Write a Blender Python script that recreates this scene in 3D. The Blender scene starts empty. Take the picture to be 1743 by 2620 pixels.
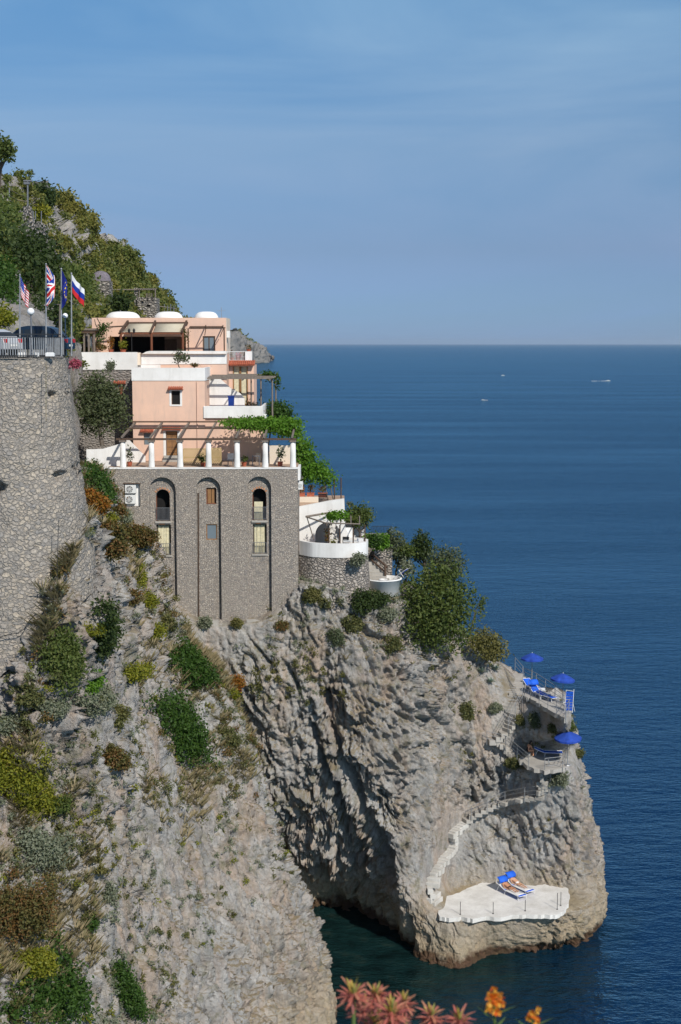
import bpy, math, random
import numpy as np
from mathutils import Vector, Matrix
from mathutils.bvhtree import BVHTree
from mathutils.geometry import tessellate_polygon

random.seed(7)
RNG = np.random.default_rng(11)
PI = math.pi
SC = bpy.context.scene
COL = SC.collection

# ------------------------------------------------------------------ camera
H = 46.0
FPX = 3639.0
TH = math.radians(6.76)
CT, ST = math.cos(TH), math.sin(TH)
cam = bpy.data.cameras.new("camera")
cam.sensor_fit = 'VERTICAL'
cam.sensor_height = 36.0
cam.sensor_width = 24.0
cam.lens = 50.0
cam.clip_start = 0.2
cam.clip_end = 150000
cam.dof.use_dof = True
cam.dof.focus_distance = 100
cam.dof.aperture_fstop = 8.0
camo = bpy.data.objects.new("camera", cam)
camo.location = (0, 0, H)
camo.rotation_euler = (math.radians(90) - TH, 0, 0)
COL.objects.link(camo)
SC.camera = camo

def P(u, v, Y):
    """point at distance Y along the sight line through photo point u, v"""
    dx, dy = (u - 871.5) / FPX, (1310 - v) / FPX
    t = Y / (CT + dy * ST)
    return Vector((t * dx, Y, H + t * (dy * CT - ST)))

def Q(u, Y, z):
    d = Y * CT + (H - z) * ST
    return Vector(((u - 871.5) / FPX * d, Y, z))

def PZ(u, v, z):
    """point on the level z seen through u, v"""
    dx, dy = (u - 871.5) / FPX, (1310 - v) / FPX
    t = (z - H) / (dy * CT - ST)
    return Vector((t * dx, t * (CT + dy * ST), z))

def ray(u, v):
    dx, dy = (u - 871.5) / FPX, (1310 - v) / FPX
    return Vector((dx, CT + dy * ST, dy * CT - ST)).normalized()

# ------------------------------------------------------------------ objects
def tag(o, label=None, cat=None, group=None, kind=None):
    if label: o['label'] = label
    if cat: o['category'] = cat
    if group: o['group'] = group
    if kind: o['kind'] = kind
    return o

def thing(name, label, cat, loc, group=None, rz=0.0):
    o = bpy.data.objects.new(name, None)
    COL.objects.link(o)
    o.location = loc
    o.rotation_euler = (0, 0, rz)
    o.empty_display_size = 0.3
    return tag(o, label, cat, group)

def wloc(o):
    v = Vector((0, 0, 0))
    while o is not None:
        v = v + Vector(o.location)
        o = o.parent
    return v

def mesh_np(name, V, F, mats, parent=None, midx=None, smooth=False, origin=None, local=False):
    """V (n,3) float array, F (m,k) int array, one object"""
    V = np.asarray(V, dtype=np.float64)
    F = np.asarray(F, dtype=np.int32)
    if parent is not None:
        if not local:
            V = V - np.array(wloc(parent))
        o_loc = (0, 0, 0)
    else:
        if origin is None:
            origin = ((V[:, 0].min() + V[:, 0].max()) / 2, (V[:, 1].min() + V[:, 1].max()) / 2, V[:, 2].min())
        V = V - np.array(origin)
        o_loc = origin
    m = bpy.data.meshes.new(name)
    k = F.shape[1]
    m.vertices.add(len(V)); m.vertices.foreach_set('co', V.astype(np.float32).ravel())
    m.loops.add(F.size); m.loops.foreach_set('vertex_index', F.ravel())
    m.polygons.add(len(F))
    m.polygons.foreach_set('loop_start', np.arange(0, F.size, k, dtype=np.int32))
    m.polygons.foreach_set('loop_total', np.full(len(F), k, dtype=np.int32))
    if midx is not None:
        m.polygons.foreach_set('material_index', np.asarray(midx, dtype=np.int32))
    m.update(calc_edges=True)
    m.validate()
    if smooth:
        m.polygons.foreach_set('use_smooth', np.ones(len(m.polygons), dtype=bool))
    for mm in (mats if isinstance(mats, (list, tuple)) else [mats]):
        m.materials.append(mm)
    o = bpy.data.objects.new(name, m)
    COL.objects.link(o)
    o.location = o_loc
    if parent is not None: o.parent = parent
    return o

class MB:
    """collects solids and links them as one mesh object"""
    def __init__(s): s.V = []; s.F = []; s.S = []
    def add(s, vs, fs, smooth=False):
        b = len(s.V)
        s.V += [Vector(v) for v in vs]
        s.F += [tuple(i + b for i in f) for f in fs]
        s.S += [smooth] * len(fs)
        return s
    def box(s, a, b, M=None):
        x0, y0, z0 = a; x1, y1, z1 = b
        vs = [Vector(c) for c in ((x0,y0,z0),(x1,y0,z0),(x1,y1,z0),(x0,y1,z0),(x0,y0,z1),(x1,y0,z1),(x1,y1,z1),(x0,y1,z1))]
        if M is not None: vs = [M @ v for v in vs]
        return s.add(vs, ((0,3,2,1),(4,5,6,7),(0,1,5,4),(1,2,6,5),(2,3,7,6),(3,0,4,7)))
    def tube(s, p0, p1, r0, r1=None, n=8, caps=True):
        p0, p1 = Vector(p0), Vector(p1)
        r1 = r0 if r1 is None else r1
        d = (p1 - p0)
        if d.length < 1e-6: return s
        d.normalize()
        a = d.orthogonal().normalized(); b = d.cross(a)
        vs = []
        for p, r in ((p0, r0), (p1, r1)):
            for i in range(n):
                t = 2 * PI * i / n
                vs.append(p + a * (r * math.cos(t)) + b * (r * math.sin(t)))
        fs = [(i, (i + 1) % n, n + (i + 1) % n, n + i) for i in range(n)]
        s.add(vs, fs, n > 5)
        if caps:
            s.add(vs[:n], [tuple(range(n - 1, -1, -1))]); s.add(vs[n:], [tuple(range(n))])
        return s
    def path(s, pts, r, n=6):
        for a, b in zip(pts[:-1], pts[1:]): s.tube(a, b, r, r, n)
        return s
    def beam(s, p0, p1, w, h, up=(0, 0, 1)):
        """rectangular bar from p0 to p1, w wide and h high"""
        p0, p1 = Vector(p0), Vector(p1)
        d = (p1 - p0).normalized()
        sd = d.cross(Vector(up))
        if sd.length < 1e-4: sd = d.cross(Vector((1, 0, 0)))
        sd.normalize(); u = sd.cross(d)
        vs = []
        for p in (p0, p1):
            for a, b in ((-1,-1),(1,-1),(1,1),(-1,1)):
                vs.append(p + sd * (a * w / 2) + u * (b * h / 2))
        return s.add(vs, ((0,1,2,3),(7,6,5,4),(0,4,5,1),(1,5,6,2),(2,6,7,3),(3,7,4,0)))
    def prism(s, poly, z0, z1, holes=()):
        """upright prism over a plan polygon"""
        n = len(poly)
        lo = [Vector((p[0], p[1], z0)) for p in poly]; hi = [Vector((p[0], p[1], z1)) for p in poly]
        s.add(lo + hi, [(i, (i + 1) % n, n + (i + 1) % n, n + i) for i in range(n)])
        for tr in tessellate_polygon([hi]): s.add([hi[i] for i in tr], [(0, 1, 2)])
        for tr in tessellate_polygon([lo]): s.add([lo[i] for i in tr], [(2, 1, 0)])
        return s
    def plate(s, outer, holes, y0, y1):
        """wall standing in the x-z plane between y0 (front) and y1, with openings"""
        loops = [outer] + list(holes)
        flat = [p for l in loops for p in l]
        tris = tessellate_polygon([[Vector((p[0], p[1], 0)) for p in l] for l in loops])
        f = [Vector((p[0], y0, p[1])) for p in flat]; b = [Vector((p[0], y1, p[1])) for p in flat]
        ff = []
        for t in tris:
            a, c, d = (flat[i] for i in t)
            cr = (c[0]-a[0])*(d[1]-a[1]) - (c[1]-a[1])*(d[0]-a[0])
            ff.append(tuple(t) if cr > 0 else tuple(t[::-1]))
        s.add(f, ff); s.add(b, [t[::-1] for t in ff])
        for l in loops:
            n = len(l)
            fa = [Vector((p[0], y0, p[1])) for p in l] + [Vector((p[0], y1, p[1])) for p in l]
            s.add(fa, [(i, (i + 1) % n, n + (i + 1) % n, n + i) for i in range(n)])
        return s
    def lathe(s, c, prof, n=20, smooth=True, a0=0, a1=2*PI):
        c = Vector(c); vs = []
        full = abs(a1 - a0 - 2*PI) < 1e-6
        m = n if full else n + 1
        for r, z in prof:
            for i in range(m):
                t = a0 + (a1 - a0) * i / n
                vs.append(c + Vector((r * math.cos(t), r * math.sin(t), z)))
        fs = []
        for j in range(len(prof) - 1):
            for i in range(n):
                k = (i + 1) % m
                fs.append((j*m+i, j*m+k, (j+1)*m+k, (j+1)*m+i))
        return s.add(vs, fs, smooth)
    def build(s, name, mat, parent=None, origin=None, local=False, fixn=True):
        V = s.V
        if parent is not None:
            if not local:
                w = wloc(parent); V = [v - w for v in V]
            loc = (0, 0, 0)
        else:
            if origin is None:
                xs = [v.x for v in V]; ys = [v.y for v in V]; zs = [v.z for v in V]
                origin = Vector(((min(xs)+max(xs))/2, (min(ys)+max(ys))/2, min(zs)))
            origin = Vector(origin)
            V = [v - origin for v in V]; loc = origin
        m = bpy.data.meshes.new(name)
        m.from_pydata([tuple(v) for v in V], [], s.F)
        m.update()
        m.polygons.foreach_set('use_smooth', s.S)
        if fixn:
            import bmesh
            bm = bmesh.new(); bm.from_mesh(m)
            bmesh.ops.recalc_face_normals(bm, faces=bm.faces)
            bm.to_mesh(m); bm.free()
        m.materials.append(mat)
        o = bpy.data.objects.new(name, m)
        COL.objects.link(o); o.location = loc
        if parent is not None: o.parent = parent
        return o

def copy_tree(o, parent=None):
    c = o.copy(); COL.objects.link(c)
    c.parent = parent
    for ch in list(o.children): copy_tree(ch, c)
    return c

def arch(x0, x1, z0, z1, n=10):
    """loop of an opening with a round head"""
    r = (x1 - x0) / 2; cx = (x0 + x1) / 2; zc = z1 - r
    return [(x0, z0), (x1, z0)] + [(cx + r * math.cos(PI*i/n), zc + r * math.sin(PI*i/n)) for i in range(n + 1)]
def rect(x0, x1, z0, z1): return [(x0, z0), (x1, z0), (x1, z1), (x0, z1)]

# ------------------------------------------------------------------ noise
def _h(ix, iy, iz, s):
    h = (ix.astype(np.int64) * 374761393 + iy.astype(np.int64) * 668265263 + iz.astype(np.int64) * 2147483647 + s * 1274126177) & 0xffffffff
    h = ((h ^ (h >> 13)) * 1274126177) & 0xffffffff
    h = ((h ^ (h >> 16)) * 2246822519) & 0xffffffff
    h = h ^ (h >> 15)
    return (h & 0xffffff).astype(np.float64) / 16777216.0
def vnoise(p, s=0):
    i = np.floor(p).astype(np.int64); f = p - i
    f = f * f * f * (f * (f * 6 - 15) + 10)
    x, y, z = i[:, 0], i[:, 1], i[:, 2]
    r = 0
    for a in (0, 1):
        wx = f[:, 0] if a else 1 - f[:, 0]
        for b in (0, 1):
            wy = f[:, 1] if b else 1 - f[:, 1]
            for c in (0, 1):
                wz = f[:, 2] if c else 1 - f[:, 2]
                r = r + wx * wy * wz * _h(x + a, y + b, z + c, s)
    return r * 2 - 1
def fbm(p, o=4, s=0, g=0.5, l=2.03):
    r = 0; a = 1.0; t = 0
    for k in range(o):
        r = r + a * vnoise(p * (l ** k) + k * 17.3, s + k * 7); t += a; a *= g
    return r / t
def ridged(p, o=4, s=0):
    r = 0; a = 1.0; t = 0
    for k in range(o):
        r = r + a * (1 - np.abs(vnoise(p * (2.05 ** k) + k * 9.1, s + k * 5)) * 2); t += a; a *= 0.5
    return r / t
def worley(p, s=0):
    i = np.floor(p).astype(np.int64)
    f1 = np.full(len(p), 9.0); f2 = np.full(len(p), 9.0); cid = np.zeros(len(p)); dv = np.zeros_like(p)
    for a in (-1, 0, 1):
        for b in (-1, 0, 1):
            for c in (-1, 0, 1):
                x, y, z = i[:, 0] + a, i[:, 1] + b, i[:, 2] + c
                q = np.stack([x + _h(x, y, z, s + 1), y + _h(x, y, z, s + 2), z + _h(x, y, z, s + 3)], 1)
                d = ((q - p) ** 2).sum(1)
                near = d < f1
                f2 = np.where(near, f1, np.minimum(f2, d))
                cid = np.where(near, _h(x, y, z, s + 4), cid)
                dv = np.where(near[:, None], p - q, dv)
                f1 = np.where(near, d, f1)
    # every cell is a plane with a tilt of its own
    tl = np.stack([(cid * 91.7) % 1, (cid * 37.3) % 1, (cid * 53.9) % 1], 1) * 2 - 1
    worley.facet = (tl * dv).sum(1)
    return np.sqrt(f1), np.sqrt(f2), cid
# ------------------------------------------------------------------ materials
class NT:
    def __init__(s, name):
        s.m = bpy.data.materials.new(name); s.m.use_nodes = True
        s.t = s.m.node_tree; s.t.nodes.clear()
        s.out = s.n('ShaderNodeOutputMaterial')
    def n(s, typ, **kw):
        nd = s.t.nodes.new(typ)
        for k, v in kw.items():
            if k.startswith('_'): setattr(nd, k[1:], v)
            else:
                key = k.replace('__', ' ')
                nd.inputs[key].default_value = v
        return nd
    def l(s, a, b): s.t.links.new(a, b)
    def coord(s, scale=(1, 1, 1), which='Object', world=False):
        if world:
            g = s.n('ShaderNodeNewGeometry'); src = g.outputs['Position']
        else:
            g = s.n('ShaderNodeTexCoord'); src = g.outputs[which]
        mp = s.n('ShaderNodeMapping'); mp.inputs['Scale'].default_value = scale
        s.l(src, mp.inputs['Vector']); return mp.outputs[0]
    def noise(s, vec, scale, detail=4, rough=0.55, dist=0.0):
        n = s.n('ShaderNodeTexNoise'); n.inputs['Scale'].default_value = scale
        n.inputs['Detail'].default_value = detail; n.inputs['Roughness'].default_value = rough
        n.inputs['Distortion'].default_value = dist
        s.l(vec, n.inputs['Vector']); return n.outputs['Fac']
    def ramp(s, fac, stops):
        r = s.n('ShaderNodeValToRGB'); e = r.color_ramp.elements
        while len(e) < len(stops): e.new(0.5)
        for el, (p, c) in zip(e, stops):
            el.position = p; el.color = (c[0], c[1], c[2], 1) if isinstance(c, (tuple, list)) else (c, c, c, 1)
        s.l(fac, r.inputs[0]); return r.outputs[0]
    def mix(s, fac, a, b, mode='MIX'):
        m = s.n('ShaderNodeMix', _data_type='RGBA', _blend_type=mode)
        for sock, v in ((m.inputs[0], fac), (m.inputs[6], a), (m.inputs[7], b)):
            if hasattr(v, 'links'): s.l(v, sock)
            elif isinstance(v, (tuple, list)): sock.default_value = (v[0], v[1], v[2], 1)
            else: sock.default_value = v
        return m.outputs[2]
    def math(s, op, a, b=0.0, c=0.0):
        m = s.n('ShaderNodeMath', _operation=op)
        for i, v in enumerate((a, b, c)):
            if hasattr(v, 'links'): s.l(v, m.inputs[i])
            else: m.inputs[i].default_value = v
        return m.outputs[0]
    def bump(s, h, strength=0.5, dist=0.05, prev=None):
        b = s.n('ShaderNodeBump'); b.inputs['Strength'].default_value = strength; b.inputs['Distance'].default_value = dist
        s.l(h, b.inputs['Height'])
        if prev is not None: s.l(prev, b.inputs['Normal'])
        return b.outputs[0]
    def done(s, col, rough=0.8, normal=None, metal=0.0, spec=0.3, **kw):
        p = s.n('ShaderNodeBsdfPrincipled')
        for k, v in (('Base Color', col), ('Roughness', rough), ('Metallic', metal), ('Specular IOR Level', spec)):
            if hasattr(v, 'links'): s.l(v, p.inputs[k])
            elif isinstance(v, (tuple, list)): p.inputs[k].default_value = (v[0], v[1], v[2], 1)
            else: p.inputs[k].default_value = v
        for k, v in kw.items(): p.inputs[k.replace('__', ' ')].default_value = v
        if normal is not None: s.l(normal, p.inputs['Normal'])
        s.l(p.outputs[0], s.out.inputs[0])
        return s.m

MAT = {}
def plain(name, col, rough=0.7, var=0.12, scale=3.0, metal=0.0, spec=0.3, bump=0.0, world=True):
    """paint or cloth with a little unevenness of its own"""
    t = NT(name); v = t.coord(world=world)
    f = t.noise(v, scale, 4)
    a = tuple(c * (1 - var) for c in col); b = tuple(min(1, c * (1 + var)) for c in col)
    c = t.ramp(f, [(0.3, a), (0.7, b)])
    nrm = t.bump(t.noise(v, scale * 12, 3), bump, 0.01) if bump else None
    MAT[name] = t.done(c, rough, nrm, metal, spec)
    return MAT[name]

def plaster(name, col, stain, streak=0.25):
    t = NT(name); v = t.coord(world=True); vs = t.coord((1.6, 1.6, 0.22), world=True)
    a = t.noise(v, 0.5, 5, 0.6); b = t.noise(vs, 1.3, 5, 0.65)
    c = t.mix(t.ramp(a, [(0.35, 0.0), (0.75, streak)]), col, stain)
    c = t.mix(t.ramp(b, [(0.52, 0.0), (0.8, streak)]), c, stain)
    f = t.noise(v, 14, 5, 0.6)
    MAT[name] = t.done(c, 0.85, t.bump(f, 0.25, 0.01), spec=0.2)
plaster('white plaster', (0.80, 0.79, 0.77), (0.44, 0.42, 0.38), 0.45)
plaster('pink plaster', (0.76, 0.51, 0.385), (0.50, 0.37, 0.31), 0.6)
plaster('cream plaster', (0.72, 0.62, 0.50), (0.55, 0.47, 0.38), 0.4)
plaster('dome plaster', (0.82, 0.81, 0.78), (0.66, 0.65, 0.62), 0.25)

def masonry(name, scale, cols, mortar, bumpd=0.06, gap=0.06, rnd=1.0, warp=0.0, lime=0.0, ws=0.8, wd=2):
    """rubble stones: each cell of the pattern is one stone with its own colour"""
    t = NT(name); v = t.coord(scale, world=True)
    if warp:
        nz = t.n('ShaderNodeTexNoise'); nz.inputs['Scale'].default_value = ws; nz.inputs['Detail'].default_value = wd; t.l(v, nz.inputs['Vector'])
        ad = t.n('ShaderNodeVectorMath', _operation='SCALE'); t.l(nz.outputs['Color'], ad.inputs[0]); ad.inputs['Scale'].default_value = warp
        a2 = t.n('ShaderNodeVectorMath', _operation='ADD'); t.l(v, a2.inputs[0]); t.l(ad.outputs[0], a2.inputs[1]); v = a2.outputs[0]
    c1 = t.n('ShaderNodeTexVoronoi', _feature='F1'); c1.inputs['Scale'].default_value = 1; c1.inputs['Randomness'].default_value = rnd; t.l(v, c1.inputs['Vector'])
    c2 = t.n('ShaderNodeTexVoronoi', _feature='DISTANCE_TO_EDGE'); c2.inputs['Scale'].default_value = 1; c2.inputs['Randomness'].default_value = rnd; t.l(v, c2.inputs['Vector'])
    sep = t.n('ShaderNodeSeparateColor'); t.l(c1.outputs['Color'], sep.inputs[0])
    n = len(cols)
    stone = t.ramp(sep.outputs[0], [(i / max(1, n - 1), c) for i, c in enumerate(cols)])
    w = t.coord(world=True)
    big = t.noise(w, 0.18, 4, 0.6); fine = t.noise(w, 9, 5, 0.65)
    stone = t.mix(0.85, stone, t.ramp(fine, [(0.28, (0.45, 0.45, 0.46)), (0.72, (1.3, 1.27, 1.22))]), 'MULTIPLY')
    stone = t.mix(t.ramp(t.noise(w, 1.6, 5, 0.7), [(0.55, 0.0), (0.72, 0.45)]), stone, (0.20, 0.19, 0.18))
    stone = t.mix(t.ramp(big, [(0.35, 0.0), (0.7, 0.35)]), stone, (0.36, 0.31, 0.25))
    edge = t.ramp(t.math('ADD', c2.outputs['Distance'], t.math('MULTIPLY', t.math('SUBTRACT', t.noise(w, 4, 4, .7), 0.5), gap * 5)), [(0.0, 0.0), (gap * 2.4, 1.0)])
    c = t.mix(edge, mortar, stone)
    if lime: c = t.mix(t.ramp(t.noise(w, 0.5, 4, 0.6), [(0.55, 0.0), (0.75, lime)]), c, (0.5, 0.48, 0.43))
    hgt = t.math('ADD', t.math('MULTIPLY', t.ramp(c2.outputs['Distance'], [(0.0, 0.0), (gap * 4, 1.0)]), 1.0),
                 t.math('ADD', t.math('MULTIPLY', sep.outputs[1], 0.5), t.math('MULTIPLY', fine, 0.35)))
    MAT[name] = t.done(c, 0.9, t.bump(hgt, 1.0, bumpd), spec=0.15)
masonry('big rubble', (3.8, 3.8, 4.8), [(0.34, 0.312, 0.28), (0.43, 0.375, 0.305), (0.28, 0.27, 0.258), (0.47, 0.41, 0.33), (0.365, 0.34, 0.31)], (0.27, 0.25, 0.225), 0.05, 0.05, warp=1.0, ws=1.6, wd=4)
masonry('coursed rubble', (6.0, 6.0, 10.5), [(0.36, 0.325, 0.295), (0.49, 0.43, 0.375), (0.28, 0.27, 0.262), (0.56, 0.50, 0.43), (0.40, 0.365, 0.33)], (0.30, 0.265, 0.23), 0.04, 0.05, 0.8, warp=0.28, ws=1.7, wd=4)
masonry('dry stone', (3.6, 3.6, 5.0), [(0.36, 0.33, 0.30), (0.50, 0.45, 0.40), (0.29, 0.27, 0.26), (0.58, 0.52, 0.46)], (0.15, 0.135, 0.12), 0.08, 0.06, warp=0.3)
masonry('hill stone', (1.6, 1.6, 2.4), [(0.34, 0.32, 0.29), (0.46, 0.42, 0.37), (0.27, 0.26, 0.25)], (0.10, 0.09, 0.08), 0.2, 0.1, warp=0.4)
masonry('annex stone', (3.0, 3.0, 5.2), [(0.23, 0.22, 0.21), (0.32, 0.29, 0.27), (0.19, 0.19, 0.19)], (0.24, 0.22, 0.2), 0.06, 0.07, warp=0.2)

def rock(name, warm=0.5, tide=True, green=0.0, k=1.0):
    t = NT(name)
    w = t.coord(world=True); vs = t.coord((1, 1, 0.16), world=True); vm = t.coord((1, 1, 0.4), world=True)
    big = t.noise(w, 0.11, 4, 0.6); mid = t.noise(vm, 0.55, 6, 0.68, 0.6); strk = t.noise(vs, 1.5, 6, 0.7, 0.3); fine = t.noise(w, 4.5, 7, 0.72)
    grey = t.ramp(mid, [(0.25, (0.20, 0.196, 0.192)), (0.42, (0.345, 0.336, 0.322)), (0.6, (0.44, 0.428, 0.41)), (0.8, (0.56, 0.545, 0.52))])
    ochre = t.ramp(strk, [(0.3, (0.40, 0.25, 0.13)), (0.55, (0.50, 0.39, 0.28)), (0.75, (0.48, 0.30, 0.19))])
    f1 = t.math('MULTIPLY', t.ramp(big, [(0.40, 0.0), (0.64, 1.0)]), t.ramp(strk, [(0.42, 0.0), (0.66, warm)]))
    c = t.mix(f1, grey, ochre)
    c = t.mix(t.ramp(t.noise(w, 0.85, 5, 0.6), [(0.60, 0.0), (0.75, 0.55 * warm)]), c, (0.42, 0.28, 0.17))
    c = t.mix(t.ramp(strk, [(0.30, 0.55), (0.42, 0.0)]), c, (0.12, 0.115, 0.11))
    c = t.mix(t.ramp(t.noise(vs, 3.2, 5, 0.7), [(0.56, 0.0), (0.74, 0.6)]), c, (0.50, 0.475, 0.43))
    c = t.mix(0.8, c, t.ramp(fine, [(0.22, (0.5, 0.49, 0.48)), (0.5, (1.0, 1.0, 1.0)), (0.78, (1.35, 1.33, 1.3))]), 'MULTIPLY')
    # iron stains run down the face in broad runs
    c = t.mix(t.math('MULTIPLY', t.ramp(t.noise(t.coord((1, 1, .3), world=True), 0.42, 5, .65), [(.48, 0.0), (.64, .8 * warm)]), t.ramp(mid, [(.35, .3), (.6, 1.0)])), c, (0.40, 0.225, 0.11))
    c = t.mix(t.ramp(t.noise(t.coord((1, 1, .35), world=True), 0.33, 5, .7), [(.57, 0.0), (.70, .55)]), c, (0.155, 0.145, 0.135))
    # lichen: small dark and pale dots that grow on the stone
    c = t.mix(t.ramp(t.noise(w, 2.2, 5, 0.75), [(0.62, 0.0), (0.72, 0.5)]), c, (0.115, 0.11, 0.10))
    if green:
        c = t.mix(t.math('MULTIPLY', t.ramp(t.noise(w, 1.1, 6, 0.7), [(0.50, 0.0), (0.66, green)]), t.ramp(t.noise(w, 0.3, 3), [(0.4, 0.2), (0.6, 1.0)])), c, (0.15, 0.145, 0.075))
    if tide:
        # soil and dry litter lie on the ledges that face up
        gn = t.n('ShaderNodeNewGeometry'); sn = t.n('ShaderNodeSeparateXYZ'); t.l(gn.outputs['True Normal'], sn.inputs[0])
        led = t.math('MULTIPLY', t.ramp(t.math('ADD', sn.outputs[2], t.math('MULTIPLY', t.math('SUBTRACT', t.noise(w, 1.3, 5, .7), .5), .9)), [(.55, 0.0), (.80, .8)]), t.ramp(t.noise(w, .25, 3), [(.40, .15), (.58, 1.0)]))
        c = t.mix(led, c, t.mix(t.noise(w, 6, 4, .7), (0.17, 0.125, 0.075), (0.30, 0.25, 0.14)))
        g = t.n('ShaderNodeNewGeometry'); sp = t.n('ShaderNodeSeparateXYZ'); t.l(g.outputs['Position'], sp.inputs[0])
        zz = t.math('ADD', sp.outputs[2], t.math('MULTIPLY', t.math('SUBTRACT', t.noise(w, 0.7, 4, 0.6), 0.5), 2.4))
        cream = t.math('MULTIPLY', t.ramp(t.math('DIVIDE', zz, 10.0), [(0.12, 1.0), (0.55, 0.0)]), 0.75)
        c = t.mix(cream, c, t.mix(0.8, (0.43, 0.34, 0.22), t.ramp(fine, [(0.25, (0.6, 0.6, 0.6)), (0.75, (1.25, 1.22, 1.15))]), 'MULTIPLY'))
        ring = t.ramp(t.math('DIVIDE', zz, 10.0), [(0.045, 0.9), (0.10, 0.0)])
        c = t.mix(ring, c, t.mix(t.noise(w, 2.5, 4), (0.10, 0.035, 0.03), (0.075, 0.055, 0.02)))
    rg = t.n('ShaderNodeTexNoise', _noise_type='RIDGED_MULTIFRACTAL'); t.l(vm, rg.inputs['Vector']); rg.inputs['Scale'].default_value = 1.5; rg.inputs['Detail'].default_value = 7; rg.inputs['Roughness'].default_value = .6
    fine = t.math('ADD', fine, t.math('MULTIPLY', rg.outputs['Fac'], 1.1))
    c = t.mix(1.0, c, (k, k, k), 'MULTIPLY')
    h = t.math('ADD', t.math('MULTIPLY', fine, 0.7), t.math('ADD', t.math('MULTIPLY', t.noise(vm, 2.2, 7, 0.75), 1.2), t.math('MULTIPLY', t.noise(w, 16, 4, 0.7), 0.25)))
    MAT[name] = t.done(c, 0.92, t.bump(h, 1.0, 0.22), spec=0.12)
rock('cliff rock', 0.55, True, 0.75, 1.02)
rock('headland rock', 0.25, False, 0.9, 0.55)
rock('hill rock', 0.25, False, 0.8, 0.85)

def concrete(name, col, dark, bumpd=0.01):
    t = NT(name); w = t.coord(world=True)
    a = t.noise(w, 0.7, 6, 0.65); b = t.noise(w, 7, 5, 0.7)
    c = t.mix(t.ramp(a, [(0.38, 0.0), (0.72, 0.9)]), col, dark)
    c = t.mix(t.ramp(b, [(0.55, 0.0), (0.8, 0.35)]), c, tuple(x * 0.5 for x in dark))
    MAT[name] = t.done(c, 0.9, t.bump(b, 0.6, bumpd), spec=0.15)
concrete('pale concrete', (0.72, 0.70, 0.66), (0.50, 0.475, 0.43), 0.02)
concrete('step concrete', (0.56, 0.54, 0.50), (0.38, 0.36, 0.32), 0.03)
concrete('path concrete', (0.42, 0.395, 0.355), (0.27, 0.25, 0.22), 0.02)
concrete('asphalt', (0.10, 0.10, 0.10), (0.06, 0.06, 0.06), 0.01)
concrete('terrace tiles', (0.42, 0.30, 0.22), (0.32, 0.22, 0.16), 0.005)

def wood(name, a, b):
    t = NT(name); w = t.coord((6, 6, 1.2), world=True)
    f = t.noise(w, 2.5, 6, 0.65, 1.0)
    MAT[name] = t.done(t.ramp(f, [(0.3, a), (0.7, b)]), 0.75, t.bump(f, 0.4, 0.01), spec=0.25)
wood('dark timber', (0.055, 0.035, 0.025), (0.13, 0.085, 0.06))
wood('red timber', (0.12, 0.04, 0.022), (0.22, 0.085, 0.045))
wood('door timber', (0.20, 0.10, 0.04), (0.33, 0.18, 0.08))
wood('grey timber', (0.12, 0.10, 0.085), (0.25, 0.21, 0.175))
wood('cane', (0.34, 0.24, 0.10), (0.55, 0.42, 0.21))
wood('bark', (0.07, 0.055, 0.045), (0.17, 0.14, 0.11))

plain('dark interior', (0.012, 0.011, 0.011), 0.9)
plain('room wall', (0.30, 0.20, 0.15), 0.9)
plain('curtain cloth', (0.62, 0.57, 0.40), 0.9, 0.15, 6)
plain('awning cloth', (0.52, 0.47, 0.36), 0.9, 0.06, 2)
plain('terracotta', (0.36, 0.10, 0.055), 0.8, 0.3, 5)
plain('brick trim', (0.48, 0.22, 0.11), 0.85, 0.3, 8)
plain('dark metal', (0.035, 0.037, 0.04), 0.5, 0.2, 5, 0.4)
plain('grey metal', (0.22, 0.225, 0.24), 0.45, 0.15, 4, 0.6)
plain('galvanised metal', (0.33, 0.335, 0.34), 0.5, 0.2, 4, 0.5)
plain('white metal', (0.74, 0.74, 0.74), 0.4, 0.05, 4)
plain('white shell', (0.68, 0.68, 0.66), 0.5, 0.06, 4)
plain('grille dark', (0.06, 0.06, 0.06), 0.6)
plain('blue cloth', (0.016, 0.12, 0.68), 0.7, 0.12, 5)
plain('umbrella cloth', (0.018, 0.06, 0.34), 0.8, 0.25, 3)
plain('blue plastic', (0.012, 0.04, 0.22), 0.45)
plain('white cloth', (0.75, 0.74, 0.72), 0.9, 0.06, 5)
plain('grey cloth', (0.33, 0.33, 0.33), 0.9)
plain('lamp opal', (0.86, 0.86, 0.85), 0.2, 0.02, 3, 0.0, 0.5)
plain('skin tanned', (0.52, 0.26, 0.15), 0.6, 0.12, 20)
plain('skin fair', (0.60, 0.34, 0.21), 0.6, 0.12, 20)
plain('dark hair', (0.02, 0.013, 0.009), 0.6, 0.3, 40)
plain('dark swimwear', (0.012, 0.012, 0.016), 0.8)
plain('car blue', (0.012, 0.03, 0.055), 0.25, 0.05, 2, 0.3, 0.6)
plain('car silver', (0.62, 0.63, 0.64), 0.3, 0.04, 2, 0.3, 0.6)
plain('tyre rubber', (0.02, 0.02, 0.02), 0.85)
plain('tail red', (0.45, 0.015, 0.015), 0.3)
plain('plate white', (0.75, 0.75, 0.72), 0.5)
for nm, c in (('flag red', (0.55, 0.02, 0.025)), ('flag blue', (0.01, 0.035, 0.28)), ('flag white', (0.78, 0.78, 0.78)), ('flag navy', (0.012, 0.02, 0.19)), ('flag yellow', (0.7, 0.5, 0.02))):
    plain(nm, c, 0.85, 0.06, 4)
t = NT('window glass'); MAT['window glass'] = t.done((0.015, 0.02, 0.025), 0.06, spec=0.6)
t = NT('pale glass'); MAT['pale glass'] = t.done((0.16, 0.20, 0.23), 0.12, spec=0.6)

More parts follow.
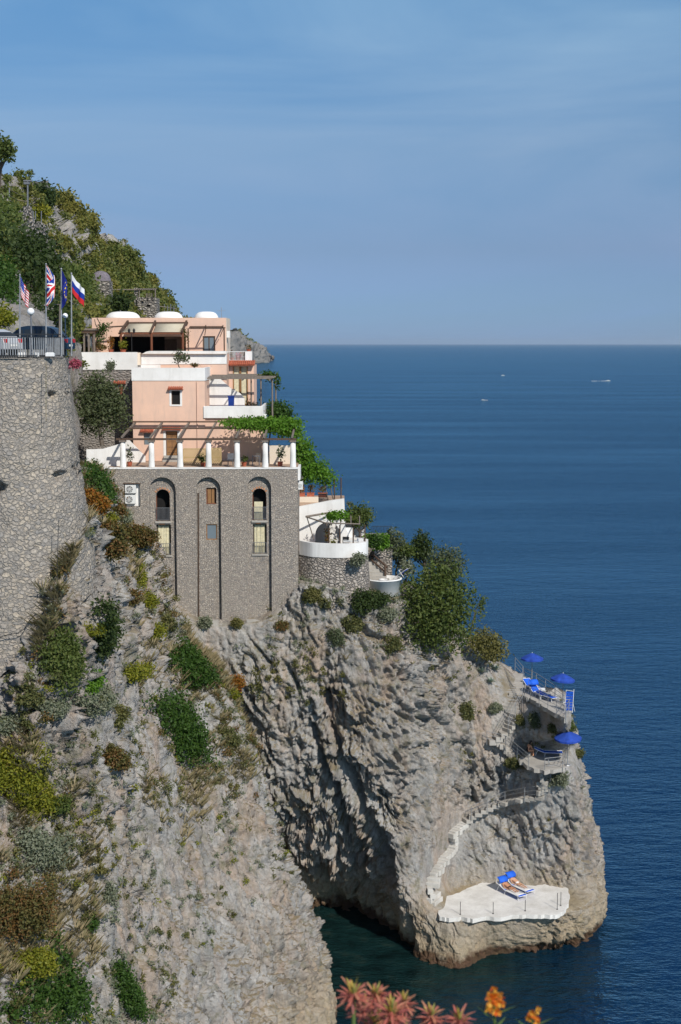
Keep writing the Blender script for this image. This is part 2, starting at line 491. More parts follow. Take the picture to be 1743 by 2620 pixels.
def leaf(name, cols, trans=0.3, patch=None, rough=0.6):
    """each leaf is an island of its own and has its own tint; patches of other leaf colour run through the crown"""
    t = NT(name)
    g = t.n('ShaderNodeNewGeometry')
    n = len(cols)
    c = t.ramp(g.outputs['Random Per Island'], [(i / max(1, n - 1), x) for i, x in enumerate(cols)])
    if patch:
        w = t.coord(world=True)
        c = t.mix(t.ramp(t.noise(w, patch[0], 3, 0.6), [(0.48, 0.0), (0.62, 0.85)]), c, patch[1])
    d = t.n('ShaderNodeBsdfPrincipled'); d.inputs['Roughness'].default_value = rough; d.inputs['Specular IOR Level'].default_value = 0.25
    t.l(c, d.inputs['Base Color'])
    tr = t.n('ShaderNodeBsdfTranslucent'); t.l(t.mix(1.0, c, (1.5, 1.6, 0.8), 'MULTIPLY'), tr.inputs[0])
    ms = t.n('ShaderNodeMixShader'); ms.inputs[0].default_value = trans
    t.l(d.outputs[0], ms.inputs[1]); t.l(tr.outputs[0], ms.inputs[2]); t.l(ms.outputs[0], t.out.inputs[0])
    MAT[name] = t.m
leaf('oak leaf', [(0.052, 0.078, 0.018), (0.076, 0.108, 0.024), (0.10, 0.132, 0.031), (0.13, 0.15, 0.043)])
leaf('deep leaf', [(0.026, 0.045, 0.012), (0.04, 0.064, 0.016), (0.058, 0.082, 0.022)])
leaf('ivy leaf', [(0.028, 0.065, 0.010), (0.042, 0.09, 0.013), (0.06, 0.11, 0.018)])
leaf('olive leaf', [(0.085, 0.105, 0.055), (0.11, 0.13, 0.07), (0.065, 0.09, 0.04), (0.15, 0.16, 0.10)])
leaf('vine leaf', [(0.07, 0.16, 0.012), (0.10, 0.22, 0.02), (0.15, 0.28, 0.03), (0.06, 0.12, 0.012)], 0.4)
leaf('lime leaf', [(0.14, 0.16, 0.015), (0.20, 0.21, 0.02), (0.27, 0.25, 0.03), (0.10, 0.13, 0.015)], 0.35)
leaf('rust leaf', [(0.15, 0.085, 0.03), (0.20, 0.10, 0.035), (0.13, 0.11, 0.035), (0.09, 0.09, 0.03)], 0.3, (0.7, (0.10, 0.10, 0.03)))
leaf('orange leaf', [(0.32, 0.10, 0.02), (0.27, 0.13, 0.02), (0.18, 0.12, 0.02)], 0.35)
leaf('grey leaf', [(0.16, 0.18, 0.12), (0.21, 0.225, 0.16), (0.12, 0.145, 0.085), (0.26, 0.26, 0.19)], 0.25)
leaf('scrub leaf', [(0.07, 0.085, 0.03), (0.11, 0.12, 0.04), (0.15, 0.14, 0.05), (0.05, 0.065, 0.025)], 0.25, (0.35, (0.16, 0.145, 0.045)))
leaf('hill leaf', [(0.085, 0.115, 0.028), (0.115, 0.145, 0.034), (0.17, 0.17, 0.045), (0.06, 0.085, 0.022)], 0.3, (0.09, (0.22, 0.195, 0.045)))
leaf('straw', [(0.30, 0.23, 0.13), (0.38, 0.31, 0.19), (0.24, 0.20, 0.12), (0.20, 0.19, 0.09)], 0.3)
leaf('agave leaf', [(0.17, 0.22, 0.19), (0.22, 0.27, 0.22), (0.28, 0.30, 0.22)], 0.1)
leaf('pink petal', [(0.45, 0.10, 0.16), (0.38, 0.08, 0.14), (0.5, 0.18, 0.2)], 0.3)
leaf('coral leaf', [(0.50, 0.13, 0.10), (0.58, 0.21, 0.16), (0.36, 0.09, 0.10), (0.60, 0.27, 0.17), (0.30, 0.10, 0.11)], 0.35)
leaf('tip leaf', [(0.45, 0.30, 0.06), (0.38, 0.34, 0.10), (0.30, 0.32, 0.10)], 0.35)
leaf('stem green', [(0.10, 0.16, 0.04), (0.14, 0.20, 0.06)], 0.2)
leaf('orange petal', [(0.65, 0.12, 0.01), (0.70, 0.22, 0.02), (0.72, 0.40, 0.06), (0.45, 0.05, 0.02)], 0.35)

def water():
    t = NT('sea water')
    w = t.coord(world=True)
    w1 = t.coord((0.55, 1.0, 1.0), world=True)
    g = t.n('ShaderNodeNewGeometry')
    # shallow water over rock close to the shore, deep blue beyond
    dist = t.n('ShaderNodeVectorMath', _operation='DISTANCE'); t.l(g.outputs['Position'], dist.inputs[0]); dist.inputs[1].default_value = (2, 104, 0)
    dd = t.math('ADD', dist.outputs['Value'], t.math('MULTIPLY', t.math('SUBTRACT', t.noise(w, 0.12, 4, 0.6), 0.5), 16))
    shore = t.ramp(t.math('DIVIDE', dd, 40.0), [(0.22, 1.0), (0.58, 0.0)])
    bed = t.ramp(t.noise(w, 0.45, 6, 0.7), [(0.32, (0.003, 0.009, 0.009)), (0.55, (0.006, 0.022, 0.022)), (0.75, (0.022, 0.032, 0.024))])
    c = t.mix(shore, (0.001, 0.0175, 0.060), bed)
    a = t.noise(w1, 0.16, 3, 0.55); b = t.noise(w1, 0.75, 4, 0.6); d = t.noise(w1, 3.0, 3, 0.6)
    h = t.math('ADD', t.math('MULTIPLY', a, 1.9), t.math('ADD', t.math('MULTIPLY', b, 1.15), t.math('MULTIPLY', d, 0.22)))
    slick = t.ramp(t.noise(t.coord((0.003, 0.02, 1), world=True), 1.0, 4, 0.6), [(0.38, 0.55), (0.6, 1.0)])
    bp = t.n('ShaderNodeBump'); bp.inputs['Distance'].default_value = 0.55
    t.l(t.math('MULTIPLY', slick, 0.8), bp.inputs['Strength']); t.l(h, bp.inputs['Height'])
    df = t.n('ShaderNodeBsdfDiffuse'); t.l(c, df.inputs[0]); t.l(bp.outputs[0], df.inputs['Normal'])
    gl = t.n('ShaderNodeBsdfGlossy'); gl.inputs['Roughness'].default_value = 0.07; gl.inputs['Color'].default_value = (0.5, 0.84, 1.0, 1); t.l(bp.outputs[0], gl.inputs['Normal'])
    fr = t.n('ShaderNodeFresnel'); fr.inputs['IOR'].default_value = 1.333; t.l(bp.outputs[0], fr.inputs['Normal'])
    ms = t.n('ShaderNodeMixShader'); t.l(t.math('MINIMUM', t.math('MULTIPLY', fr.outputs[0], .95), 0.48), ms.inputs[0])
    t.l(df.outputs[0], ms.inputs[1]); t.l(gl.outputs[0], ms.inputs[2]); t.l(ms.outputs[0], t.out.inputs[0])
    m = t.m
    MAT['sea water'] = m
water()
# ------------------------------------------------------------------ land
def catmull(A, n_per):
    """A (k, m, 3) -> dense along axis 0 with n_per[i] steps in segment i (centripetal-ish, monotone enough)"""
    k = len(A); out = []
    for i in range(k - 1):
        p1, p2 = A[i], A[i + 1]
        p0 = A[i - 1] if i > 0 else 2 * p1 - p2
        p3 = A[i + 2] if i + 2 < k else 2 * p2 - p1
        d1 = np.linalg.norm(p2 - p1, axis=-1, keepdims=True) + 1e-6
        d0 = np.linalg.norm(p1 - p0, axis=-1, keepdims=True) + 1e-6
        d2 = np.linalg.norm(p3 - p2, axis=-1, keepdims=True) + 1e-6
        m1 = ((p1 - p0) / d0 * 0.5 + (p2 - p1) / d1 * 0.5) * d1
        m2 = ((p2 - p1) / d1 * 0.5 + (p3 - p2) / d2 * 0.5) * d1
        for j in range(n_per[i]):
            t = j / n_per[i]
            t2, t3 = t * t, t * t * t
            out.append((2*t3 - 3*t2 + 1) * p1 + (t3 - 2*t2 + t) * m1 * 0.8 + (-2*t3 + 3*t2) * p2 + (t3 - t2) * m2 * 0.8)
    out.append(A[-1])
    return np.array(out)

def sheet(net, step, maxn=120):
    """net[col][row] of points -> dense grid (rows, cols, 3)"""
    A = np.array([[list(p) for p in c] for c in net])           # cols, rows, 3
    seg = np.linalg.norm(A[1:] - A[:-1], axis=-1)
    nc = [int(min(maxn, max(2, np.ceil(np.percentile(s, 70) / step)))) for s in seg]
    B = catmull(A, nc)                                          # densecols, rows
    B = np.transpose(B, (1, 0, 2))
    seg = np.linalg.norm(B[1:] - B[:-1], axis=-1)
    nr = [int(min(maxn, max(2, np.ceil(np.percentile(s, 70) / step)))) for s in seg]
    return catmull(B, nr)                                       # denserows, densecols

def grid_normals(G, flip=1):
    du = np.gradient(G, axis=1); dv = np.gradient(G, axis=0)
    n = np.cross(du, dv); n /= (np.linalg.norm(n, axis=-1, keepdims=True) + 1e-9)
    return n * flip

def blur(a, k):
    for _ in range(k):
        a = (a + np.roll(a, 1, 0) + np.roll(a, -1, 0) + np.roll(a, 1, 1) + np.roll(a, -1, 1)) / 5
    return a

def grid_faces(r, c):
    i = np.arange(r * c).reshape(r, c)
    return np.stack([i[:-1, :-1], i[1:, :-1], i[1:, 1:], i[:-1, 1:]], -1).reshape(-1, 4)

def col(*pts):
    """top to bottom: u, v, Y by sight line, or ('z', u, Y, z)"""
    r = []
    for p in pts:
        if isinstance(p, Vector): r.append(p)
        elif p[0] == 'z': r.append(Q(*p[1:]))
        else: r.append(P(*p))
    return r

NET = [
 col((-900,1400,78),(-900,1740,67.5),(-900,1850,66),(-900,2000,64),(-900,2150,61.5),(-900,2300,59),(-900,2480,56.5),(-900,2650,54),(-900,2950,50),(-900,3400,46),('z',-900,43,0),('z',-900,41,-5)),
 col((-400,1400,79),(-400,1740,69.5),(-400,1850,68),(-400,2000,66),(-400,2150,63.8),(-400,2300,61.5),(-400,2460,59.5),(-400,2630,57.5),(-400,2920,53.5),(-400,3340,49.5),('z',-400,46,0),('z',-400,44,-5)),
 col((0,1400,80),(0,1735,71.0),(0,1850,69.5),(0,2000,68),(0,2150,66),(0,2300,64),(0,2450,62),(0,2620,60),(0,2900,56),(0,3300,52),('z',0,48,0),('z',0,46,-5)),
 col((130,1300,82),(150,1500,71.6),(128,1620,70.7),(128,1750,70.2),(135,1950,69.6),(140,2180,68.2),(150,2400,66.5),(160,2620,64.5),(180,2900,61),(200,3300,57),('z',200,54,0),('z',200,52,-5)),
 col((226,1212,99),(232,1295,78),(225,1430,75.5),(232,1600,74.8),(245,1800,74),(260,2050,72.5),(275,2300,71),(300,2620,69),(330,2900,66),(360,3200,63),('z',380,60,0),('z',380,58,-5)),
 col((300,1335,106.6),(305,1318,99),(318,1410,93),(330,1560,89),(345,1750,86),(370,2000,83),(400,2300,80),(450,2620,76.5),(490,2900,73.5),(520,3150,71.5),('z',540,69.5,0),('z',540,68,-5)),
 col((385,1430,107),(388,1410,104.2),(400,1480,100.5),(420,1570,98),(460,1750,94.5),(500,2000,91),(560,2300,87.5),(640,2620,83),(700,2850,80.5),(720,3000,79),('z',735,77.5,0),('z',735,77,-5)),
 col((440,1420,109),(440,1470,106.6),(430,1540,103.8),(470,1640,102),(560,1720,100),(640,1900,97.5),(705,2150,95),(800,2400,92.5),(846,2560,91.5),(856,2610,91.5),('z',858,91.6,0),('z',858,91,-5)),
 col((520,1480,110),(520,1560,107),(520,1602,104.4),(545,1680,104.2),(600,1800,104.5),(640,1950,106),(690,2150,109),(740,2260,111),(780,2300,112),(798,2315,112),('z',800,112,0),('z',800,112,-5)),
 col((660,1480,110),(660,1560,107),(660,1596,104.2),(660,1690,104),(665,1820,104.1),(680,1960,104.5),(720,2120,106.3),(770,2220,109.4),(810,2280,112.0),(830,2310,112.9),('z',832,112.9,0),('z',832,112.9,-5)),
 col((765,1478,107),(768,1496,105.0),(764,1560,104.3),(760,1690,103.7),(760,1820,103.7),(770,1950,104.1),(800,2100,105.7),(840,2200,108.6),(870,2280,111.2),(885,2320,111.9),('z',886,111.8,0),('z',886,111.8,-5)),
 col((858,1490,107.5),(855,1506,104.6),(860,1555,104.2),(860,1640,103.6),(860,1800,103.4),(865,1940,103.7),(885,2080,105.2),(920,2200,107.8),(945,2290,109.8),(960,2345,110),('z',960,109.9,0),('z',960,109.9,-5)),
 col((962,1515,108),(960,1530,105.6),(960,1575,104.7),(955,1680,104),(950,1820,103.6),(950,1960,103.4),(960,2090,104),(985,2220,106),(1005,2310,107),(1020,2375,107),('z',1025,106.6,0),('z',1025,106.6,-5)),
 col((1060,1500,113),(1060,1545,108),(1055,1640,106),(1045,1740,105),(1035,1860,104.6),(1025,1980,104.2),(1015,2100,103.8),(1010,2230,103.4),(1030,2330,103.6),(1050,2420,103.6),('z',1055,103.6,0),('z',1055,103.6,-5)),
 col((1150,1590,116),(1150,1620,111),(1140,1690,108.5),(1130,1780,107.8),(1120,1900,107),(1110,2020,106),(1095,2150,105),(1085,2250,103.8),(1090,2350,102.3),(1095,2430,102),('z',1095,101.6,0),('z',1095,101.6,-5)),
 col((1220,1660,119),(1228,1675,113),(1225,1740,110.7),(1215,1830,110),(1205,1950,109.5),(1195,2060,109.2),(1185,2170,108.6),(1180,2268,108.0),(1170,2356,101.5),(1165,2440,101),('z',1160,100.6,0),('z',1160,100.6,-5)),
 col((1290,1725,121),(1300,1712,114.5),(1300,1790,111),(1298,1860,110),(1290,1920,109.6),(1288,1985,109),(1275,2130,108.8),(1270,2270,108.0),(1265,2350,102.2),(1265,2400,102.4),('z',1265,103.0,0),('z',1265,103,-5)),
 col((1340,1775,122),(1352,1757,114.5),(1366,1800,109.4),(1370,1880,108.6),(1370,1925,110.4),(1370,1970,106.6),(1375,2110,107.5),(1380,2268,108.0),(1385,2345,102.6),(1390,2390,103),('z',1392,104,0),('z',1392,104,-5)),
 col((1390,1790,123),(1410,1790,112),(1447,1846,104.6),(1450,1885,106.7),(1458,1914,109.8),(1448,1968,106.6),(1465,2110,107),(1470,2274,107.0),(1462,2336,103.7),(1480,2380,104.2),('z',1485,104.9,0),('z',1485,104.9,-5)),
 col((1400,1810,124),(1430,1790,114.8),(1466,1832,107.2),(1472,1880,109),(1482,1925,111),(1494,1985,110),(1528,2130,109.5),(1548,2250,109),(1554,2300,108.5),(1545,2350,108),('z',1530,108,0),('z',1530,108,-5)),
 col((1390,1830,132),(1410,1810,123),(1430,1855,121),(1440,1900,121),(1448,1950,122),(1455,2000,122),(1470,2130,121),('z',1485,120,5),('z',1490,120,3),('z',1490,120,1),('z',1490,120,-.5),('z',1490,120,-5)),
 col(('z',1000,150,15),('z',1020,148,13),('z',1040,147,12),('z',1050,147,11),('z',1060,147,9),('z',1070,147,7),('z',1080,147,5),('z',1080,147,3),('z',1080,147,2),('z',1080,147,1),('z',1080,147,-.5),('z',1080,147,-5)),
 col(('z',560,220,14),('z',600,200,12),('z',610,198,11),('z',620,197,10),('z',630,196,9),('z',635,195,7),('z',640,195,5),('z',640,195,3),('z',640,195,2),('z',640,195,1),('z',640,195,-.5),('z',640,195,-5)),
]
# the ground goes on behind the top edge
def back_row(ci, c):
    t = c[0]
    if ci <= 4: return Vector((t.x - 2, t.y + 22, t.z - 8))
    if ci <= 6: return Vector((t.x - 2, t.y + 22, t.z + 1))
    if ci <= 10: return Vector((t.x - 4, t.y + 24, t.z + 1.0))
    if ci <= 13: return Vector((t.x - 6, t.y + 24, t.z - 9.0))
    if ci <= 19: return Vector((t.x - 8, t.y + 20, t.z - 6))
    return Vector((t.x - 20, t.y + 10, t.z + 1))
NET = [[back_row(i, c)] + c for i, c in enumerate(NET)]

G = sheet(NET, 0.11)
N = grid_normals(G)
mid = G[G.shape[0] // 2, G.shape[1] // 2]
if np.mean(N[:, :, 1]) > 0: N = -N
N = blur(N, 12); N /= (np.linalg.norm(N, axis=-1, keepdims=True) + 1e-9)
p = G.reshape(-1, 3); n = N.reshape(-1, 3)
wp = p + 0.7 * np.stack([fbm(p / 2.2, 3, 91), fbm(p / 2.2, 3, 92), fbm(p / 2.2, 3, 93)], 1)
# bedding leans to the right, blocks are taller than wide
q = wp.copy(); q[:, 0] = wp[:, 0] + 0.35 * wp[:, 2]
f1, f2, cid = worley(q / np.array([2.1, 2.1, 3.4]), 3)
fa_b = worley.facet; big = (cid - 0.5) * 1.3 - 0.55 * np.exp(-((f2 - f1) / 0.09) ** 2)
f1, f2, cid = worley(q / np.array([0.75, 0.75, 1.5]), 13)
fa_m = worley.facet; med = (cid - 0.5) * 0.55 - 0.20 * np.exp(-((f2 - f1) / 0.10) ** 2)
f1, f2, cid = worley(q / np.array([0.30, 0.30, 0.62]), 23)
fa_s = worley.facet; sml = (cid - 0.5) * 0.22
flute = ridged(q / np.array([1.1, 1.1, 5.0]), 4, 5)
rough = fbm(p / 0.6, 4, 8, 0.6)
lump = fbm(p / np.array([5.0, 5.0, 4.0]), 4, 1)
soft = np.clip(fbm(p / 6.0, 3, 44) * 2.2 + 0.5, 0, 1)           # some faces are smooth slabs, some are shattered
crag = 0.45 + 0.75 * soft
def billow(pp, o, s, g=0.55):
    r = 0; a = 1.0; t = 0
    for k in range(o):
        r = r + a * np.abs(vnoise(pp * (2.1 ** k) + k * 5.7, s + k * 3)) ; t += a; a *= g
    return r / t
clefts = billow(q / np.array([1.5, 1.5, 3.8]), 5, 61, .62)
fiss = billow(q / np.array([0.36, 0.36, 1.5]), 3, 67, .6)
disp = 0.6 * lump + crag * (big * 0.38 + 0.55 * fa_b + med * 0.75 + 0.62 * fa_m + sml * 1.25 + 0.36 * fa_s) - 0.75 * (clefts - .28) * (.6 + .6 * soft) - .9 * (fiss - .25) * (.5 + .8 * soft) + 0.08 * rough
# long flutes run down the near spur
spur_m = np.clip((-2.0 - p[:, 0]) / 3, 0, 1) * np.clip((26 - p[:, 2]) / 6, 0, 1) * np.clip((104 - p[:, 1]) / 4, 0, 1)
disp = disp * (1 - .35 * spur_m) + spur_m * (-1.1 * (billow(q / np.array([1.0, 1.0, 6.0]), 4, 161, .6) - .28))
# cracks, stairs and ledges follow lines seen on the face
def proj(pp):
    x, y, z = pp[:, 0], pp[:, 1], pp[:, 2] - H
    d = y * CT - z * ST; uu = y * ST + z * CT
    return 871.5 + FPX * x / d, 1310 - FPX * uu / d, d
PU, PV, PD = proj(p)
def line_dist(pts):
    best = np.full(len(p), 1e9)
    for (a0, b0), (a1, b1) in zip(pts[:-1], pts[1:]):
        L2 = (a1 - a0) ** 2 + (b1 - b0) ** 2 + 1e-9
        t_ = np.clip(((PU - a0) * (a1 - a0) + (PV - b0) * (b1 - b0)) / L2, 0, 1)
        best = np.minimum(best, np.hypot(PU - a0 - t_ * (a1 - a0), PV - b0 - t_ * (b1 - b0)))
    return best * PD / FPX                                       # metres across the face
jitter = 0.5 * fbm(p / 1.2, 3, 77)
near_face = (PD > 85) & (PD < 118)
for pts, wd, dp in (([(835,1785),(850,1870),(880,1950),(930,2080),(985,2180),(1005,2260)], .34, 1.7), ([(800,1860),(830,1960),(870,2060),(890,2160)], .28, 1.2), ([(905,1575),(945,1625),(1015,1642)], .2, .9), ([(735,1705),(765,1765)], .18, .8), ([(860,2010),(905,2130),(935,2220)], .25, .9),
                    ([(1043,2350),(1050,2450)], .25, 1.2), ([(815,2215),(850,2280),(905,2320)], .3, .9), ([(600,1560),(640,1640),(690,1700)], .12, .5), ([(1010,1870),(1040,1990)], .15, .6), ([(1150,1740),(1165,1830)], .2, .7), ([(940,1790),(1030,1830),(1110,1870)], .12, .5), ([(810,1450),(840,1490),(870,1560)], .2, .7), ([(930,1570),(925,1640),(960,1730)], .2, .7)):
    disp = disp - dp * np.exp(-((line_dist(pts) + jitter * .35) / wd) ** 2) * near_face
STAIRS = [[(1312,1700),(1322,1775),(1292,1866),(1250,1892)], [(1270,1892),(1335,1945)], [(1385,1972),(1392,2020),(1380,2034)], [(1392,2034),(1290,2050),(1205,2086),(1150,2128),(1160,2150),(1130,2190),(1096,2262),(1122,2305)], [(1340,1760),(1400,1800),(1455,1832)], [(1345,1945),(1450,1935)], [(1440,1900),(1480,1930)]]
flat_ = np.full(len(p), 1e9)
for s_ in STAIRS: flat_ = np.minimum(flat_, line_dist(s_))
fm = np.where(near_face, np.clip((flat_ - .5) / 1.4, 0, 1), 1.0)
# the low wave-washed flank and flat ledges are smoother
steep = np.clip((0.80 - n[:, 2]) / 0.25, 0.12, 1)
low = np.clip((p[:, 2] - 0.2) / 3.0, 0.6, 1)
disp = disp * steep * low
# ledges that carry terraces and walls keep their line
TER = [(P(1400, 1795, 109), 5.0, 0.15), (P(1400, 1940, 108.5), 4.0, 0.25), (PZ(1250, 2300, 3.5), 6.0, 0.3), (P(560, 1590, 104.6), 4.5, 0.35)]
for c, r, a in TER:
    d = np.linalg.norm((p - np.array(c)) * np.array([1, 1, 2.0]), axis=1)
    disp *= a + (1 - a) * np.clip((d - r * 0.5) / r, 0, 1)
disp = disp * (.15 + .85 * fm) - .12 * (1 - fm)
p2 = p + n * disp[:, None]
GD = p2.reshape(G.shape); CLP = p2.copy(); CLN = n.copy()
cliff = mesh_np('cliff', p2, grid_faces(*G.shape[:2]), MAT['cliff rock'], origin=(0, 100, 0))
tag(cliff, 'pale grey limestone cliff and headland falling steeply to the sea', kind='structure')

def bvh_of(o):
    m = o.data; w = Vector(o.location)
    return BVHTree.FromPolygons([tuple(v.co + w) for v in m.vertices], [tuple(f.vertices) for f in m.polygons], all_triangles=False)
CLIFF_BVH = bvh_of(cliff)
def hit(u, v):
    for k in range(14):                                        # if the line misses, step down the slope
        r = CLIFF_BVH.ray_cast(Vector((0, 0, H)), ray(u - 2 * k, v + 7 * k))
        if r[0] is not None and r[0].y < 128: return r[0], r[1]
    return None, None
def drop(x, y, z=80.0):
    r = CLIFF_BVH.ray_cast(Vector((x, y, z)), Vector((0, 0, -1)))
    return r[0]

# hillside beyond the houses
HN = [
 col((-420,250,150),(-420,330,140),(-400,480,118),(-380,620,100),(-360,740,90),(-350,830,84),(-350,920,82),(-350,1100,80)),
 col((-30,420,215),(-20,462,205),(-10,540,165),(0,620,120),(10,740,96),(10,830,86),(10,920,84),(10,1100,82)),
 col((90,450,250),(85,476,242),(60,545,205),(70,640,140),(85,760,98),(90,830,88),(90,920,86),(90,1100,84)),
 col((160,480,275),(150,503,265),(140,580,235),(150,680,180),(170,780,120),(180,835,104),(180,920,100),(180,1100,97)),
 col((230,545,300),(220,560,285),(215,640,262),(225,720,225),(235,790,165),(230,850,130),(230,930,126),(230,1100,122)),
 col((300,620,325),(290,633,305),(285,690,288),(295,750,262),(310,800,225),(320,850,185),(320,930,175),(320,1100,170)),
 col((370,690,345),(362,699,325),(355,735,315),(360,775,298),(375,810,275),(385,860,250),(390,930,240),(390,1100,235)),
 col((420,740,360),(415,752,338),(412,772,330),(418,795,322),(425,825,312),(430,860,300),(430,930,290),(430,1100,285)),
 col((450,800,375),(448,802,345),(450,812,342),(452,826,338),(454,845,334),(456,880,330),(456,930,326),(456,1100,320)),
 col((430,840,420),(440,842,395),(442,850,390),(444,860,388),(446,880,386),(448,900,384),(450,950,382),(450,1100,380)),
]
def lower(c, k):
    return [Vector(q) + Vector((-q.y / FPX * 12 * min(1, k / 4), 0, -q.y / FPX * (18 if i < 4 else 8))) for i, q in enumerate(c)]
HN = [lower(c, k) for k, c in enumerate(HN)]
HN = [c + [c[-1] + Vector((0, -5, -20))] for c in HN]
HG = sheet(HN, 1.0, 90)
hn = grid_normals(HG)
if np.mean(hn[:, :, 1]) > 0: hn = -hn
hn = blur(hn, 5); hn /= (np.linalg.norm(hn, axis=-1, keepdims=True) + 1e-9)
hp = HG.reshape(-1, 3); hnn = hn.reshape(-1, 3)
f1, f2, cid = worley((hp + 1.5 * np.stack([fbm(hp / 5, 3, 71), fbm(hp / 5, 3, 72), fbm(hp / 5, 3, 73)], 1)) / np.array([5.0, 5.0, 6.0]), 33)
fade = np.clip(hp[:, 1] / 200.0, 0.45, 1.3)
hd = (fbm(hp / 16, 4, 61) * 3.0 + (cid - 0.5) * 1.8 + ridged(hp / np.array([4, 4, 9.0]), 4, 62) * 0.9) * fade
hp2 = hp + hnn * hd[:, None]
hill = mesh_np('hillside', hp2, grid_faces(*HG.shape[:2]), MAT['hill rock'], origin=(-80, 200, 40))
tag(hill, 'steep scrub-covered hillside with bare grey rock', kind='structure')
HILL_BVH = bvh_of(hill)
def hhit(u, v):
    r = HILL_BVH.ray_cast(Vector((0, 0, H)), ray(u, v))
    return (r[0], r[1]) if r[0] is not None else (None, None)

# far headland, kilometres away
FN = []
for (u, vt, Y) in ((380,800,2400),(460,812,2600),(540,838,2900),(585,850,3000),(600,852,3050),(625,866,3150),(650,880,3300),(672,893,3400),(688,908,3500),(695,922,3580)):
    t = P(u, vt, Y); b = Q(u + 2, Y - 60, -3)
    FN.append([t + Vector((-20, 500, -12)), t] + [t.lerp(b, k) + Vector((0, -40 * math.sin(k * PI), 0)) for k in (0.25, 0.5, 0.75)] + [b])
FN.append([x + Vector((-60, 700, -2)) for x in FN[-1]])
FG = sheet(FN, 7.0, 60)
fp = FG.reshape(-1, 3); fn_ = grid_normals(FG)
if np.mean(fn_[:, :, 1]) > 0: fn_ = -fn_
fn_ = fn_.reshape(-1, 3)
fd = fbm(fp / 60, 5, 81, 0.6) * 14 + (ridged(fp / np.array([30, 30, 80.0]), 4, 82) - .6) * 9 + (ridged(fp / np.array([16, 16, 36.0]), 4, 83) - .6) * 11 - 4
fp2 = fp + fn_ * fd[:, None]
far = mesh_np('headland', fp2, grid_faces(*FG.shape[:2]), MAT['headland rock'], origin=(-250, 3300, 0))
tag(far, 'distant rocky headland ending in the sea', kind='structure')

# the sea, out to the horizon
S = 75000.0
sea = MB().add([(-S, -2000, 0), (S, -2000, 0), (S, S, 0), (-S, S, 0)], [(0, 1, 2, 3)]).build('sea', MAT['sea water'], origin=(0, 0, 0))
tag(sea, 'deep blue sea with small ripples', kind='structure')
# ------------------------------------------------------------------ round retaining wall and car park
WT = 45.25                                   # top of the wall
def wall_plan():
    """plan line of the wall top with outward normals, left to right and round the end"""
    pts = []
    for x in np.linspace(-60, -17.2, 60): pts.append(((x, 73.0), (0, -1)))
    R = 2.6
    AE = PI * .64
    for a in np.linspace(0, AE, 36)[1:]:
        pts.append(((-17.2 + R * math.sin(a), 73.0 + R - R * math.cos(a)), (math.sin(a), -math.cos(a))))
    ex, ey = pts[-1][0]; nx, ny = pts[-1][1]
    for d in np.linspace(.3, 20, 30): pts.append(((ex - ny * d, ey + nx * d), (nx, ny)))
    return pts
WP = wall_plan()
def wall_mesh():
    # even spacing along the plan
    xy = np.array([p[0] for p in WP]); nn = np.array([p[1] for p in WP], float)
    s = np.concatenate([[0], np.cumsum(np.linalg.norm(xy[1:] - xy[:-1], axis=1))])
    t = np.arange(0, s[-1], 0.11)
    X = np.interp(t, s, xy[:, 0]); Y = np.interp(t, s, xy[:, 1]); NX = np.interp(t, s, nn[:, 0]); NY = np.interp(t, s, nn[:, 1])
    zz = np.linspace(1, 0, 165)
    V = np.zeros((len(zz), len(t), 3)); Nn = np.zeros_like(V)
    zlo = np.interp(X + np.maximum(0, Y - 75) * 2, [-60, -18.2, -15.5, -14], [26.5, 28.0, 31.5, 34])
    for i, f_ in enumerate(zz):
        z = zlo + (WT - zlo) * f_
        o = (WT - z) / 8.0
        V[i, :, 0] = X + NX * o; V[i, :, 1] = Y + NY * o; V[i, :, 2] = z
        Nn[i, :, 0] = NX; Nn[i, :, 1] = NY
    q = V.reshape(-1, 3)
    f1, f2, cid = worley((q + 0.12 * np.stack([fbm(q / 0.5, 2, 5), fbm(q / 0.5, 2, 6), fbm(q / 0.5, 2, 7)], 1)) / np.array([0.52, 0.52, 0.42]), 55)
    d = (cid - 0.5) * 0.07 - 0.035 * np.exp(-((f2 - f1) / 0.07) ** 2) + 0.10 * fbm(q / 2.5, 3, 57) + 0.045 * fbm(q / 0.25, 3, 58)
    # weep holes and lost stones: real hollows
    for u, v, r in ((128, 1012, .20), (167, 1010, .17), (153, 1218, .36), (192, 1196, .20), (3, 1245, .42), (-10, 1260, .4), (198, 1213, .14), (126, 1004, .13), (164, 997, .12)):
        c = np.array(P(u, v, 73 + max(0, (u - 130)) * 0.03 - 0.5 * ((v - 915) / 375)))
        dd = np.sqrt(((q[:, 0] - c[0]) ** 2 + (q[:, 2] - c[2]) ** 2 * 0.9))
        d -= 0.7 * np.clip(1.15 - (dd + 0.1 * fbm(q / 0.25, 2, 59)) / (r * .62), 0, 1) ** 0.5 * (dd < 1.5)
    q = q + Nn.reshape(-1, 3) * d[:, None]
    return q, grid_faces(len(zz), len(t))
V, F = wall_mesh()
rw = mesh_np('retaining_wall', V, F, MAT['big rubble'])
tag(rw, 'tall round-ended rubble stone retaining wall below the car park railing', 'wall')
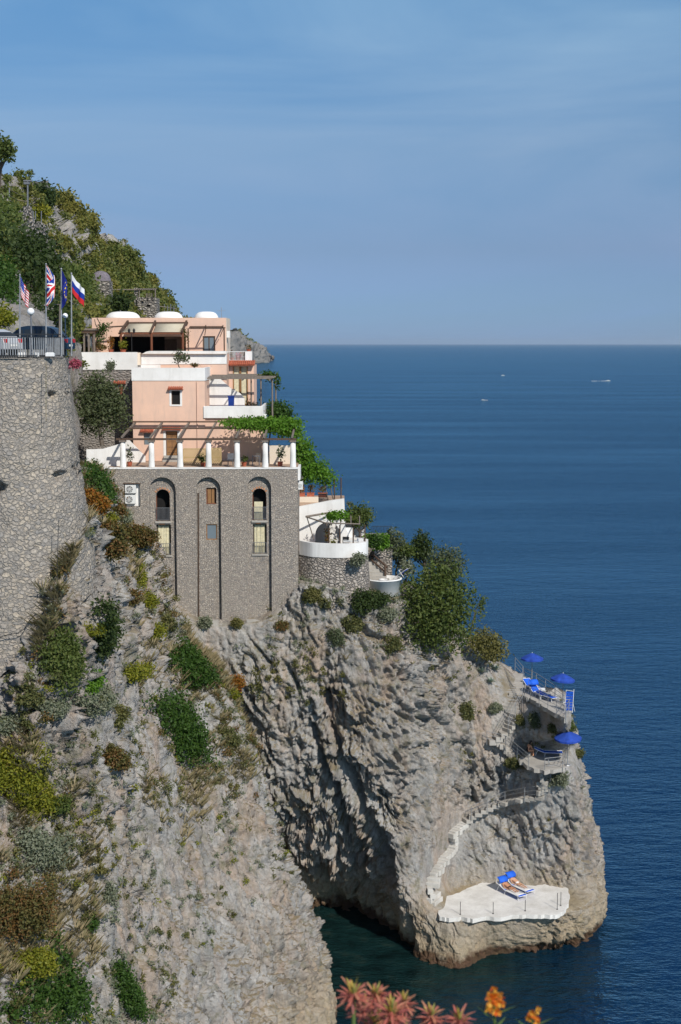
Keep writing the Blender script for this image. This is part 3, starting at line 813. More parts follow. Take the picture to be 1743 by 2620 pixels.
# capping of the wall and the paved ground behind it
cap = MB()
inner = [(p[0][0] - p[1][0] * 0.55, p[0][1] - p[1][1] * 0.55) for p in WP]
for (a, b), (c, d) in zip(zip(WP[:-1], WP[1:]), zip(inner[:-1], inner[1:])):
    a0, b0 = a[0], b[0]
    cap.add([(a0[0] + a[1][0]*.05, a0[1] + a[1][1]*.05, WT - .02), (b0[0] + b[1][0]*.05, b0[1] + b[1][1]*.05, WT - .02), (d[0], d[1], WT + .01), (c[0], c[1], WT + .01)], [(0, 1, 2, 3)])
cap.build('coping', MAT['path concrete'], rw)
road = MB()
road.prism([(-60, 73.4), (-17.3, 73.4), (-15.6, 74.2), (-15.1, 75.6), (-15.6, 77.0), (-23.5, 96), (-60, 97)], WT - 2.0, WT + 0.09)
tag(road.build('road', MAT['asphalt']), 'paved car park and road on top of the stone wall', kind='structure')

def off_path(o): return [Vector((p[0][0] - p[1][0] * o, p[0][1] - p[1][1] * o, 0)) for p in WP]
def along(pts, step):
    out = [pts[0]]; acc = 0
    for a, b in zip(pts[:-1], pts[1:]):
        L = (b - a).length; t = step - acc
        while t <= L:
            out.append(a.lerp(b, t / L)); t += step
        acc = (acc + L) % step
    return out
RP = [p for p in off_path(0.06) if p.x > -24 and p.y < 76.8]
rl = thing('railing', 'grey vertical-barred railing along the top of the round stone wall', 'railing', (-16, 73.3, WT))
ZB, ZT = WT + 0.14, WT + 1.22
def up(pp, z): return Vector((pp.x, pp.y, z))
b = MB(); [b.beam(up(a, ZT), up(c, ZT), .06, .05) for a, c in zip(RP[:-1], RP[1:])]; b.build('top_rail', MAT['dark metal'], rl)
b = MB(); [b.beam(up(a, ZT - .16), up(c, ZT - .16), .03, .03) for a, c in zip(RP[:-1], RP[1:])]; b.build('upper_rail', MAT['dark metal'], rl)
b = MB(); [b.beam(up(a, ZB), up(c, ZB), .04, .04) for a, c in zip(RP[:-1], RP[1:])]; b.build('bottom_rail', MAT['dark metal'], rl)
b = MB()
for q in along(RP, 0.125): b.box((q.x - .024, q.y - .012, ZB), (q.x + .024, q.y + .012, ZT - .16))
b.build('bars', MAT['galvanised metal'], rl)
for q in along(RP, 1.55):
    MB().tube((q.x, q.y, WT - .45), (q.x, q.y, ZT + .02), .032).build('post', MAT['dark metal'], rl)

for k, (u0, u1, v, lab) in enumerate(((46, 67, 914, 'short white kerb block under the railing behind the silver car'), (88, 101, 913, 'smallest white kerb block under the middle of the railing'), (118, 140, 911, 'white kerb block under the railing nearest the end of the wall'))):
    a, c = P(u0, v, 73.75), P(u1, v, 73.75)
    tag(MB().box((a.x, 73.62, WT + .09), (c.x, 73.85, WT + .26)).box((a.x + .04, 73.65, WT + .26), (c.x - .04, 73.82, WT + .29)).build('kerb_block', MAT['white plaster']), lab, 'kerb block', 'white kerb blocks under the railing')

# hanging cable on the wall, loose cable at its foot
def wall_pt(u, v, o=0.12):
    z = P(u, v, 72.5).z
    Y = 73 - (WT - z) / 8 - o
    return P(u, v, Y)
tag(MB().path([wall_pt(118, v) for v in (925, 960, 1000, 1040, 1078)], .018).build('cable', MAT['straw']), 'pale straight cable hanging down the stone wall', 'cable')
pts = [(150, 1330), (148, 1400), (146, 1450), (147, 1500), (158, 1540)]
tag(MB().path([wall_pt(u, v, .25) for u, v in pts], .015).build('cable', MAT['dark metal']), 'thin dark cable along the foot of the round wall', 'cable')
pts = [(-5, 1632), (20, 1624), (45, 1620), (62, 1610), (74, 1590), (90, 1572), (104, 1575), (125, 1592), (136, 1603)]
tag(MB().path([wall_pt(u, v, .3) for u, v in pts], .022).build('cable', MAT['dark metal']), 'curved dark cable looping over the base of the stone wall', 'cable')

# ------------------------------------------------------------------ flags
def union_jack(s, t):
    x, y = s * 2 - 1, t * 2 - 1
    if abs(x) < .1 or abs(y) < .2: return 'flag red'
    if abs(x) < .17 or abs(y) < .33: return 'flag white'
    d = min(abs(x - y), abs(x + y))
    return 'flag red' if d < .08 else ('flag white' if d < .25 else 'flag blue')
def stars_stripes(s, t):
    if s < .42 and t < .54:
        return 'flag white' if (int(s / .42 * 22) % 4 == 1 and int(t / .54 * 18) % 4 == 1) else 'flag blue'
    return 'flag red' if int(t * 13) % 2 == 0 else 'flag white'
def europe(s, t):
    r = math.hypot((s - .5) * 1.5, t - .5); a = math.atan2(t - .5, (s - .5) * 1.5)
    k = (a / (2 * PI) * 12) % 1
    return 'flag yellow' if abs(r - .33) < .05 and abs(k - .5) < .2 else 'flag navy'
def three_bands(s, t): return ('flag white', 'flag blue', 'flag red')[min(2, int(t * 3))]
def flag_pole(u, vt, Y, label, pat, hoist, W, D, group, fold=False, lab2=None, drop0=0.05, turn=0.2, mir=1):
    b = P(u, 900, Y); b.z = WT + .09
    top = P(u, vt, Y)
    t = thing('flagpole', label, 'flagpole', b, group)
    MB().tube(b, top, .045, .032).build('pole', MAT['galvanised metal'], t)
    MB().lathe(top, [(.0, .06), (.05, .03), (.05, -.02), (.0, -.05)], 10).build('finial', MAT['galvanised metal'], t)
    ns, nt_ = 44, 40
    V = []
    for j in range(nt_ + 1):
        for i in range(ns + 1):
            s, tt = i / ns, j / nt_
            x = W * ((1 - abs(1 - 2 * s) ** 1.4) if fold else s ** 0.9)
            y = -.06 - .10 * math.sin(s * 9 + tt * 2) * s - (.16 * s if fold else 0)
            x += .04 * math.sin(s * 14 + tt * 3) * s
            z = -drop0 - tt * hoist - D * s - .05 * math.sin(s * 5)
            V.append((top.x + mir * (.04 + x * math.cos(turn)), top.y + y - abs(x) * math.sin(turn), top.z + z))
    F, mi = [], []
    names = ['flag red', 'flag white', 'flag blue', 'flag navy', 'flag yellow']
    for j in range(nt_):
        for i in range(ns):
            a = j * (ns + 1) + i
            F.append((a, a + 1, a + ns + 2, a + ns + 1)); mi.append(names.index(pat((i + .5) / ns, (j + .5) / nt_)))
    o = mesh_np('flag', V, F, [MAT[k] for k in names], t, mi, True)
    if lab2: o['label'] = lab2
    return t
FG_ = 'flagpoles beside the car park railing'
flag_pole(51, 704, 75.2, 'flagpole with a drooping red and white striped flag with blue canton', stars_stripes, .98, .42, .85, FG_, lab2='striped flag with a blue starred canton')
flag_pole(118, 676, 74.9, 'tallest flagpole, with a limp red, white and blue crossed flag', union_jack, 1.05, .42, 1.1, FG_, lab2='crossed red, white and blue flag', fold=True, turn=.1)
flag_pole(157, 688, 75.0, 'flagpole with a plain dark blue flag hanging limp', europe, 1.0, .26, 1.05, FG_, lab2='dark blue flag with a ring of yellow stars', fold=True)
flag_pole(183, 700, 75.6, 'flagpole at the wall end with a white, blue and red banded flag', three_bands, .95, .62, .82, FG_, lab2='white, blue and red banded flag', turn=.1)
# plain wooden pole beside the blue flag
a = P(152, 900, 76.2); a.z = WT + .09
tp = P(154, 778, 76.2)
pp = MB().tube(a, tp, .07, .055); pp.tube(tp + Vector((-.35, 0, -.02)), tp + Vector((.25, 0, -.02)), .02)
tag(pp.build('pole', MAT['grey timber']), 'short bare wooden pole behind the blue flag', 'pole')

def globe_lamp(u, v, Y, r, label):
    c = P(u, v, Y); b = Vector((c.x, c.y, WT + .09))
    t = thing('globe_lamp', label, 'lamp', b, 'globe lamps at the car park')
    MB().tube(b, c - Vector((0, 0, r * .95)), .045, .035).tube(b, b + Vector((0, 0, .25)), .07, .06).build('post', MAT['grey metal'], t)
    MB().lathe(c, [(.0, -r*1.02), (r*.45, -r*1.0), (r*.5, -r*.8)], 14).build('collar', MAT['dark metal'], t)
    pr = [(r * math.sin(a), r * math.cos(a)) for a in np.linspace(0.001, PI - .35, 14)]
    MB().lathe(c, pr, 22).build('globe', MAT['lamp opal'], t)
globe_lamp(79, 797, 74.6, .185, 'white globe lamp on a post in front of the dark blue car')
globe_lamp(167, 808, 77.5, .145, 'smaller white globe lamp between the blue and the banded flag')

# ------------------------------------------------------------------ cars
def car(loc, rz, paint, label, L=4.2, W=1.74, Ht=1.5):
    t = thing('parked_car', label, 'car', loc, 'cars parked behind the railing', rz)
    low = [(-2.1, .32), (-2.12, .62), (-2.02, .86), (-1.55, .93), (-.95, .97), (1.15, 1.02), (1.75, .98), (2.02, .92), (2.1, .66), (2.08, .34)]
    k = L / 4.2; low = [(x * k, z) for x, z in low]
    cab = [(-.98*k, .96), (-.30*k, Ht - .06), (.05*k, Ht), (.95*k, Ht - .02), (1.35*k, Ht - .14), (1.72*k, .99)]
    def extr(mb, prof, w0, w1=None):
        n = len(prof); w1 = w1 or [w0] * n
        vs = [(x, -w, z) for (x, z), w in zip(prof, w1)] + [(x, w, z) for (x, z), w in zip(prof, w1)]
        fs = [(i, (i + 1) % n, n + (i + 1) % n, n + i) for i in range(n)] + [tuple(range(n)), tuple(range(2 * n - 1, n - 1, -1))]
        mb.add(vs, fs, False)
    b = MB(); extr(b, low, W / 2, [W/2 - (.12 if abs(x) > 1.9*k else .02) for x, z in low])
    extr(b, cab, W / 2, [W/2 - .06, W/2 - .24, W/2 - .26, W/2 - .26, W/2 - .22, W/2 - .06])
    body = b.build('body', MAT[paint], t, local=True)
    bv = body.modifiers.new('bevel', 'BEVEL'); bv.width = .05; bv.segments = 3; bv.limit_method = 'ANGLE'; bv.angle_limit = .4
    def glass(pts):
        MB().add(pts, [tuple(range(len(pts)))]).build('window', MAT['window glass'], t, local=True, fixn=False)
    for sgn in (-1, 1):
        def sp(x, z):
            f = (z - .97) / (Ht - .97)
            return (x * k, sgn * (W / 2 - .06 - .19 * f + .012), z)
        glass([sp(-.72, 1.02), sp(-.30, 1.38), sp(-.12, 1.38), sp(-.12, 1.02)])
        glass([sp(-.05, 1.02), sp(-.05, 1.40), sp(.55, 1.40), sp(.55, 1.02)])
        glass([sp(.62, 1.02), sp(.62, 1.40), sp(1.0, 1.38), sp(1.38, 1.04)])
    glass([(-.90*k, -W/2+.16, 1.03), (-.90*k, W/2-.16, 1.03), (-.36*k, W/2-.3, Ht-.10), (-.36*k, -W/2+.3, Ht-.10)])
    glass([(1.70*k, -W/2+.16, 1.04), (1.70*k, W/2-.16, 1.04), (1.40*k, W/2-.3, Ht-.16), (1.40*k, -W/2+.3, Ht-.16)])
    for x in (-1.28 * k, 1.3 * k):
        for sgn in (-1, 1):
            c = Vector((x, sgn * (W / 2 - .08), .32))
            w = MB().tube(c + Vector((0, -.1, 0)), c + Vector((0, .1, 0)), .32, n=20).build('wheel', MAT['tyre rubber'], t, local=True)
            MB().tube(c + Vector((0, sgn * .095, 0)), c + Vector((0, sgn * .115, 0)), .2, n=16).build('rim', MAT['grey metal'], w, local=True)
    for sgn in (-1, 1):
        MB().box((2.03*k, sgn*(W/2-.28) - .14, .70), (2.105*k, sgn*(W/2-.28) + .14, .90)).build('tail_light', MAT['tail red'], t, local=True)
        MB().box((-2.11*k, sgn*(W/2-.32) - .15, .66), (-2.04*k, sgn*(W/2-.32) + .15, .80)).build('headlight', MAT['pale glass'], t, local=True)
    MB().box((2.10*k, -.26, .50), (2.118*k, .26, .61)).build('number_plate', MAT['plate white'], t, local=True)
    return t
g = WT + .09
c1 = P(93, 880, 77.4); car((c1.x - .3, 77.4, g), math.radians(-8), 'car blue', 'dark blue car behind the railing, between the globe lamp posts', 4.5, 1.8, 1.60)
c2 = P(-12, 880, 75.4); car((c2.x - .62, 75.6, g), math.radians(-28), 'car silver', 'silver car cut off at the edge, red tail light showing', 4.0, 1.7, 1.42)
# ------------------------------------------------------------------ leaves
def leaf_cloud(lobes, n, size, seed=0, flat=0.35, shell=0.5, asp=1.7, droop=0.0):
    """leaf-sized quads spread through the volume of overlapping lobes: (x, y, z, rx, ry, rz)"""
    r = np.random.default_rng(seed + 1000)
    L = np.array(lobes, float)
    w = (L[:, 3] * L[:, 5] + L[:, 3] * L[:, 4]); w = w / w.sum()
    k = r.choice(len(L), n, p=w)
    d = r.normal(size=(n, 3)); d /= np.linalg.norm(d, axis=1, keepdims=True)
    rad = shell + (1 - shell) * r.random(n) ** 0.7
    rad *= 1 + 0.16 * fbm(d * 2.2 + k[:, None] * 3.1, 3, seed + 5) * 2
    c = L[k, :3] + d * L[k, 3:] * rad[:, None]
    # twigs: leaves gather in small clumps
    nt = max(1, n // 13)
    tw = r.integers(0, nt, n)
    c = c * 0.34 + c[tw] * 0.66 if n > 40 else c
    c += r.normal(size=(n, 3)) * size * 0.9
    nn = d * (1 - flat) + r.normal(size=(n, 3)) * 0.7 + np.array([0, 0, flat])
    nn /= np.linalg.norm(nn, axis=1, keepdims=True)
    t = r.normal(size=(n, 3)); t[:, 2] -= droop
    t -= nn * (t * nn).sum(1, keepdims=True); t /= (np.linalg.norm(t, axis=1, keepdims=True) + 1e-9)
    b = np.cross(nn, t)
    s = size * (0.6 + 0.8 * r.random(n))[:, None]
    v = np.stack([c - t * s * asp / 2, c + b * s / 2 * .9, c + t * s * asp / 2, c - b * s / 2 * .9], 1).reshape(-1, 3)
    f = np.arange(n * 4).reshape(n, 4)
    return v, f

def leaves(name, lobes, n, size, mat, parent=None, seed=0, **kw):
    v, f = leaf_cloud(lobes, n, size, seed, **kw)
    return mesh_np(name, v, f, MAT[mat], parent)

def limbs(mb, base, tips, r0, seed=0, wob=0.25):
    """tapered trunk that forks towards the tips"""
    rr = random.Random(seed)
    base = Vector(base); tips = [Vector(t) for t in tips]
    cen = sum(tips, Vector()) / len(tips)
    fork = base.lerp(cen, 0.45) + Vector((rr.uniform(-wob, wob), rr.uniform(-wob, wob), 0))
    midp = base.lerp(fork, .5) + Vector((rr.uniform(-wob, wob) * .5, rr.uniform(-wob, wob) * .5, 0))
    mb.tube(base, midp, r0, r0 * .85, 8); mb.tube(midp, fork, r0 * .85, r0 * .72, 8)
    for t in tips:
        m = fork.lerp(t, .5) + Vector((rr.uniform(-wob, wob), rr.uniform(-wob, wob), rr.uniform(0, wob)))
        mb.tube(fork, m, r0 * .6, r0 * .38, 6); mb.tube(m, t, r0 * .38, r0 * .12, 6)
    return mb

def tree(name, label, base, lobes, n, size, mat, r0=.14, cat='tree', group=None, seed=0, bark='bark', **kw):
    t = thing(name, label, cat, base, group)
    limbs(MB(), base, [Vector(l[:3]) for l in lobes[:6]], r0, seed).build('trunk', MAT[bark], t)
    leaves('crown', lobes, n, size, mat, t, seed, **kw)
    return t

def potted(label, pos, r, h, lobes_r, leafmat, n=90, size=.09, group=None, potmat='terracotta', name='potted_plant', lh=None):
    pos = Vector(pos)
    t = thing(name, label, 'potted plant', pos, group)
    MB().lathe(pos, [(.001, 0), (r * .7, 0), (r, h * .92), (r * 1.08, h * .92), (r * 1.08, h), (r * .9, h), (r * .85, h * .85), (.001, h * .85)], 16, False).build('pot', MAT[potmat], t)
    lh = lh or lobes_r
    leaves('foliage', [(pos.x, pos.y, pos.z + h + lh * .75, lobes_r, lobes_r, lh)], n, size, leafmat, t, seed=int(abs(pos.x * 37)), shell=.2)
    return t

# ------------------------------------------------------------------ stone tower house with three tall arches
def X(u, v, Y): return P(u, v, Y).x
def Z(u, v, Y): return P(u, v, Y).z
YT = 105.0
tx0, tx1 = X(268, 1200, YT), X(762, 1200, YT)
tz1 = Z(500, 1200, YT); tz0 = 18.0
tower = thing('stone_house', 'tall grey stone house front with three high arched niches, standing on the cliff edge', 'house', ((tx0 + tx1) / 2, YT + 4, tz0))
def tr(u0, u1, v0, v1, Y=YT): return X(u0, (v0+v1)/2, Y), X(u1, (v0+v1)/2, Y), Z((u0+u1)/2, v1, Y), Z((u0+u1)/2, v0, Y)
niches = [(384, 452, 1588, 1221), (503, 566, 1586, 1221), (634, 695, 1586, 1219)]
fr = MB()
D1 = 0.36
nl = []
for (u0, u1, vb, vt) in niches:
    a = tr(u0, u1, vt, vb); nl.append(arch(a[0], a[1], a[2], a[3], 16))
acn = rect(*tr(318, 359, 1238, 1297))
fr.plate(rect(tx0, tx1, tz0, tz1), nl + [acn], YT, YT + D1)
Y2 = YT + D1 + .002
op_arch = [tr(399, 435, 1252, 1333, Y2), tr(646, 682, 1250, 1331, Y2)]
op_rect = [tr(400, 438, 1342, 1420, Y2), tr(647, 683, 1340, 1417, Y2), tr(528, 554, 1248, 1290, Y2), tr(528, 556, 1341, 1381, Y2)]
bk = [arch(*a, 8) for a in op_arch] + [rect(*a) for a in op_rect]
fr.plate(rect(tx0 + .01, tx1 - .01, tz0, tz1 - .003), bk, Y2, Y2 + .45)
YB = Y2 + .452
fr.box((tx0 + .004, YB, tz0), (tx0 + .4, YB + 1.2, tz1 - .006)); fr.box((tx1 - .4, YB, tz0), (tx1 - .004, YB + 1.2, tz1 - .006))
fr.box((tx0 + .41, YB, tz1 - .35), (tx1 - .41, YB + 1.2, tz1 - .007))
fr.box((tx0 + .005, YB + 1.202, tz0), (tx1 - .005, 122, tz1 - .008))
fr.build('wall', MAT['coursed rubble'], tower)
MB().box((tx0 - .02, YT - .04, tz1 + .001), (tx1 + .02, YT + .6, tz1 + .09)).build('coping', MAT['white plaster'], tower)
# white return at the right-hand edge of the roof terrace
MB().box((tx1 - .02, YT + .62, tz1 - .9), (tx1 + .16, YT + 3.0, tz1 + .1)).build('side_band', MAT['white plaster'], tower)
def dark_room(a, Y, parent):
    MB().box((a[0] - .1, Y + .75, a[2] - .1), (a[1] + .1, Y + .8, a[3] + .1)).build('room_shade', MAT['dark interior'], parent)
def bars(parent, name, x0, x1, z0, z1, y, n, mat, r=.014):
    b = MB()
    for i in range(n + 1):
        x = x0 + (x1 - x0) * i / n
        b.box((x - r, y - r, z0), (x + r, y + r, z1))
    b.box((x0, y - r*1.2, z1), (x1, y + r*1.2, z1 + .035)); b.box((x0, y - r*1.2, z0 - .03), (x1, y + r*1.2, z0))
    return b.build(name, MAT[mat], parent)
for i, a in enumerate(op_arch):
    w = MB(); e = .06
    w.box((a[0], Y2 + .18, a[2]), (a[0] + e, Y2 + .26, a[3] - .5)).box((a[1] - e, Y2 + .18, a[2]), (a[1], Y2 + .26, a[3] - .5))
    wf = w.build('arched_opening', MAT['red timber'], tower)
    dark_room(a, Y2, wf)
    if i == 1:
        c = MB(); n = 14
        xs = np.linspace(a[0] + .12, a[0] + .75, n)
        c.add([(x, Y2 + .4 + .05 * (k % 2), z) for z in (a[2], a[2] + 1.35) for k, x in enumerate(xs)], [(k, k + 1, n + k + 1, n + k) for k in range(n - 1)], True)
        c.build('curtain', MAT['curtain cloth'], wf)
    bars(wf, 'balustrade', a[0] + .02, a[1] - .02, a[2] + .12, a[2] + .98, Y2 - .06, 11, 'grey metal')
    MB().box((a[0] - .06, Y2 - .1, a[2] - .16), (a[1] + .06, Y2 + .2, a[2] - .02)).build('sill', MAT['path concrete'], wf)
    k = MB()
    cx, r = (a[0] + a[1]) / 2, (a[1] - a[0]) / 2
    for q in np.linspace(.62, PI - .62, 7):
        p0 = Vector((cx + (r + .02) * math.cos(q), Y2 - .012, a[3] - r + (r + .02) * math.sin(q))); p1 = Vector((cx + (r + .16) * math.cos(q), Y2 - .012, a[3] - r + (r + .16) * math.sin(q)))
        k.beam(p0, p1, .10, .04, (0, 1, 0))
    k.build('brick_arch', MAT['brick trim'], wf)
for i, a in enumerate(op_rect[:2]):
    c = MB(); n = 26
    xs = np.linspace(a[0] + .1, a[1] - .14, n)
    c.add([(x, Y2 + .33 + .06 * math.sin(k * 1.9), z) for z in (a[2] + .02, a[3] - .12) for k, x in enumerate(xs)], [(k, k + 1, n + k + 1, n + k) for k in range(n - 1)], True)
    wf = MB().box((a[0], Y2 + .2, a[3] - .09), (a[1], Y2 + .27, a[3])).box((a[0], Y2 + .2, a[2]), (a[0] + .05, Y2 + .27, a[3] - .092)).box((a[1] - .05, Y2 + .2, a[2]), (a[1], Y2 + .27, a[3] - .092)).build('tall_window', MAT['grey timber'], tower)
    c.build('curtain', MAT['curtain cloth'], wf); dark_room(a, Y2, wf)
    bars(wf, 'balustrade', a[0] + .02, a[1] - .02, a[2] + .10, a[2] + .85, Y2 - .05, 8, 'grey metal')
    MB().box((a[0] - .08, Y2 - .09, a[2] - .13), (a[1] + .08, Y2 + .18, a[2] - .005)).build('sill', MAT['path concrete'], wf)
    MB().box((a[0] + .25, Y2 - .012, a[3] + .01), (a[1] - .45, Y2 + .03, a[3] + .18)).build('brick_arch', MAT['brick trim'], wf)
def small_window(parent, a, y, frame, fill, slats=False, name='window'):
    e = .07
    wf = MB().box((a[0], y, a[2]), (a[1], y + .08, a[2] + e)).box((a[0], y, a[3] - e), (a[1], y + .08, a[3])).box((a[0], y, a[2] + e), (a[0] + e, y + .08, a[3] - e)).box((a[1] - e, y, a[2] + e), (a[1], y + .08, a[3] - e)).build(name, MAT[frame], parent)
    if slats:
        m = (a[0] + a[1]) / 2
        MB().box((a[0] + e + .02, y + .02, a[2] + e), (m - .02, y + .06, a[3] - e)).box((m + .02, y + .02, a[2] + e), (a[1] - e - .1, y + .06, a[3] - e)).build('shutter', MAT[fill], wf)
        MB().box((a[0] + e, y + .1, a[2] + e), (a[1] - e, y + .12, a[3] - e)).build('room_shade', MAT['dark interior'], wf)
    else:
        MB().box((a[0] + e, y + .04, a[2] + e), (a[1] - e, y + .06, a[3] - e)).build('pane', MAT[fill], wf)
    return wf
small_window(tower, op_rect[2], Y2 + .12, 'red timber', 'door timber', True)
small_window(tower, op_rect[3], Y2 + .06, 'door timber', 'pale glass')
# iron pipe in the middle niche
a = tr(503, 566, 1221, 1586)
MB().path([(X(508, 1262, YT + .3), YT + .3, Z(508, 1262, YT)), (X(509, 1580, YT + .3), YT + .3, Z(509, 1580, YT))], .045, 8).build('downpipe', MAT['dark timber'], tower)
# ledge stones at the foot
MB().box((X(455, 1588, 104.9), 104.55, Z(500, 1589, 104.8) - .5), (X(560, 1588, 104.9), 104.995, Z(500, 1586, 104.8))).build('ledge', MAT['path concrete'], tower)
MB().box((X(632, 1588, 104.9), 104.5, Z(650, 1590, 104.8) - .5), (X(705, 1588, 104.9), 104.995, Z(650, 1585, 104.8))).build('ledge', MAT['path concrete'], tower)
# air conditioners in their recess
a = tr(318, 359, 1238, 1297)
MB().box((a[0] + .03, YT + D1 - .02, a[2] + .03), (a[1] - .03, YT + D1 - .002, a[3] - .03)).build('recess_lining', MAT['white plaster'], tower)
MB().box((a[0] - .05, YT - .05, a[3] + .001), (a[1] + .05, YT - .003, a[3] + .07)).build('lintel', MAT['dark timber'], tower)
def air_con(u0, u1, v0, v1, Y, label, group, dep=.3):
    x0, x1, z0, z1 = tr(u0, u1, v0, v1, Y)
    t = thing('air_conditioner', label, 'air conditioner', ((x0 + x1) / 2, Y, z0), group)
    o = MB().box((x0, Y, z0), (x1, Y + dep, z1)).build('casing', MAT['white shell'], t)
    bv = o.modifiers.new('bevel', 'BEVEL'); bv.width = .02; bv.segments = 2
    r = min(x1 - x0, z1 - z0) * .40; c = Vector((x0 + (x1 - x0) * .42, Y - .012, (z0 + z1) / 2))
    f = MB().tube(c + Vector((0, .011, 0)), c, r, n=24).build('fan_grille', MAT['grille dark'], t)
    g = MB()
    for k in range(1, 4):
        rr = r * k / 3.2
        for q in range(20):
            a0, a1 = 2 * PI * q / 20, 2 * PI * (q + 1) / 20
            g.tube(c + Vector((rr * math.cos(a0), -.012, rr * math.sin(a0))), c + Vector((rr * math.cos(a1), -.012, rr * math.sin(a1))), .009, n=4, caps=False)
    for q in range(4):
        a0 = PI * q / 4 + .3
        g.beam(c + Vector((r * math.cos(a0), -.014, r * math.sin(a0))), c - Vector((r * math.cos(a0), .014, r * math.sin(a0))), .03, .01, (0, 1, 0))
    g.build('fan_guard', MAT['white shell'], f)
    for xa in (x0 + .06, x1 - .1): MB().box((xa, Y + .05, z0 - .07), (xa + .04, Y + dep, z0 - .001)).build('bracket', MAT['grey metal'], t)
    return t
air_con(320, 348, 1241, 1262, YT + .03, 'upper air conditioner in the stone recess, fan half lit', 'air conditioners in the recess')
air_con(320, 346, 1267, 1289, YT + .03, 'lower air conditioner in the stone recess, with a round fan', 'air conditioners in the recess')
air_con(763, 775, 1232, 1253, 106.0, 'small air conditioner at the right edge of the stone house', None)

# ------------------------------------------------------------------ colonnade pergola on the roof terrace
zt = tz1 + .09
cu = [315, 388, 461, 534, 607, 679, 750]
ztop = Z(500, 1131, YT + .3)
pg = thing('pergola', 'pergola of seven white round columns and brown timber beams on the stone house', 'pergola', ((tx0 + tx1) / 2, YT + .3, zt))
cxs = [X(u, 1165, YT + .3) for u in cu]
for x in cxs:
    c = MB().lathe((x, YT + .3, zt), [(.001, 0), (.235, 0), (.23, .1), (.205, (ztop - zt) * .5), (.19, ztop - zt), (.001, ztop - zt)], 20).build('column', MAT['white plaster'], pg)
    MB().box((x - .24, YT + .06, ztop + .001), (x + .24, YT + .54, ztop + .13)).build('capital', MAT['grey timber'], c)
zb = ztop + .135
MB().beam((cxs[0] - .5, YT + .3, zb + .08), (cxs[-1] + .25, YT + .3, zb + .08), .14, .15).build('front_beam', MAT['dark timber'], pg)
YW = 112.0
for x in cxs:
    MB().beam((x - .05, YT + .15, zb + .22), (x + .0, YW - .05, zb + .95), .13, .13).build('rafter', MAT['grey timber'], pg)
for yy, zz in ((108.6, zb + .68), (111.6, zb + 1.02)):
    MB().beam((cxs[0] - .2, yy, zz), (cxs[-1] + .2, yy, zz), .10, .11).build('cross_beam', MAT['dark timber'], pg)
tag(MB().box((tx0 + .05, YT + .62, tz1 + .002), (tx1 - .05, 121, tz1 + .04)).build('terrace', MAT['terrace tiles']), 'tiled roof terrace of the stone house', kind='structure')
zf = tz1 + .04

# ------------------------------------------------------------------ middle house
mh = thing('middle_house', 'pink plastered two-storey house with a white parapet, behind the column pergola', 'house', (X(440, 1060, YW), YW, zf))
mx0, mx1 = X(340, 1060, YW), X(525, 1060, YW)
mzp = Z(440, 974, YW); mzt = Z(440, 941, YW)
def trY(u0, u1, v0, v1, Y): return X(u0, (v0+v1)/2, Y), X(u1, (v0+v1)/2, Y), Z((u0+u1)/2, v1, Y), Z((u0+u1)/2, v0, Y)
w1 = trY(439, 461, 1000, 1035, YW); dr = trY(425, 455, 1103, 1172, YW); w2 = trY(368, 386, 1108, 1138, YW)
rx1 = X(672, 1060, YW); rzp = Z(600, 1070, YW); rzt = Z(600, 1039, YW)
b = MB()
b.plate(rect(mx0, mx1, zf - 3, mzp), [rect(*w1), rect(*dr), rect(*w2)], YW, YW + .35)
b.box((mx0 + .002, YW + .9, zf - 3), (mx1 - .002, 116.9, mzp - .002))
b.box((mx0 + .003, YW + .352, zf - 3), (mx0 + .3, YW + .898, mzp - .003)); b.box((mx1 - .3, YW + .352, zf - 3), (mx1 - .003, YW + .898, mzp - .003)); b.box((mx0 + .302, YW + .352, mzp - .3), (mx1 - .302, YW + .898, mzp - .004))
b.box((mx1 + .002, YW + .12, zf - 3), (rx1, 118.5, rzp))
b.build('wall', MAT['pink plaster'], mh)
MB().box((mx0 - .04, YW - .05, mzp + .001), (mx1 + .04, YW + .2, mzt)).box((mx1 - .16, YW + .202, mzp + .001), (mx1 + .04, 116.8, mzt - .002)).box((mx0 - .04, YW + .202, mzp + .001), (mx0 + .16, 116.8, mzt - .002)).build('parapet', MAT['white plaster'], mh)
bp = MB().box((X(521, 1055, YW), YW - .10, rzp + .001), (rx1 + .05, YW + .12, rzt)).box((rx1 - .15, YW + .122, rzp + .001), (rx1 + .05, 118.5, rzt - .002)).build('terrace_parapet', MAT['white plaster'], mh)
bv = bp.modifiers.new('bevel', 'BEVEL'); bv.width = .02
MB().box((mx1 + .01, YW + .13, rzp + .002), (rx1 - .16, 118.4, rzp + .03)).build('terrace_floor', MAT['terrace tiles'], mh)
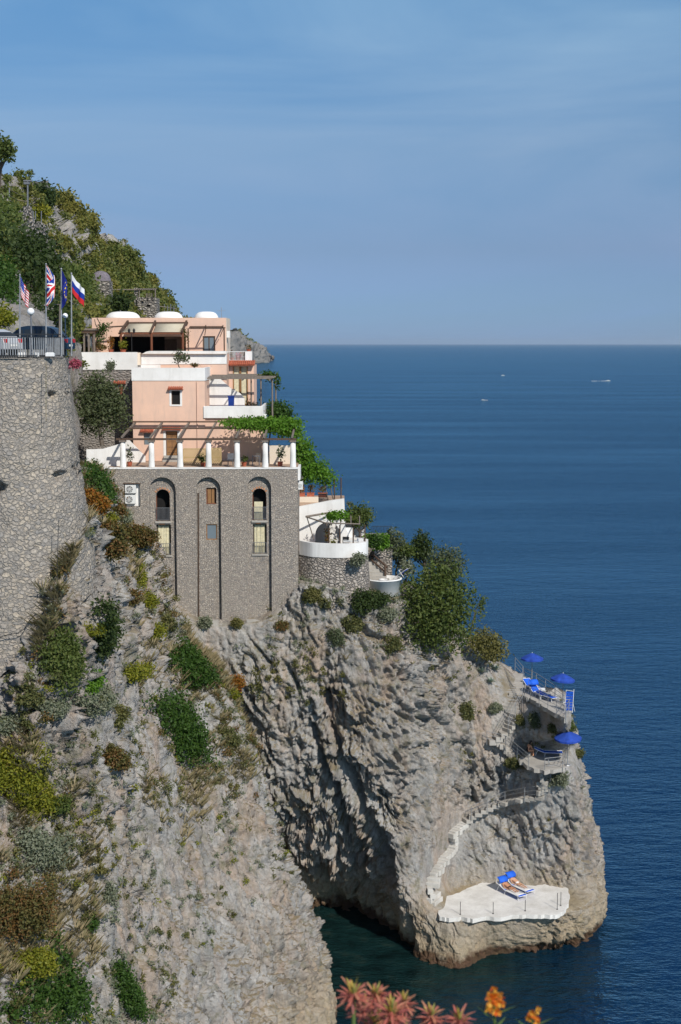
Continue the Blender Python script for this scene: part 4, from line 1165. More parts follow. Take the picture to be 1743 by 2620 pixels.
def dressed(a, Y, parent, name, canopy=True, frame='dark timber', fill='dark interior', surround=.16, door=False):
    s = surround
    wf = MB()
    if s:
        wf.box((a[0] - s, Y - .025, a[2] - (0 if door else .12)), (a[0] - .001, Y + .1, a[3] + .06)).box((a[1] + .001, Y - .025, a[2] - (0 if door else .12)), (a[1] + s, Y + .1, a[3] + .06))
        wf.box((a[0] - .001, Y - .024, a[3] + .001), (a[1] + .001, Y + .1, a[3] + .06))
        if not door: wf.box((a[0] - .001, Y - .04, a[2] - .12), (a[1] + .001, Y + .1, a[2] - .001))
        root = wf.build(name, MAT['white plaster'], parent)
    e = .05
    f = MB().box((a[0], Y + .12, a[2]), (a[0] + e, Y + .2, a[3])).box((a[1] - e, Y + .12, a[2]), (a[1], Y + .2, a[3])).box((a[0] + e, Y + .12, a[3] - e), (a[1] - e, Y + .2, a[3]))
    if not s: root = f.build(name, MAT[frame], parent)
    else: f.build('frame', MAT[frame], root)
    MB().box((a[0] + e, Y + .15, a[2]), (a[1] - e, Y + .18, a[3] - e)).build('leaf' if door else 'pane', MAT[fill], root)
    if door:
        m = (a[0] + a[1]) / 2; g = MB(); h = a[3] - a[2]
        g.box((m - .01, Y + .138, a[2] + .05), (m + .01, Y + .149, a[3] - .1))
        for k in range(1, 5): g.box((a[0] + .1, Y + .138, a[2] + h*k/5 - .01), (a[1] - .1, Y + .149, a[2] + h*k/5 + .01))
        g.build('moulding', MAT['dark timber'], root)
    if canopy:
        c = MB(); n = int((a[1] - a[0] + .5) / .15)
        for i in range(n):
            x = a[0] - .25 + (a[1] - a[0] + .5) * (i + .5) / n
            c.tube((x, Y + .02, a[3] + .30), (x, Y - .34, a[3] + .14), .075, .08, 8)
        c.box((a[0] - .27, Y - .3, a[3] + .10), (a[1] + .27, Y - .003, a[3] + .14))
        c.build('tile_canopy', MAT['terracotta'], root)
    return root
dressed(w1, YW, mh, 'window')
dressed(dr, YW, mh, 'door', fill='door timber', door=True, surround=.2)
dressed(w2, YW, mh, 'window', fill='pale glass', frame='grey timber', surround=0)
MB().tube((X(504, 980, YW), YW - .06, mzp - .1), (X(504, 980, YW), YW - .06, zf), .035).build('downpipe', MAT['pink plaster'], mh)
st = MB()
for k in range(3): st.box((dr[0] - .15, YW - .3 - .3 * (3 - k), zf + .001 + k * .0), (dr[1] + .15, YW - .002 - .0, zf + .14 * (k + 1)) ) if k == 0 else st.box((dr[0] - .15, YW - .3 * (3 - k), zf + .14 * k + .001), (dr[1] + .15, YW - .003, zf + .14 * (k + 1)))
st.build('doorstep', MAT['path concrete'], mh)
# low white walls and stair on the roof terrace
lw = MB()
z1 = Z(290, 1140, 107.0)
lw.plate([(X(222, 1190, 107), zf - 2.2), (X(312, 1190, 107), zf - 2.2), (X(312, 1190, 107), Z(310, 1134, 107)), (X(300, 1190, 107), Z(300, 1138, 107)), (X(262, 1190, 107), Z(262, 1149, 107)), (X(222, 1190, 107), Z(222, 1150, 107))], [], 107, 107.25)
tag(lw.build('garden_wall', MAT['white plaster']), 'white garden wall stepping down to the left of the first column', 'wall')
lw = MB().plate([(X(345, 1180, 110.5), zf), (X(372, 1180, 110.5), zf), (X(372, 1180, 110.5), Z(372, 1168, 110.5)), (X(330, 1180, 110.5), Z(330, 1125, 110.5)), (X(322, 1180, 110.5), Z(322, 1125, 110.5)), (X(322, 1180, 110.5), zf)], [], 110.5, 110.7)
tag(lw.build('stair_wall', MAT['white plaster']), 'white sloping stair wall behind the first two columns', 'wall')
lw = MB().box((X(655, 1180, 111), 110.9, zf), (X(668, 1180, 111), 111.1, Z(660, 1160, 111))).box((X(690, 1180, 109), 109, zf), (X(745, 1180, 109), 109.2, Z(700, 1140, 109)))
tag(lw.build('screen_wall', MAT['cream plaster']), 'low pale screen wall behind the last column', 'wall')
gb = MB().box((X(196, 1200, 107.4), 107.4, 28), (tx0 - .01, 116, zf - .35))
tag(gb.build('stone_wall', MAT['annex stone']), 'low grey stone bank under the white garden wall, left of the stone house', 'wall')
# lattice screens of cane
def lattice(x0, x1, z0, z1, y, label):
    t = thing('lattice_screen', label, 'screen', ((x0 + x1) / 2, y, z0), 'cane lattice screens')
    b = MB(); s = .16; w = x1 - x0; h = z1 - z0
    k = -h
    while k < w:
        for sg in (0, 1):
            pts = []
            xa, xb = max(0, k), min(w, k + h)
            if xb - xa > .05:
                za, zb_ = xa - k, xb - k
                if sg: za, zb_ = h - za, h - zb_
                b.beam((x0 + xa, y + .012 * sg, z0 + za), (x0 + xb, y + .012 * sg, z0 + zb_), .05, .02, (0, 1, 0))
        k += s
    b.build('cane', MAT['cane'], t)
    MB().box((x0 - .03, y - .02, z0), (x0 + .03, y + .05, z1)).box((x1 - .03, y - .02, z0), (x1 + .03, y + .05, z1)).box((x0, y - .02, z1), (x1, y + .05, z1 + .05)).box((x0 + .03, y - .02, (z0+z1)/2 - .03), (x1 - .03, y - .015, (z0+z1)/2 + .03)).build('frame', MAT['cane'], t)
lattice(X(470, 1170, 107.5), X(528, 1170, 107.5), zf, Z(500, 1149, 107.5), 107.5, 'wider cane lattice screen, left of the middle column')
lattice(X(541, 1170, 107.5), X(566, 1170, 107.5), zf, Z(550, 1148, 107.5), 107.55, 'narrow dark-shaded cane lattice screen, right of the middle column')
potted('potted palm-like plant behind the gap after the first column', (X(332, 1180, 107), 107, zf), .2, .35, .45, 'olive leaf', 160, .1, 'terrace pots', lh=.75)
potted('bushy potted plant in front of the cane lattice screen', (X(520, 1180, 106.6), 106.6, zf), .2, .3, .42, 'ivy leaf', 150, .1, 'terrace pots')
potted('tall potted plant between the last two columns', (X(717, 1180, 107), 107, zf), .22, .35, .45, 'olive leaf', 160, .1, 'terrace pots', lh=.8)
potted('small dark potted plant by the fifth column', (X(625, 1180, 107), 107, zf), .2, .3, .35, 'oak leaf', 120, .1, 'terrace pots')
def table(pos, label, mat='grey timber', s=.6, chairlike=False, name='garden_table'):
    pos = Vector(pos); t = thing(name, label, 'chair' if chairlike else 'table', pos)
    h = .44 if chairlike else .72
    MB().box((pos.x - s/2, pos.y - s/2, pos.z + h), (pos.x + s/2, pos.y + s/2, pos.z + h + .04)).build('seat' if chairlike else 'tabletop', MAT[mat], t)
    for a in (-1, 1):
        for b_ in (-1, 1):
            MB().tube((pos.x + a*(s/2 - .05), pos.y + b_*(s/2 - .05), pos.z), (pos.x + a*(s/2 - .06), pos.y + b_*(s/2 - .06), pos.z + h), .022).build('leg', MAT[mat], t)
    if chairlike:
        MB().box((pos.x - s/2, pos.y + s/2 - .04, pos.z + h + .06), (pos.x + s/2, pos.y + s/2, pos.z + .95)).build('backrest', MAT[mat], t)
    return t
table((X(590, 1180, 107.2), 107.2, zf), 'dark garden chair in vine shade beside the fifth column', 'grey metal', .48, True, 'garden_chair')
table((X(655, 1180, 107.4), 107.4, zf), 'small grey garden table by the sixth column', 'grey metal', .6)

# terrace above: white stair wall, bin, timber pergola
zr = rzp + .03
sw = MB().plate([(X(534, 1000, 116), zr), (X(626, 1000, 116), zr), (X(626, 1000, 116), Z(626, 1020, 116)), (X(614, 1000, 116), Z(614, 1006, 116)), (X(594, 1000, 116), Z(594, 996, 116)), (X(562, 1000, 116), Z(562, 968, 116)), (X(534, 1000, 116), Z(534, 967, 116))], [], 116, 116.25)
tag(sw.build('stair_wall', MAT['white plaster']), 'tall white sloping stair wall under the upper timber pergola', 'wall')
x0, x1, z0, z1 = trY(584, 599, 1015, 1042, 113.2)
bt = thing('waste_bin', 'dark blue waste bin standing behind the white terrace parapet', 'bin', ((x0+x1)/2, 113.2, zr))
MB().add([(x0+.05, 113.2, zr), (x1-.05, 113.2, zr), (x1-.05, 113.6, zr), (x0+.05, 113.6, zr), (x0, 113.15, z1), (x1, 113.15, z1), (x1, 113.65, z1), (x0, 113.65, z1)], [(0,3,2,1),(0,1,5,4),(1,2,6,5),(2,3,7,6),(3,0,4,7),(4,5,6,7)]).build('body', MAT['blue plastic'], bt)
MB().box((x0 - .03, 113.1, z1 + .001), (x1 + .03, 113.7, z1 + .07)).build('lid', MAT['blue plastic'], bt)
tag(MB().tube((X(588, 1010, 114), 114, zr + .3), (X(594, 997, 114), 114.2, Z(594, 997, 114)), .05, .05).tube((X(594, 997, 114), 114.2, Z(594, 997, 114)), (X(596, 998, 114), 115.9, Z(596, 999, 114)), .05).build('handrail', MAT['grey metal']), 'thick grey handrail leaning behind the blue bin', 'handrail')
table((X(552, 1035, 114), 114, zr), 'pale table behind the white parapet, beside the stair wall', 'white shell', 1.0)
up_ = thing('timber_pergola', 'rough grey timber pergola beside the top of the pink house, vine at its end', 'pergola', (X(620, 1000, 115), 115, zr))
zpz = Z(620, 968, 113.5)
for k, (y, u0, u1) in enumerate(((113.5, 524, 690), (114.3, 530, 702), (115.2, 536, 706), (116.2, 542, 709), (117.3, 548, 710))):
    MB().beam((X(u0, 965, y), y, zpz + .06 * k), (X(u1, 965, y), y, zpz + .05 * k), .12, .12).build('beam', MAT['grey timber'], up_)
for x_ in (X(540, 965, 113.5), X(620, 965, 113.5), X(690, 965, 113.5)):
    MB().beam((x_, 113.3, zpz - .13), (x_ + .1, 117.5, zpz + .1), .1, .1).build('cross_beam', MAT['grey timber'], up_)
for (u, y) in ((643, 116.8), (668, 115.5), (697, 114.5), (706, 117.2), (525, 113.4)):
    MB().tube((X(u, 1000, y), y, zr - .4), (X(u, 1000, y), y, zpz - .05), .07, .06).build('post', MAT['grey timber'], up_)
leaves('foliage', [(X(712, 985, 116), 116, Z(712, 985, 116), .3, .5, 1.0), (X(690, 955, 116), 116, zpz + .3, .9, .8, .15)], 420, .13, 'ivy leaf', up_, seed=3)

# side house with tiled canopy and french windows
YS = 119.0
sh = thing('side_house', 'narrow pink house wing with tall cream french windows and a tiled balcony edge', 'house', (X(618, 1000, YS), YS, zr))
sx0, sx1 = X(578, 980, YS), X(650, 980, YS)
fz0, fz1 = zr + .02, Z(620, 938, YS)
fw = [rect(X(599, 980, YS), X(613, 980, YS), fz0, fz1), rect(X(618, 980, YS), X(632, 980, YS), fz0, fz1)]
b = MB().plate(rect(sx0, sx1, zr - 3, Z(620, 934, YS)), fw, YS, YS + .3)
b.box((sx0 + .002, YS + .9, zr - 3), (sx1 - .002, YS + 4, Z(620, 934, YS) - .002)); b.box((sx1 - .25, YS + .302, zr - 3), (sx1 - .003, YS + .898, Z(620, 934, YS) - .003))
b.build('wall', MAT['pink plaster'], sh)
for f in fw:
    a = (f[0][0], f[1][0], f[0][1], f[2][1]); e = .09
    w_ = MB().box((a[0] - e, YS - .03, a[2]), (a[0], YS + .1, a[3])).box((a[1], YS - .03, a[2]), (a[1] + e, YS + .1, a[3])).build('french_window', MAT['door timber'], sh)
    MB().box((a[0], YS + .1, a[2]), (a[1], YS + .14, a[3])).build('blind', MAT['curtain cloth'], w_)
zc = Z(620, 934, YS)
c = MB(); n = 16
for i in range(n):
    x = sx0 - .1 + (sx1 - sx0 + .2) * (i + .5) / n
    c.tube((x, YS + .1, zc + .34), (x, YS - .55, zc + .02), .08, .085, 8)
c.build('tile_canopy', MAT['terracotta'], sh)
MB().box((sx0, YS + .3, zc + .1), (sx1, YS + 4, zc + .34)).build('balcony_floor', MAT['terrace tiles'], sh)
px = X(636, 910, YS)
MB().box((px - .28, YS + .1, zc + .342), (px + .28, YS + .6, Z(636, 899, YS))).build('pillar', MAT['white plaster'], sh)
bars(sh, 'balustrade', sx0 + .1, px - .3, zc + .42, Z(610, 900, YS), YS + .3, 14, 'white metal', .012)
zbal = zc + .342
for k, (u, r, col_, nm) in enumerate(((594, .3, 'rust leaf', 'reddish flowers in the pot next to the pink upper house, on the balcony'), (610, .28, 'pink petal', 'pink flowering pot in the middle of the balcony'), (624, .28, 'orange leaf', 'orange-leaved pot beside the white balcony pillar'))):
    potted(nm, (X(u, 900, YS + 1), YS + 1, zbal), .2, .3, r, col_, 80, .1, 'balcony flower pots')
potted('dried red flowers on top of the white balcony pillar', (px, YS + .35, Z(636, 899, YS)), .2, .18, .24, 'rust leaf', 70, .09, 'balcony flower pots')
# pots on the open terrace by the french windows
for k, (u, v_, mat, nm) in enumerate(((636, 1012, 'rust leaf', 'brown drying plant in a pot by the french windows'), (622, 1028, 'orange leaf', 'orange-flowered pot in front of the french windows'), (655, 1025, 'olive leaf', 'straggly pot plant at the end of the pergola terrace'))):
    potted(nm, (X(u, v_, 117.5), 117.5, zr), .2, .32, .4, mat, 110, .1, 'pots under the timber pergola', lh=.55)

# ------------------------------------------------------------------ upper house
YU = 120.0
uh = thing('upper_house', 'long pink flat-roofed house with three white domes and an awning veranda', 'house', (X(410, 860, YU), YU, 44))
ux0, ux1 = X(236, 860, YU), X(579, 860, YU)
uz1 = Z(410, 813, YU); uzf = Z(400, 905, 117.5)
h1 = rect(X(281, 880, YU), X(476, 880, YU), uzf, Z(380, 861, YU))
wn = trY(519, 551, 860, 903, YU)
b = MB().plate(rect(ux0, ux1, uzf - 1, uz1), [h1, rect(*wn)], YU, YU + .3)
b.box((ux0 + .002, YU + 2.6, uzf - 1), (ux1 - .002, YU + 4.2, uz1 - .3))
b.box((ux0 + .003, YU + .302, uzf - 1), (ux0 + .3, YU + 2.598, uz1 - .002)); b.box((ux1 - .3, YU + .302, uzf - 1), (ux1 - .003, YU + 2.598, uz1 - .002))
b.box((ux0 + .302, YU + .302, uz1 - .7), (ux1 - .302, YU + 2.597, uz1 - .3))
b.box((ux1 - .302, YU + 2.6, uz1 - .298), (ux1 - .004, YU + 4.2, uz1 - .004))
b.build('wall', MAT['pink plaster'], uh)
MB().box((ux1 + .001, YU + .02, uzf - 1), (ux1 + .02, YU + 4.2, uz1 - .006)).build('end_wall', MAT['cream plaster'], uh)
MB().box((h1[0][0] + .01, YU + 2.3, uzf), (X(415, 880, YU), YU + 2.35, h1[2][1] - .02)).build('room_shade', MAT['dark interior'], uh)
MB().box((X(415, 880, YU) + .02, YU + 1.6, uzf), (h1[1][0] - .01, YU + 1.65, h1[2][1] - .02)).build('inner_wall', MAT['room wall'], uh)
dd = MB().box((X(416, 880, YU), YU + 1.5, uzf), (X(447, 880, YU), YU + 1.58, Z(430, 868, YU))).build('inner_door', MAT['dark timber'], uh)
for (u0, u1) in ((270, 360), (394, 469), (497, 560)):
    c = Vector(((X(u0, 805, 122) + X(u1, 805, 122)) / 2, YU + 2.0, uz1 - .3))
    R = (X(u1, 805, 122) - X(u0, 805, 122)) / 2
    hgt = Z(315, 797, 122) - uz1 + .3
    prof = [(R * 1.0, .0), (R * .99, hgt * .35), (R * .90, hgt * .62), (R * .76, hgt * .82), (R * .6, hgt * .93), (R * .35, hgt * .985), (.001, hgt)]
    vs = MB().lathe((0, 0, 0), prof, 40)
    vs.V = [Vector((v.x, v.y * min(1, 1.9 / R), v.z)) + c for v in vs.V]
    vs.build('dome', MAT['dome plaster'], uh)
wf = MB().box((wn[0], YU + .08, wn[2]), (wn[0] + .12, YU + .18, wn[3])).box((wn[1] - .12, YU + .08, wn[2]), (wn[1], YU + .18, wn[3])).box((wn[0] + .121, YU + .08, wn[3] - .1), (wn[1] - .121, YU + .18, wn[3])).box(((wn[0]+wn[1])/2 - .04, YU + .085, wn[2]), ((wn[0]+wn[1])/2 + .04, YU + .17, wn[3] - .101)).build('window', MAT['dark timber'], uh)
MB().box((wn[0] + .121, YU + .12, wn[2]), (wn[1] - .121, YU + .14, wn[3] - .101)).build('pane', MAT['pale glass'], wf)
# veranda of the upper house with roller awnings
YV = 117.7
vr = thing('veranda_pergola', 'brown timber veranda with two beige awnings on the upper pink house', 'pergola', (X(390, 890, YV), YV, uzf))
vz = Z(390, 853, YV); wz = Z(400, 826, YU - .1)
pu = [310, 388, 468]; pw = [328, 398, 478]
for u in pu: MB().tube((X(u, 880, YV), YV, uzf), (X(u, 880, YV), YV, vz), .10, n=10).build('post', MAT['red timber'], vr)
MB().beam((X(303, 853, YV), YV, vz), (X(470, 853, YV), YV, vz), .14, .14).build('front_beam', MAT['red timber'], vr)
MB().beam((X(324, 826, YU), YU - .15, wz), (X(482, 826, YU), YU - .15, wz), .16, .14).build('back_beam', MAT['dark timber'], vr)
for u, w_ in zip(pu, pw): MB().beam((X(u, 853, YV) - .05, YV - .2, vz + .12), (X(w_, 826, YU), YU - .08, wz + .14), .15, .16).build('rafter', MAT['dark timber'], vr)
for i in range(2):
    A = [Vector((X(pu[i], 853, YV) + .12, YV, vz + .12)), Vector((X(pu[i+1], 853, YV) - .12, YV, vz + .12)), Vector((X(pw[i+1], 826, YU) - .12, YU - .2, wz - .05)), Vector((X(pw[i], 826, YU) + .12, YU - .2, wz - .05))]
    m = MB(); n = 10
    vs = []
    for j in range(n + 1):
        t_ = j / n; sg = -.07 * math.sin(PI * t_)
        vs += [A[0].lerp(A[3], t_) + Vector((0, 0, sg)), A[1].lerp(A[2], t_) + Vector((0, 0, sg))]
    m.add(vs, [(2*j, 2*j+1, 2*j+3, 2*j+2) for j in range(n)], True)
    o = m.build('awning', MAT['awning cloth'], vr); so = o.modifiers.new('solid', 'SOLIDIFY'); so.thickness = .012
MB().tube((X(272, 836, YV + 1), YV + 1, Z(272, 837, YV + 1)), (X(325, 834, YV + 1), YV + 1, Z(325, 834, YV + 1)), .06).build('side_pole', MAT['dark timber'], vr)
# rope on the wall
tag(MB().path([Vector((X(u, v, YU), YU - .05, Z(u, v, YU))) for u, v in ((243, 816), (245, 828), (249, 836), (256, 826), (252, 818), (249, 813))], .02).build('rope', MAT['grey timber']), 'loop of rope hanging on the upper house wall corner', 'rope')
# right-hand bare pergola frame
fp_ = thing('pole_pergola', 'open brown pole frame around the window of the upper pink house', 'pergola', (X(530, 890, 118.2), 118.2, uzf))
zz = Z(530, 840, 118.2)
MB().beam((X(486, 840, 118.2), 118.2, zz), (X(577, 839, 118.2), 118.2, zz + .05), .09, .09).build('front_pole', MAT['dark timber'], fp_)
MB().beam((X(486, 836, YU), YU - .1, Z(520, 836, YU)), (X(572, 836, YU), YU - .1, Z(520, 836, YU)), .10, .10).build('back_pole', MAT['dark timber'], fp_)
for u in (482, 574): MB().tube((X(u, 880, 118.2), 118.2, uzf), (X(u, 880, 118.2), 118.2, zz), .055).build('post', MAT['dark timber'], fp_)
for u in (527, 571): MB().beam((X(u, 840, 118.2), 118.1, zz + .1), (X(u, 836, YU), YU - .05, Z(520, 836, YU) + .1), .08, .08).build('rafter', MAT['dark timber'], fp_)
MB().tube((X(522, 858, 118.9), 119.6, Z(522, 858, 119)), (X(527, 841, 118.2), 118.2, zz), .03).tube((X(561, 862, 119), 119.8, Z(561, 862, 119)), (X(572, 842, 118.2), 118.2, zz), .03).build('brace', MAT['dark timber'], fp_)
# lean-to roof on the far left
lt = thing('lean_to', 'dark timber lean-to shelter at the left end of the upper house', 'shelter', (X(212, 880, 119), 119, uzf))
MB().box((X(178, 842, 118), 117.6, Z(205, 842, 118) - .1), (X(246, 842, 118), 121.5, Z(205, 842, 118) + .06)).build('roof', MAT['grey timber'], lt)
MB().box((X(180, 842, 118), 117.7, Z(205, 853, 118)), (X(244, 842, 118), 117.9, Z(205, 842, 118) - .101)).build('fascia', MAT['dark timber'], lt)
for u in (199, 214, 226, 240): MB().box((X(u, 870, 118), 117.8, uzf), (X(u, 870, 118) + .14, 117.95, Z(205, 853, 118) - .001)).build('post', MAT['grey timber'], lt)
# lantern with two lamps on the veranda
lx, ly = X(337, 860, 117.0), 117.0
ln = thing('double_lantern', 'black post with two lanterns standing in front of the awnings', 'lamp', (lx, ly, uzf))
zl = Z(337, 853, 117)
MB().tube((lx, ly, uzf), (lx, ly, zl), .03).tube((lx - .2, ly, zl), (lx + .2, ly, zl), .022).build('post', MAT['dark metal'], ln)
for s in (-1, 1):
    c = Vector((lx + s * .2, ly, zl + .02))
    l_ = MB().lathe(c, [(.03, 0), (.09, .06), (.11, .24), (.12, .26), (.04, .36), (.001, .42)], 8, False).build('lantern', MAT['dark metal'], ln)
# antenna
ax, ay = X(567, 800, 123), 123.0
an = thing('roof_antenna', 'thin metal antenna mast on the right end of the upper roof', 'antenna', (ax, ay, uz1 - .3))
MB().tube((ax, ay, uz1 - .3), (ax, ay, Z(567, 786, 123)), .02).build('mast', MAT['galvanised metal'], an)
b = MB().tube((ax - .35, ay, Z(567, 795, 123)), (ax + .35, ay, Z(567, 795, 123)), .014)
for k in range(7): b.tube((ax - .33 + k * .11, ay - .2, Z(567, 795, 123)), (ax - .33 + k * .11, ay + .2, Z(567, 795, 123)), .01)
b.build('dipoles', MAT['galvanised metal'], an)
# white box and dish on the end wall
x_, z_ = X(592, 856, 121), Z(592, 856, 121)
dsh = thing('wall_lamp', 'dark bracket lamp on a white box at the right corner of the upper house', 'lamp', (ux1 + .15, 120.6, z_))
MB().box((ux1 + .021, 120.3, z_ - .25), (ux1 + .3, 120.8, z_ + .3)).build('box', MAT['white shell'], dsh)
MB().tube((ux1 + .3, 120.5, z_ + .3), (ux1 + .65, 120.5, z_ + .42), .04).lathe((ux1 + .7, 120.5, z_ + .3), [(.001, .22), (.12, .2), (.26, .06), (.27, 0), (.001, 0)], 14, False).build('shade', MAT['dark metal'], dsh)

# white terrace parapets and retaining walls in front of the upper house
YP = 116.5
tp_ = thing('terrace_wall', 'white parapet wall of the upper terrace, stepped in the middle', 'wall', (X(380, 920, YP), YP, 30))
zt1, zt2, zb1 = Z(270, 901, YP), Z(470, 898, YP), Z(300, 946, YP)
wx = X(354, 920, YP)
MB().box((X(186, 920, YP - .6), YP - .6, Z(270, 946, YP - .6)), (wx, YP - .35, Z(270, 901, YP - .6))).build('parapet', MAT['white plaster'], tp_)
pr = MB().plate([(wx + .25, Z(450, 933, YP)), (X(580, 920, YP), Z(450, 931, YP)), (X(580, 920, YP), zt2), (X(383, 900, YP), zt2), (X(374, 900, YP), zt2 - .06), (X(366, 900, YP), zt2 - .2), (X(360, 900, YP), zt2 - .27), (wx + .25, zt2 - .28)], [], YP - .05, YP + .2)
pr.build('stepped_parapet', MAT['white plaster'], tp_)
MB().box((X(343, 920, YP - .6), YP - .349, Z(300, 934, YP)), (X(358, 920, YP - .6), YP + .1, Z(300, 902, YP))).build('pier', MAT['cream plaster'], tp_)
MB().box((wx + .26, YP + .001, 34), (X(580, 920, YP) - .004, 119.9, uzf - .03)).build('wall', MAT['pink plaster'], tp_)
MB().box((X(355, 940, YP), YP - .02, 36), (X(411, 940, YP), YP - .002, Z(390, 933, YP) - .004)).build('white_band', MAT['white plaster'], tp_)
MB().box((X(186, 920, YP), YP - .34, 34), (wx + .2, 119.9, uzf - .035)).build('core', MAT['annex stone'], tp_)
tag(MB().box((X(186, 920, YP), YP - .3, uzf - .03), (X(580, 920, YP) - .01, 119.95, uzf)).build('terrace', MAT['terrace tiles']), 'tiled terrace in front of the upper house', kind='structure')

# grey stone annex with its small window
YA = 115.5
ax_ = thing('stone_annex', 'low grey stone annex behind the olive tree, with a small red-tiled window', 'house', (X(275, 1000, YA), YA, 34))
aw = trY(299, 315, 985, 1028, YA)
MB().plate(rect(X(190, 1000, YA), X(341, 1000, YA), 30, Z(270, 948, YA)), [rect(*aw)], YA, YA + .3).box((X(190, 1000, YA), YA + .8, 30), (X(341, 1000, YA), YA + 1.0, Z(270, 948, YA) - .01)).build('wall', MAT['annex stone'], ax_)
wf = dressed(aw, YA, ax_, 'window', fill='white cloth', frame='red timber', surround=0)
MB().box((aw[1] - .3, YA - .05, aw[2]), (aw[1] - .02, YA + .1, aw[3] - .1)).build('shutter', MAT['red timber'], wf)

# ------------------------------------------------------------------ white house lower right, vaulted terrace
YL = 109.0
wh = thing('white_house', 'white plastered house with an arched terrace recess, right of the stone house', 'house', (X(850, 1390, YL), YL, 30))
def xz(u, v, Y): return (X(u, v, Y), Z(u, v, Y))
zfl = Z(850, 1410, 107)
outer = [(X(762, 1390, YL), zfl - 4), (X(936, 1390, YL), zfl - 4), (X(936, 1390, YL), Z(936, 1378, YL)), (X(895, 1390, YL), Z(895, 1376, YL)), (X(884, 1390, YL), Z(884, 1350, YL)), (X(881, 1390, YL), Z(881, 1276, YL)), (X(845, 1390, YL), Z(845, 1281, YL)), (X(762, 1390, YL), Z(762, 1297, YL))]
ah = arch(X(807, 1390, YL), X(872, 1390, YL), zfl, Z(840, 1336, YL), 14)
MB().plate(outer, [ah], YL, YL + .35).box((X(762, 1390, YL) + .01, YL + 2.5, zfl - 4), (X(936, 1390, YL), YL + 2.8, Z(900, 1330, YL))).build('wall', MAT['white plaster'], wh)
MB().box((X(885, 1390, YL), YL + .36, zfl), (X(905, 1390, YL), YL + .6, Z(895, 1352, YL))).build('pillar', MAT['white plaster'], wh)
MB().box((X(762, 1390, YL), YL + .36, zfl + 3.2), (X(881, 1390, YL), YL + 6, zfl + 3.4)).build('roof', MAT['terrace tiles'], wh)
# upper balcony on this house with flower boxes
zbz = Z(800, 1293, 110)
MB().box((X(762, 1290, 110), 109.9, zbz - .3), (X(815, 1290, 110), 110.05, Z(790, 1271, 110))).build('balustrade', MAT['cream plaster'], wh)
tag(MB().box((X(762, 1290, 110), 110.06, zbz - .3), (X(882, 1290, 110), 118, zbz - .1)).build('terrace', MAT['terrace tiles']), 'balcony terrace above the white house', kind='structure')
for k, (u, w_, nm) in enumerate(((772, .5, 'long terracotta flower box at the stone house end of the balcony'), (795, .55, 'long terracotta flower box overflowing with rusty leaves'), (826, .7, 'dark red flower box at the free end of the balcony'))):
    x_, z_ = X(u, 1262, 110.2), Z(u, 1272, 110.2)
    t = thing('flower_box', nm, 'flower box', (x_, 110.25, z_), 'flower boxes on the balcony')
    MB().box((x_ - w_ / 2, 110.06, z_), (x_ + w_ / 2, 110.4, z_ + .3)).box((x_ - w_/2 - .03, 110.04, z_ + .3), (x_ + w_/2 + .03, 110.42, z_ + .35)).build('box', MAT['terracotta'], t)
    leaves('foliage', [(x_, 110.25, z_ + .65, w_ * .6, .25, .38)], 150, .09, 'rust leaf' if k else 'orange leaf', t, seed=k)
bars(wh, 'railing', X(815, 1280, 110), X(838, 1280, 110), zbz, Z(825, 1264, 110), 110.0, 8, 'dark metal', .015)
# curved white parapet and dry-stone wall below it
def curve(pts, n=26):
    A = np.array([[list(p)] for p in pts], float)
    return [Vector(p[0]) for p in catmull(A, [n // (len(pts) - 1) + 1] * (len(pts) - 1))]
cv = curve([P(766, 1400, 106.6), P(800, 1400, 105.4), P(860, 1400, 104.9), P(915, 1400, 105.2), P(938, 1400, 106.0), P(940, 1400, 108.9)])
def curved_wall(cv, zb_, zt_, th, batter=0.0):
    m = MB(); n = len(cv)
    outp, inp = [], []
    for i, p_ in enumerate(cv):
        a_, b_ = cv[max(0, i-1)], cv[min(n-1, i+1)]
        d = Vector((b_.x - a_.x, b_.y - a_.y, 0)).normalized(); nn = Vector((d.y, -d.x, 0))
        outp.append(p_ + nn * 0); inp.append(p_ - nn * th)
        outp[-1].z = inp[-1].z = 0
    lo = []
    for i in range(n):
        lo.append((outp[i], inp[i]))
    vs = []
    for o_, i_ in lo:
        nn = (o_ - i_).normalized()
        vs += [Vector((o_.x + nn.x*batter, o_.y + nn.y*batter, zb_)), Vector((o_.x, o_.y, zt_)), Vector((i_.x, i_.y, zt_)), Vector((i_.x, i_.y, zb_))]
    fs = []
    for i in range(n - 1):
        a_, b_ = 4*i, 4*(i+1)
        for k in range(4): fs.append((a_+k, b_+k, b_+(k+1)%4, a_+(k+1)%4))
    fs += [(0,1,2,3), (4*n-1, 4*n-2, 4*n-3, 4*n-4)]
    return m.add(vs, fs, False)
zpt, zpb = Z(850, 1391, 105), Z(850, 1427, 105)
tag(curved_wall(cv, zpb, zpt, .28).build('curved_parapet', MAT['white plaster']), 'curved white parapet around the arched terrace, above the dry-stone wall', 'wall')
tag(MB().prism([(p_.x, p_.y + .3) for p_ in cv] + [(X(762, 1390, YL), YL + 2.4), (X(762, 1390, YL), 107)], zfl - .4, zfl).build('terrace', MAT['terrace tiles']), 'small tiled terrace behind the curved white parapet', kind='structure')
cv2 = [Vector((p_.x, p_.y + .06, 0)) for p_ in cv]
tag(curved_wall(cv2, 22.0, zpb - .003, .9, .55).build('dry_stone_wall', MAT['dry stone']), 'dry-stone retaining wall below the curved white parapet', 'wall')
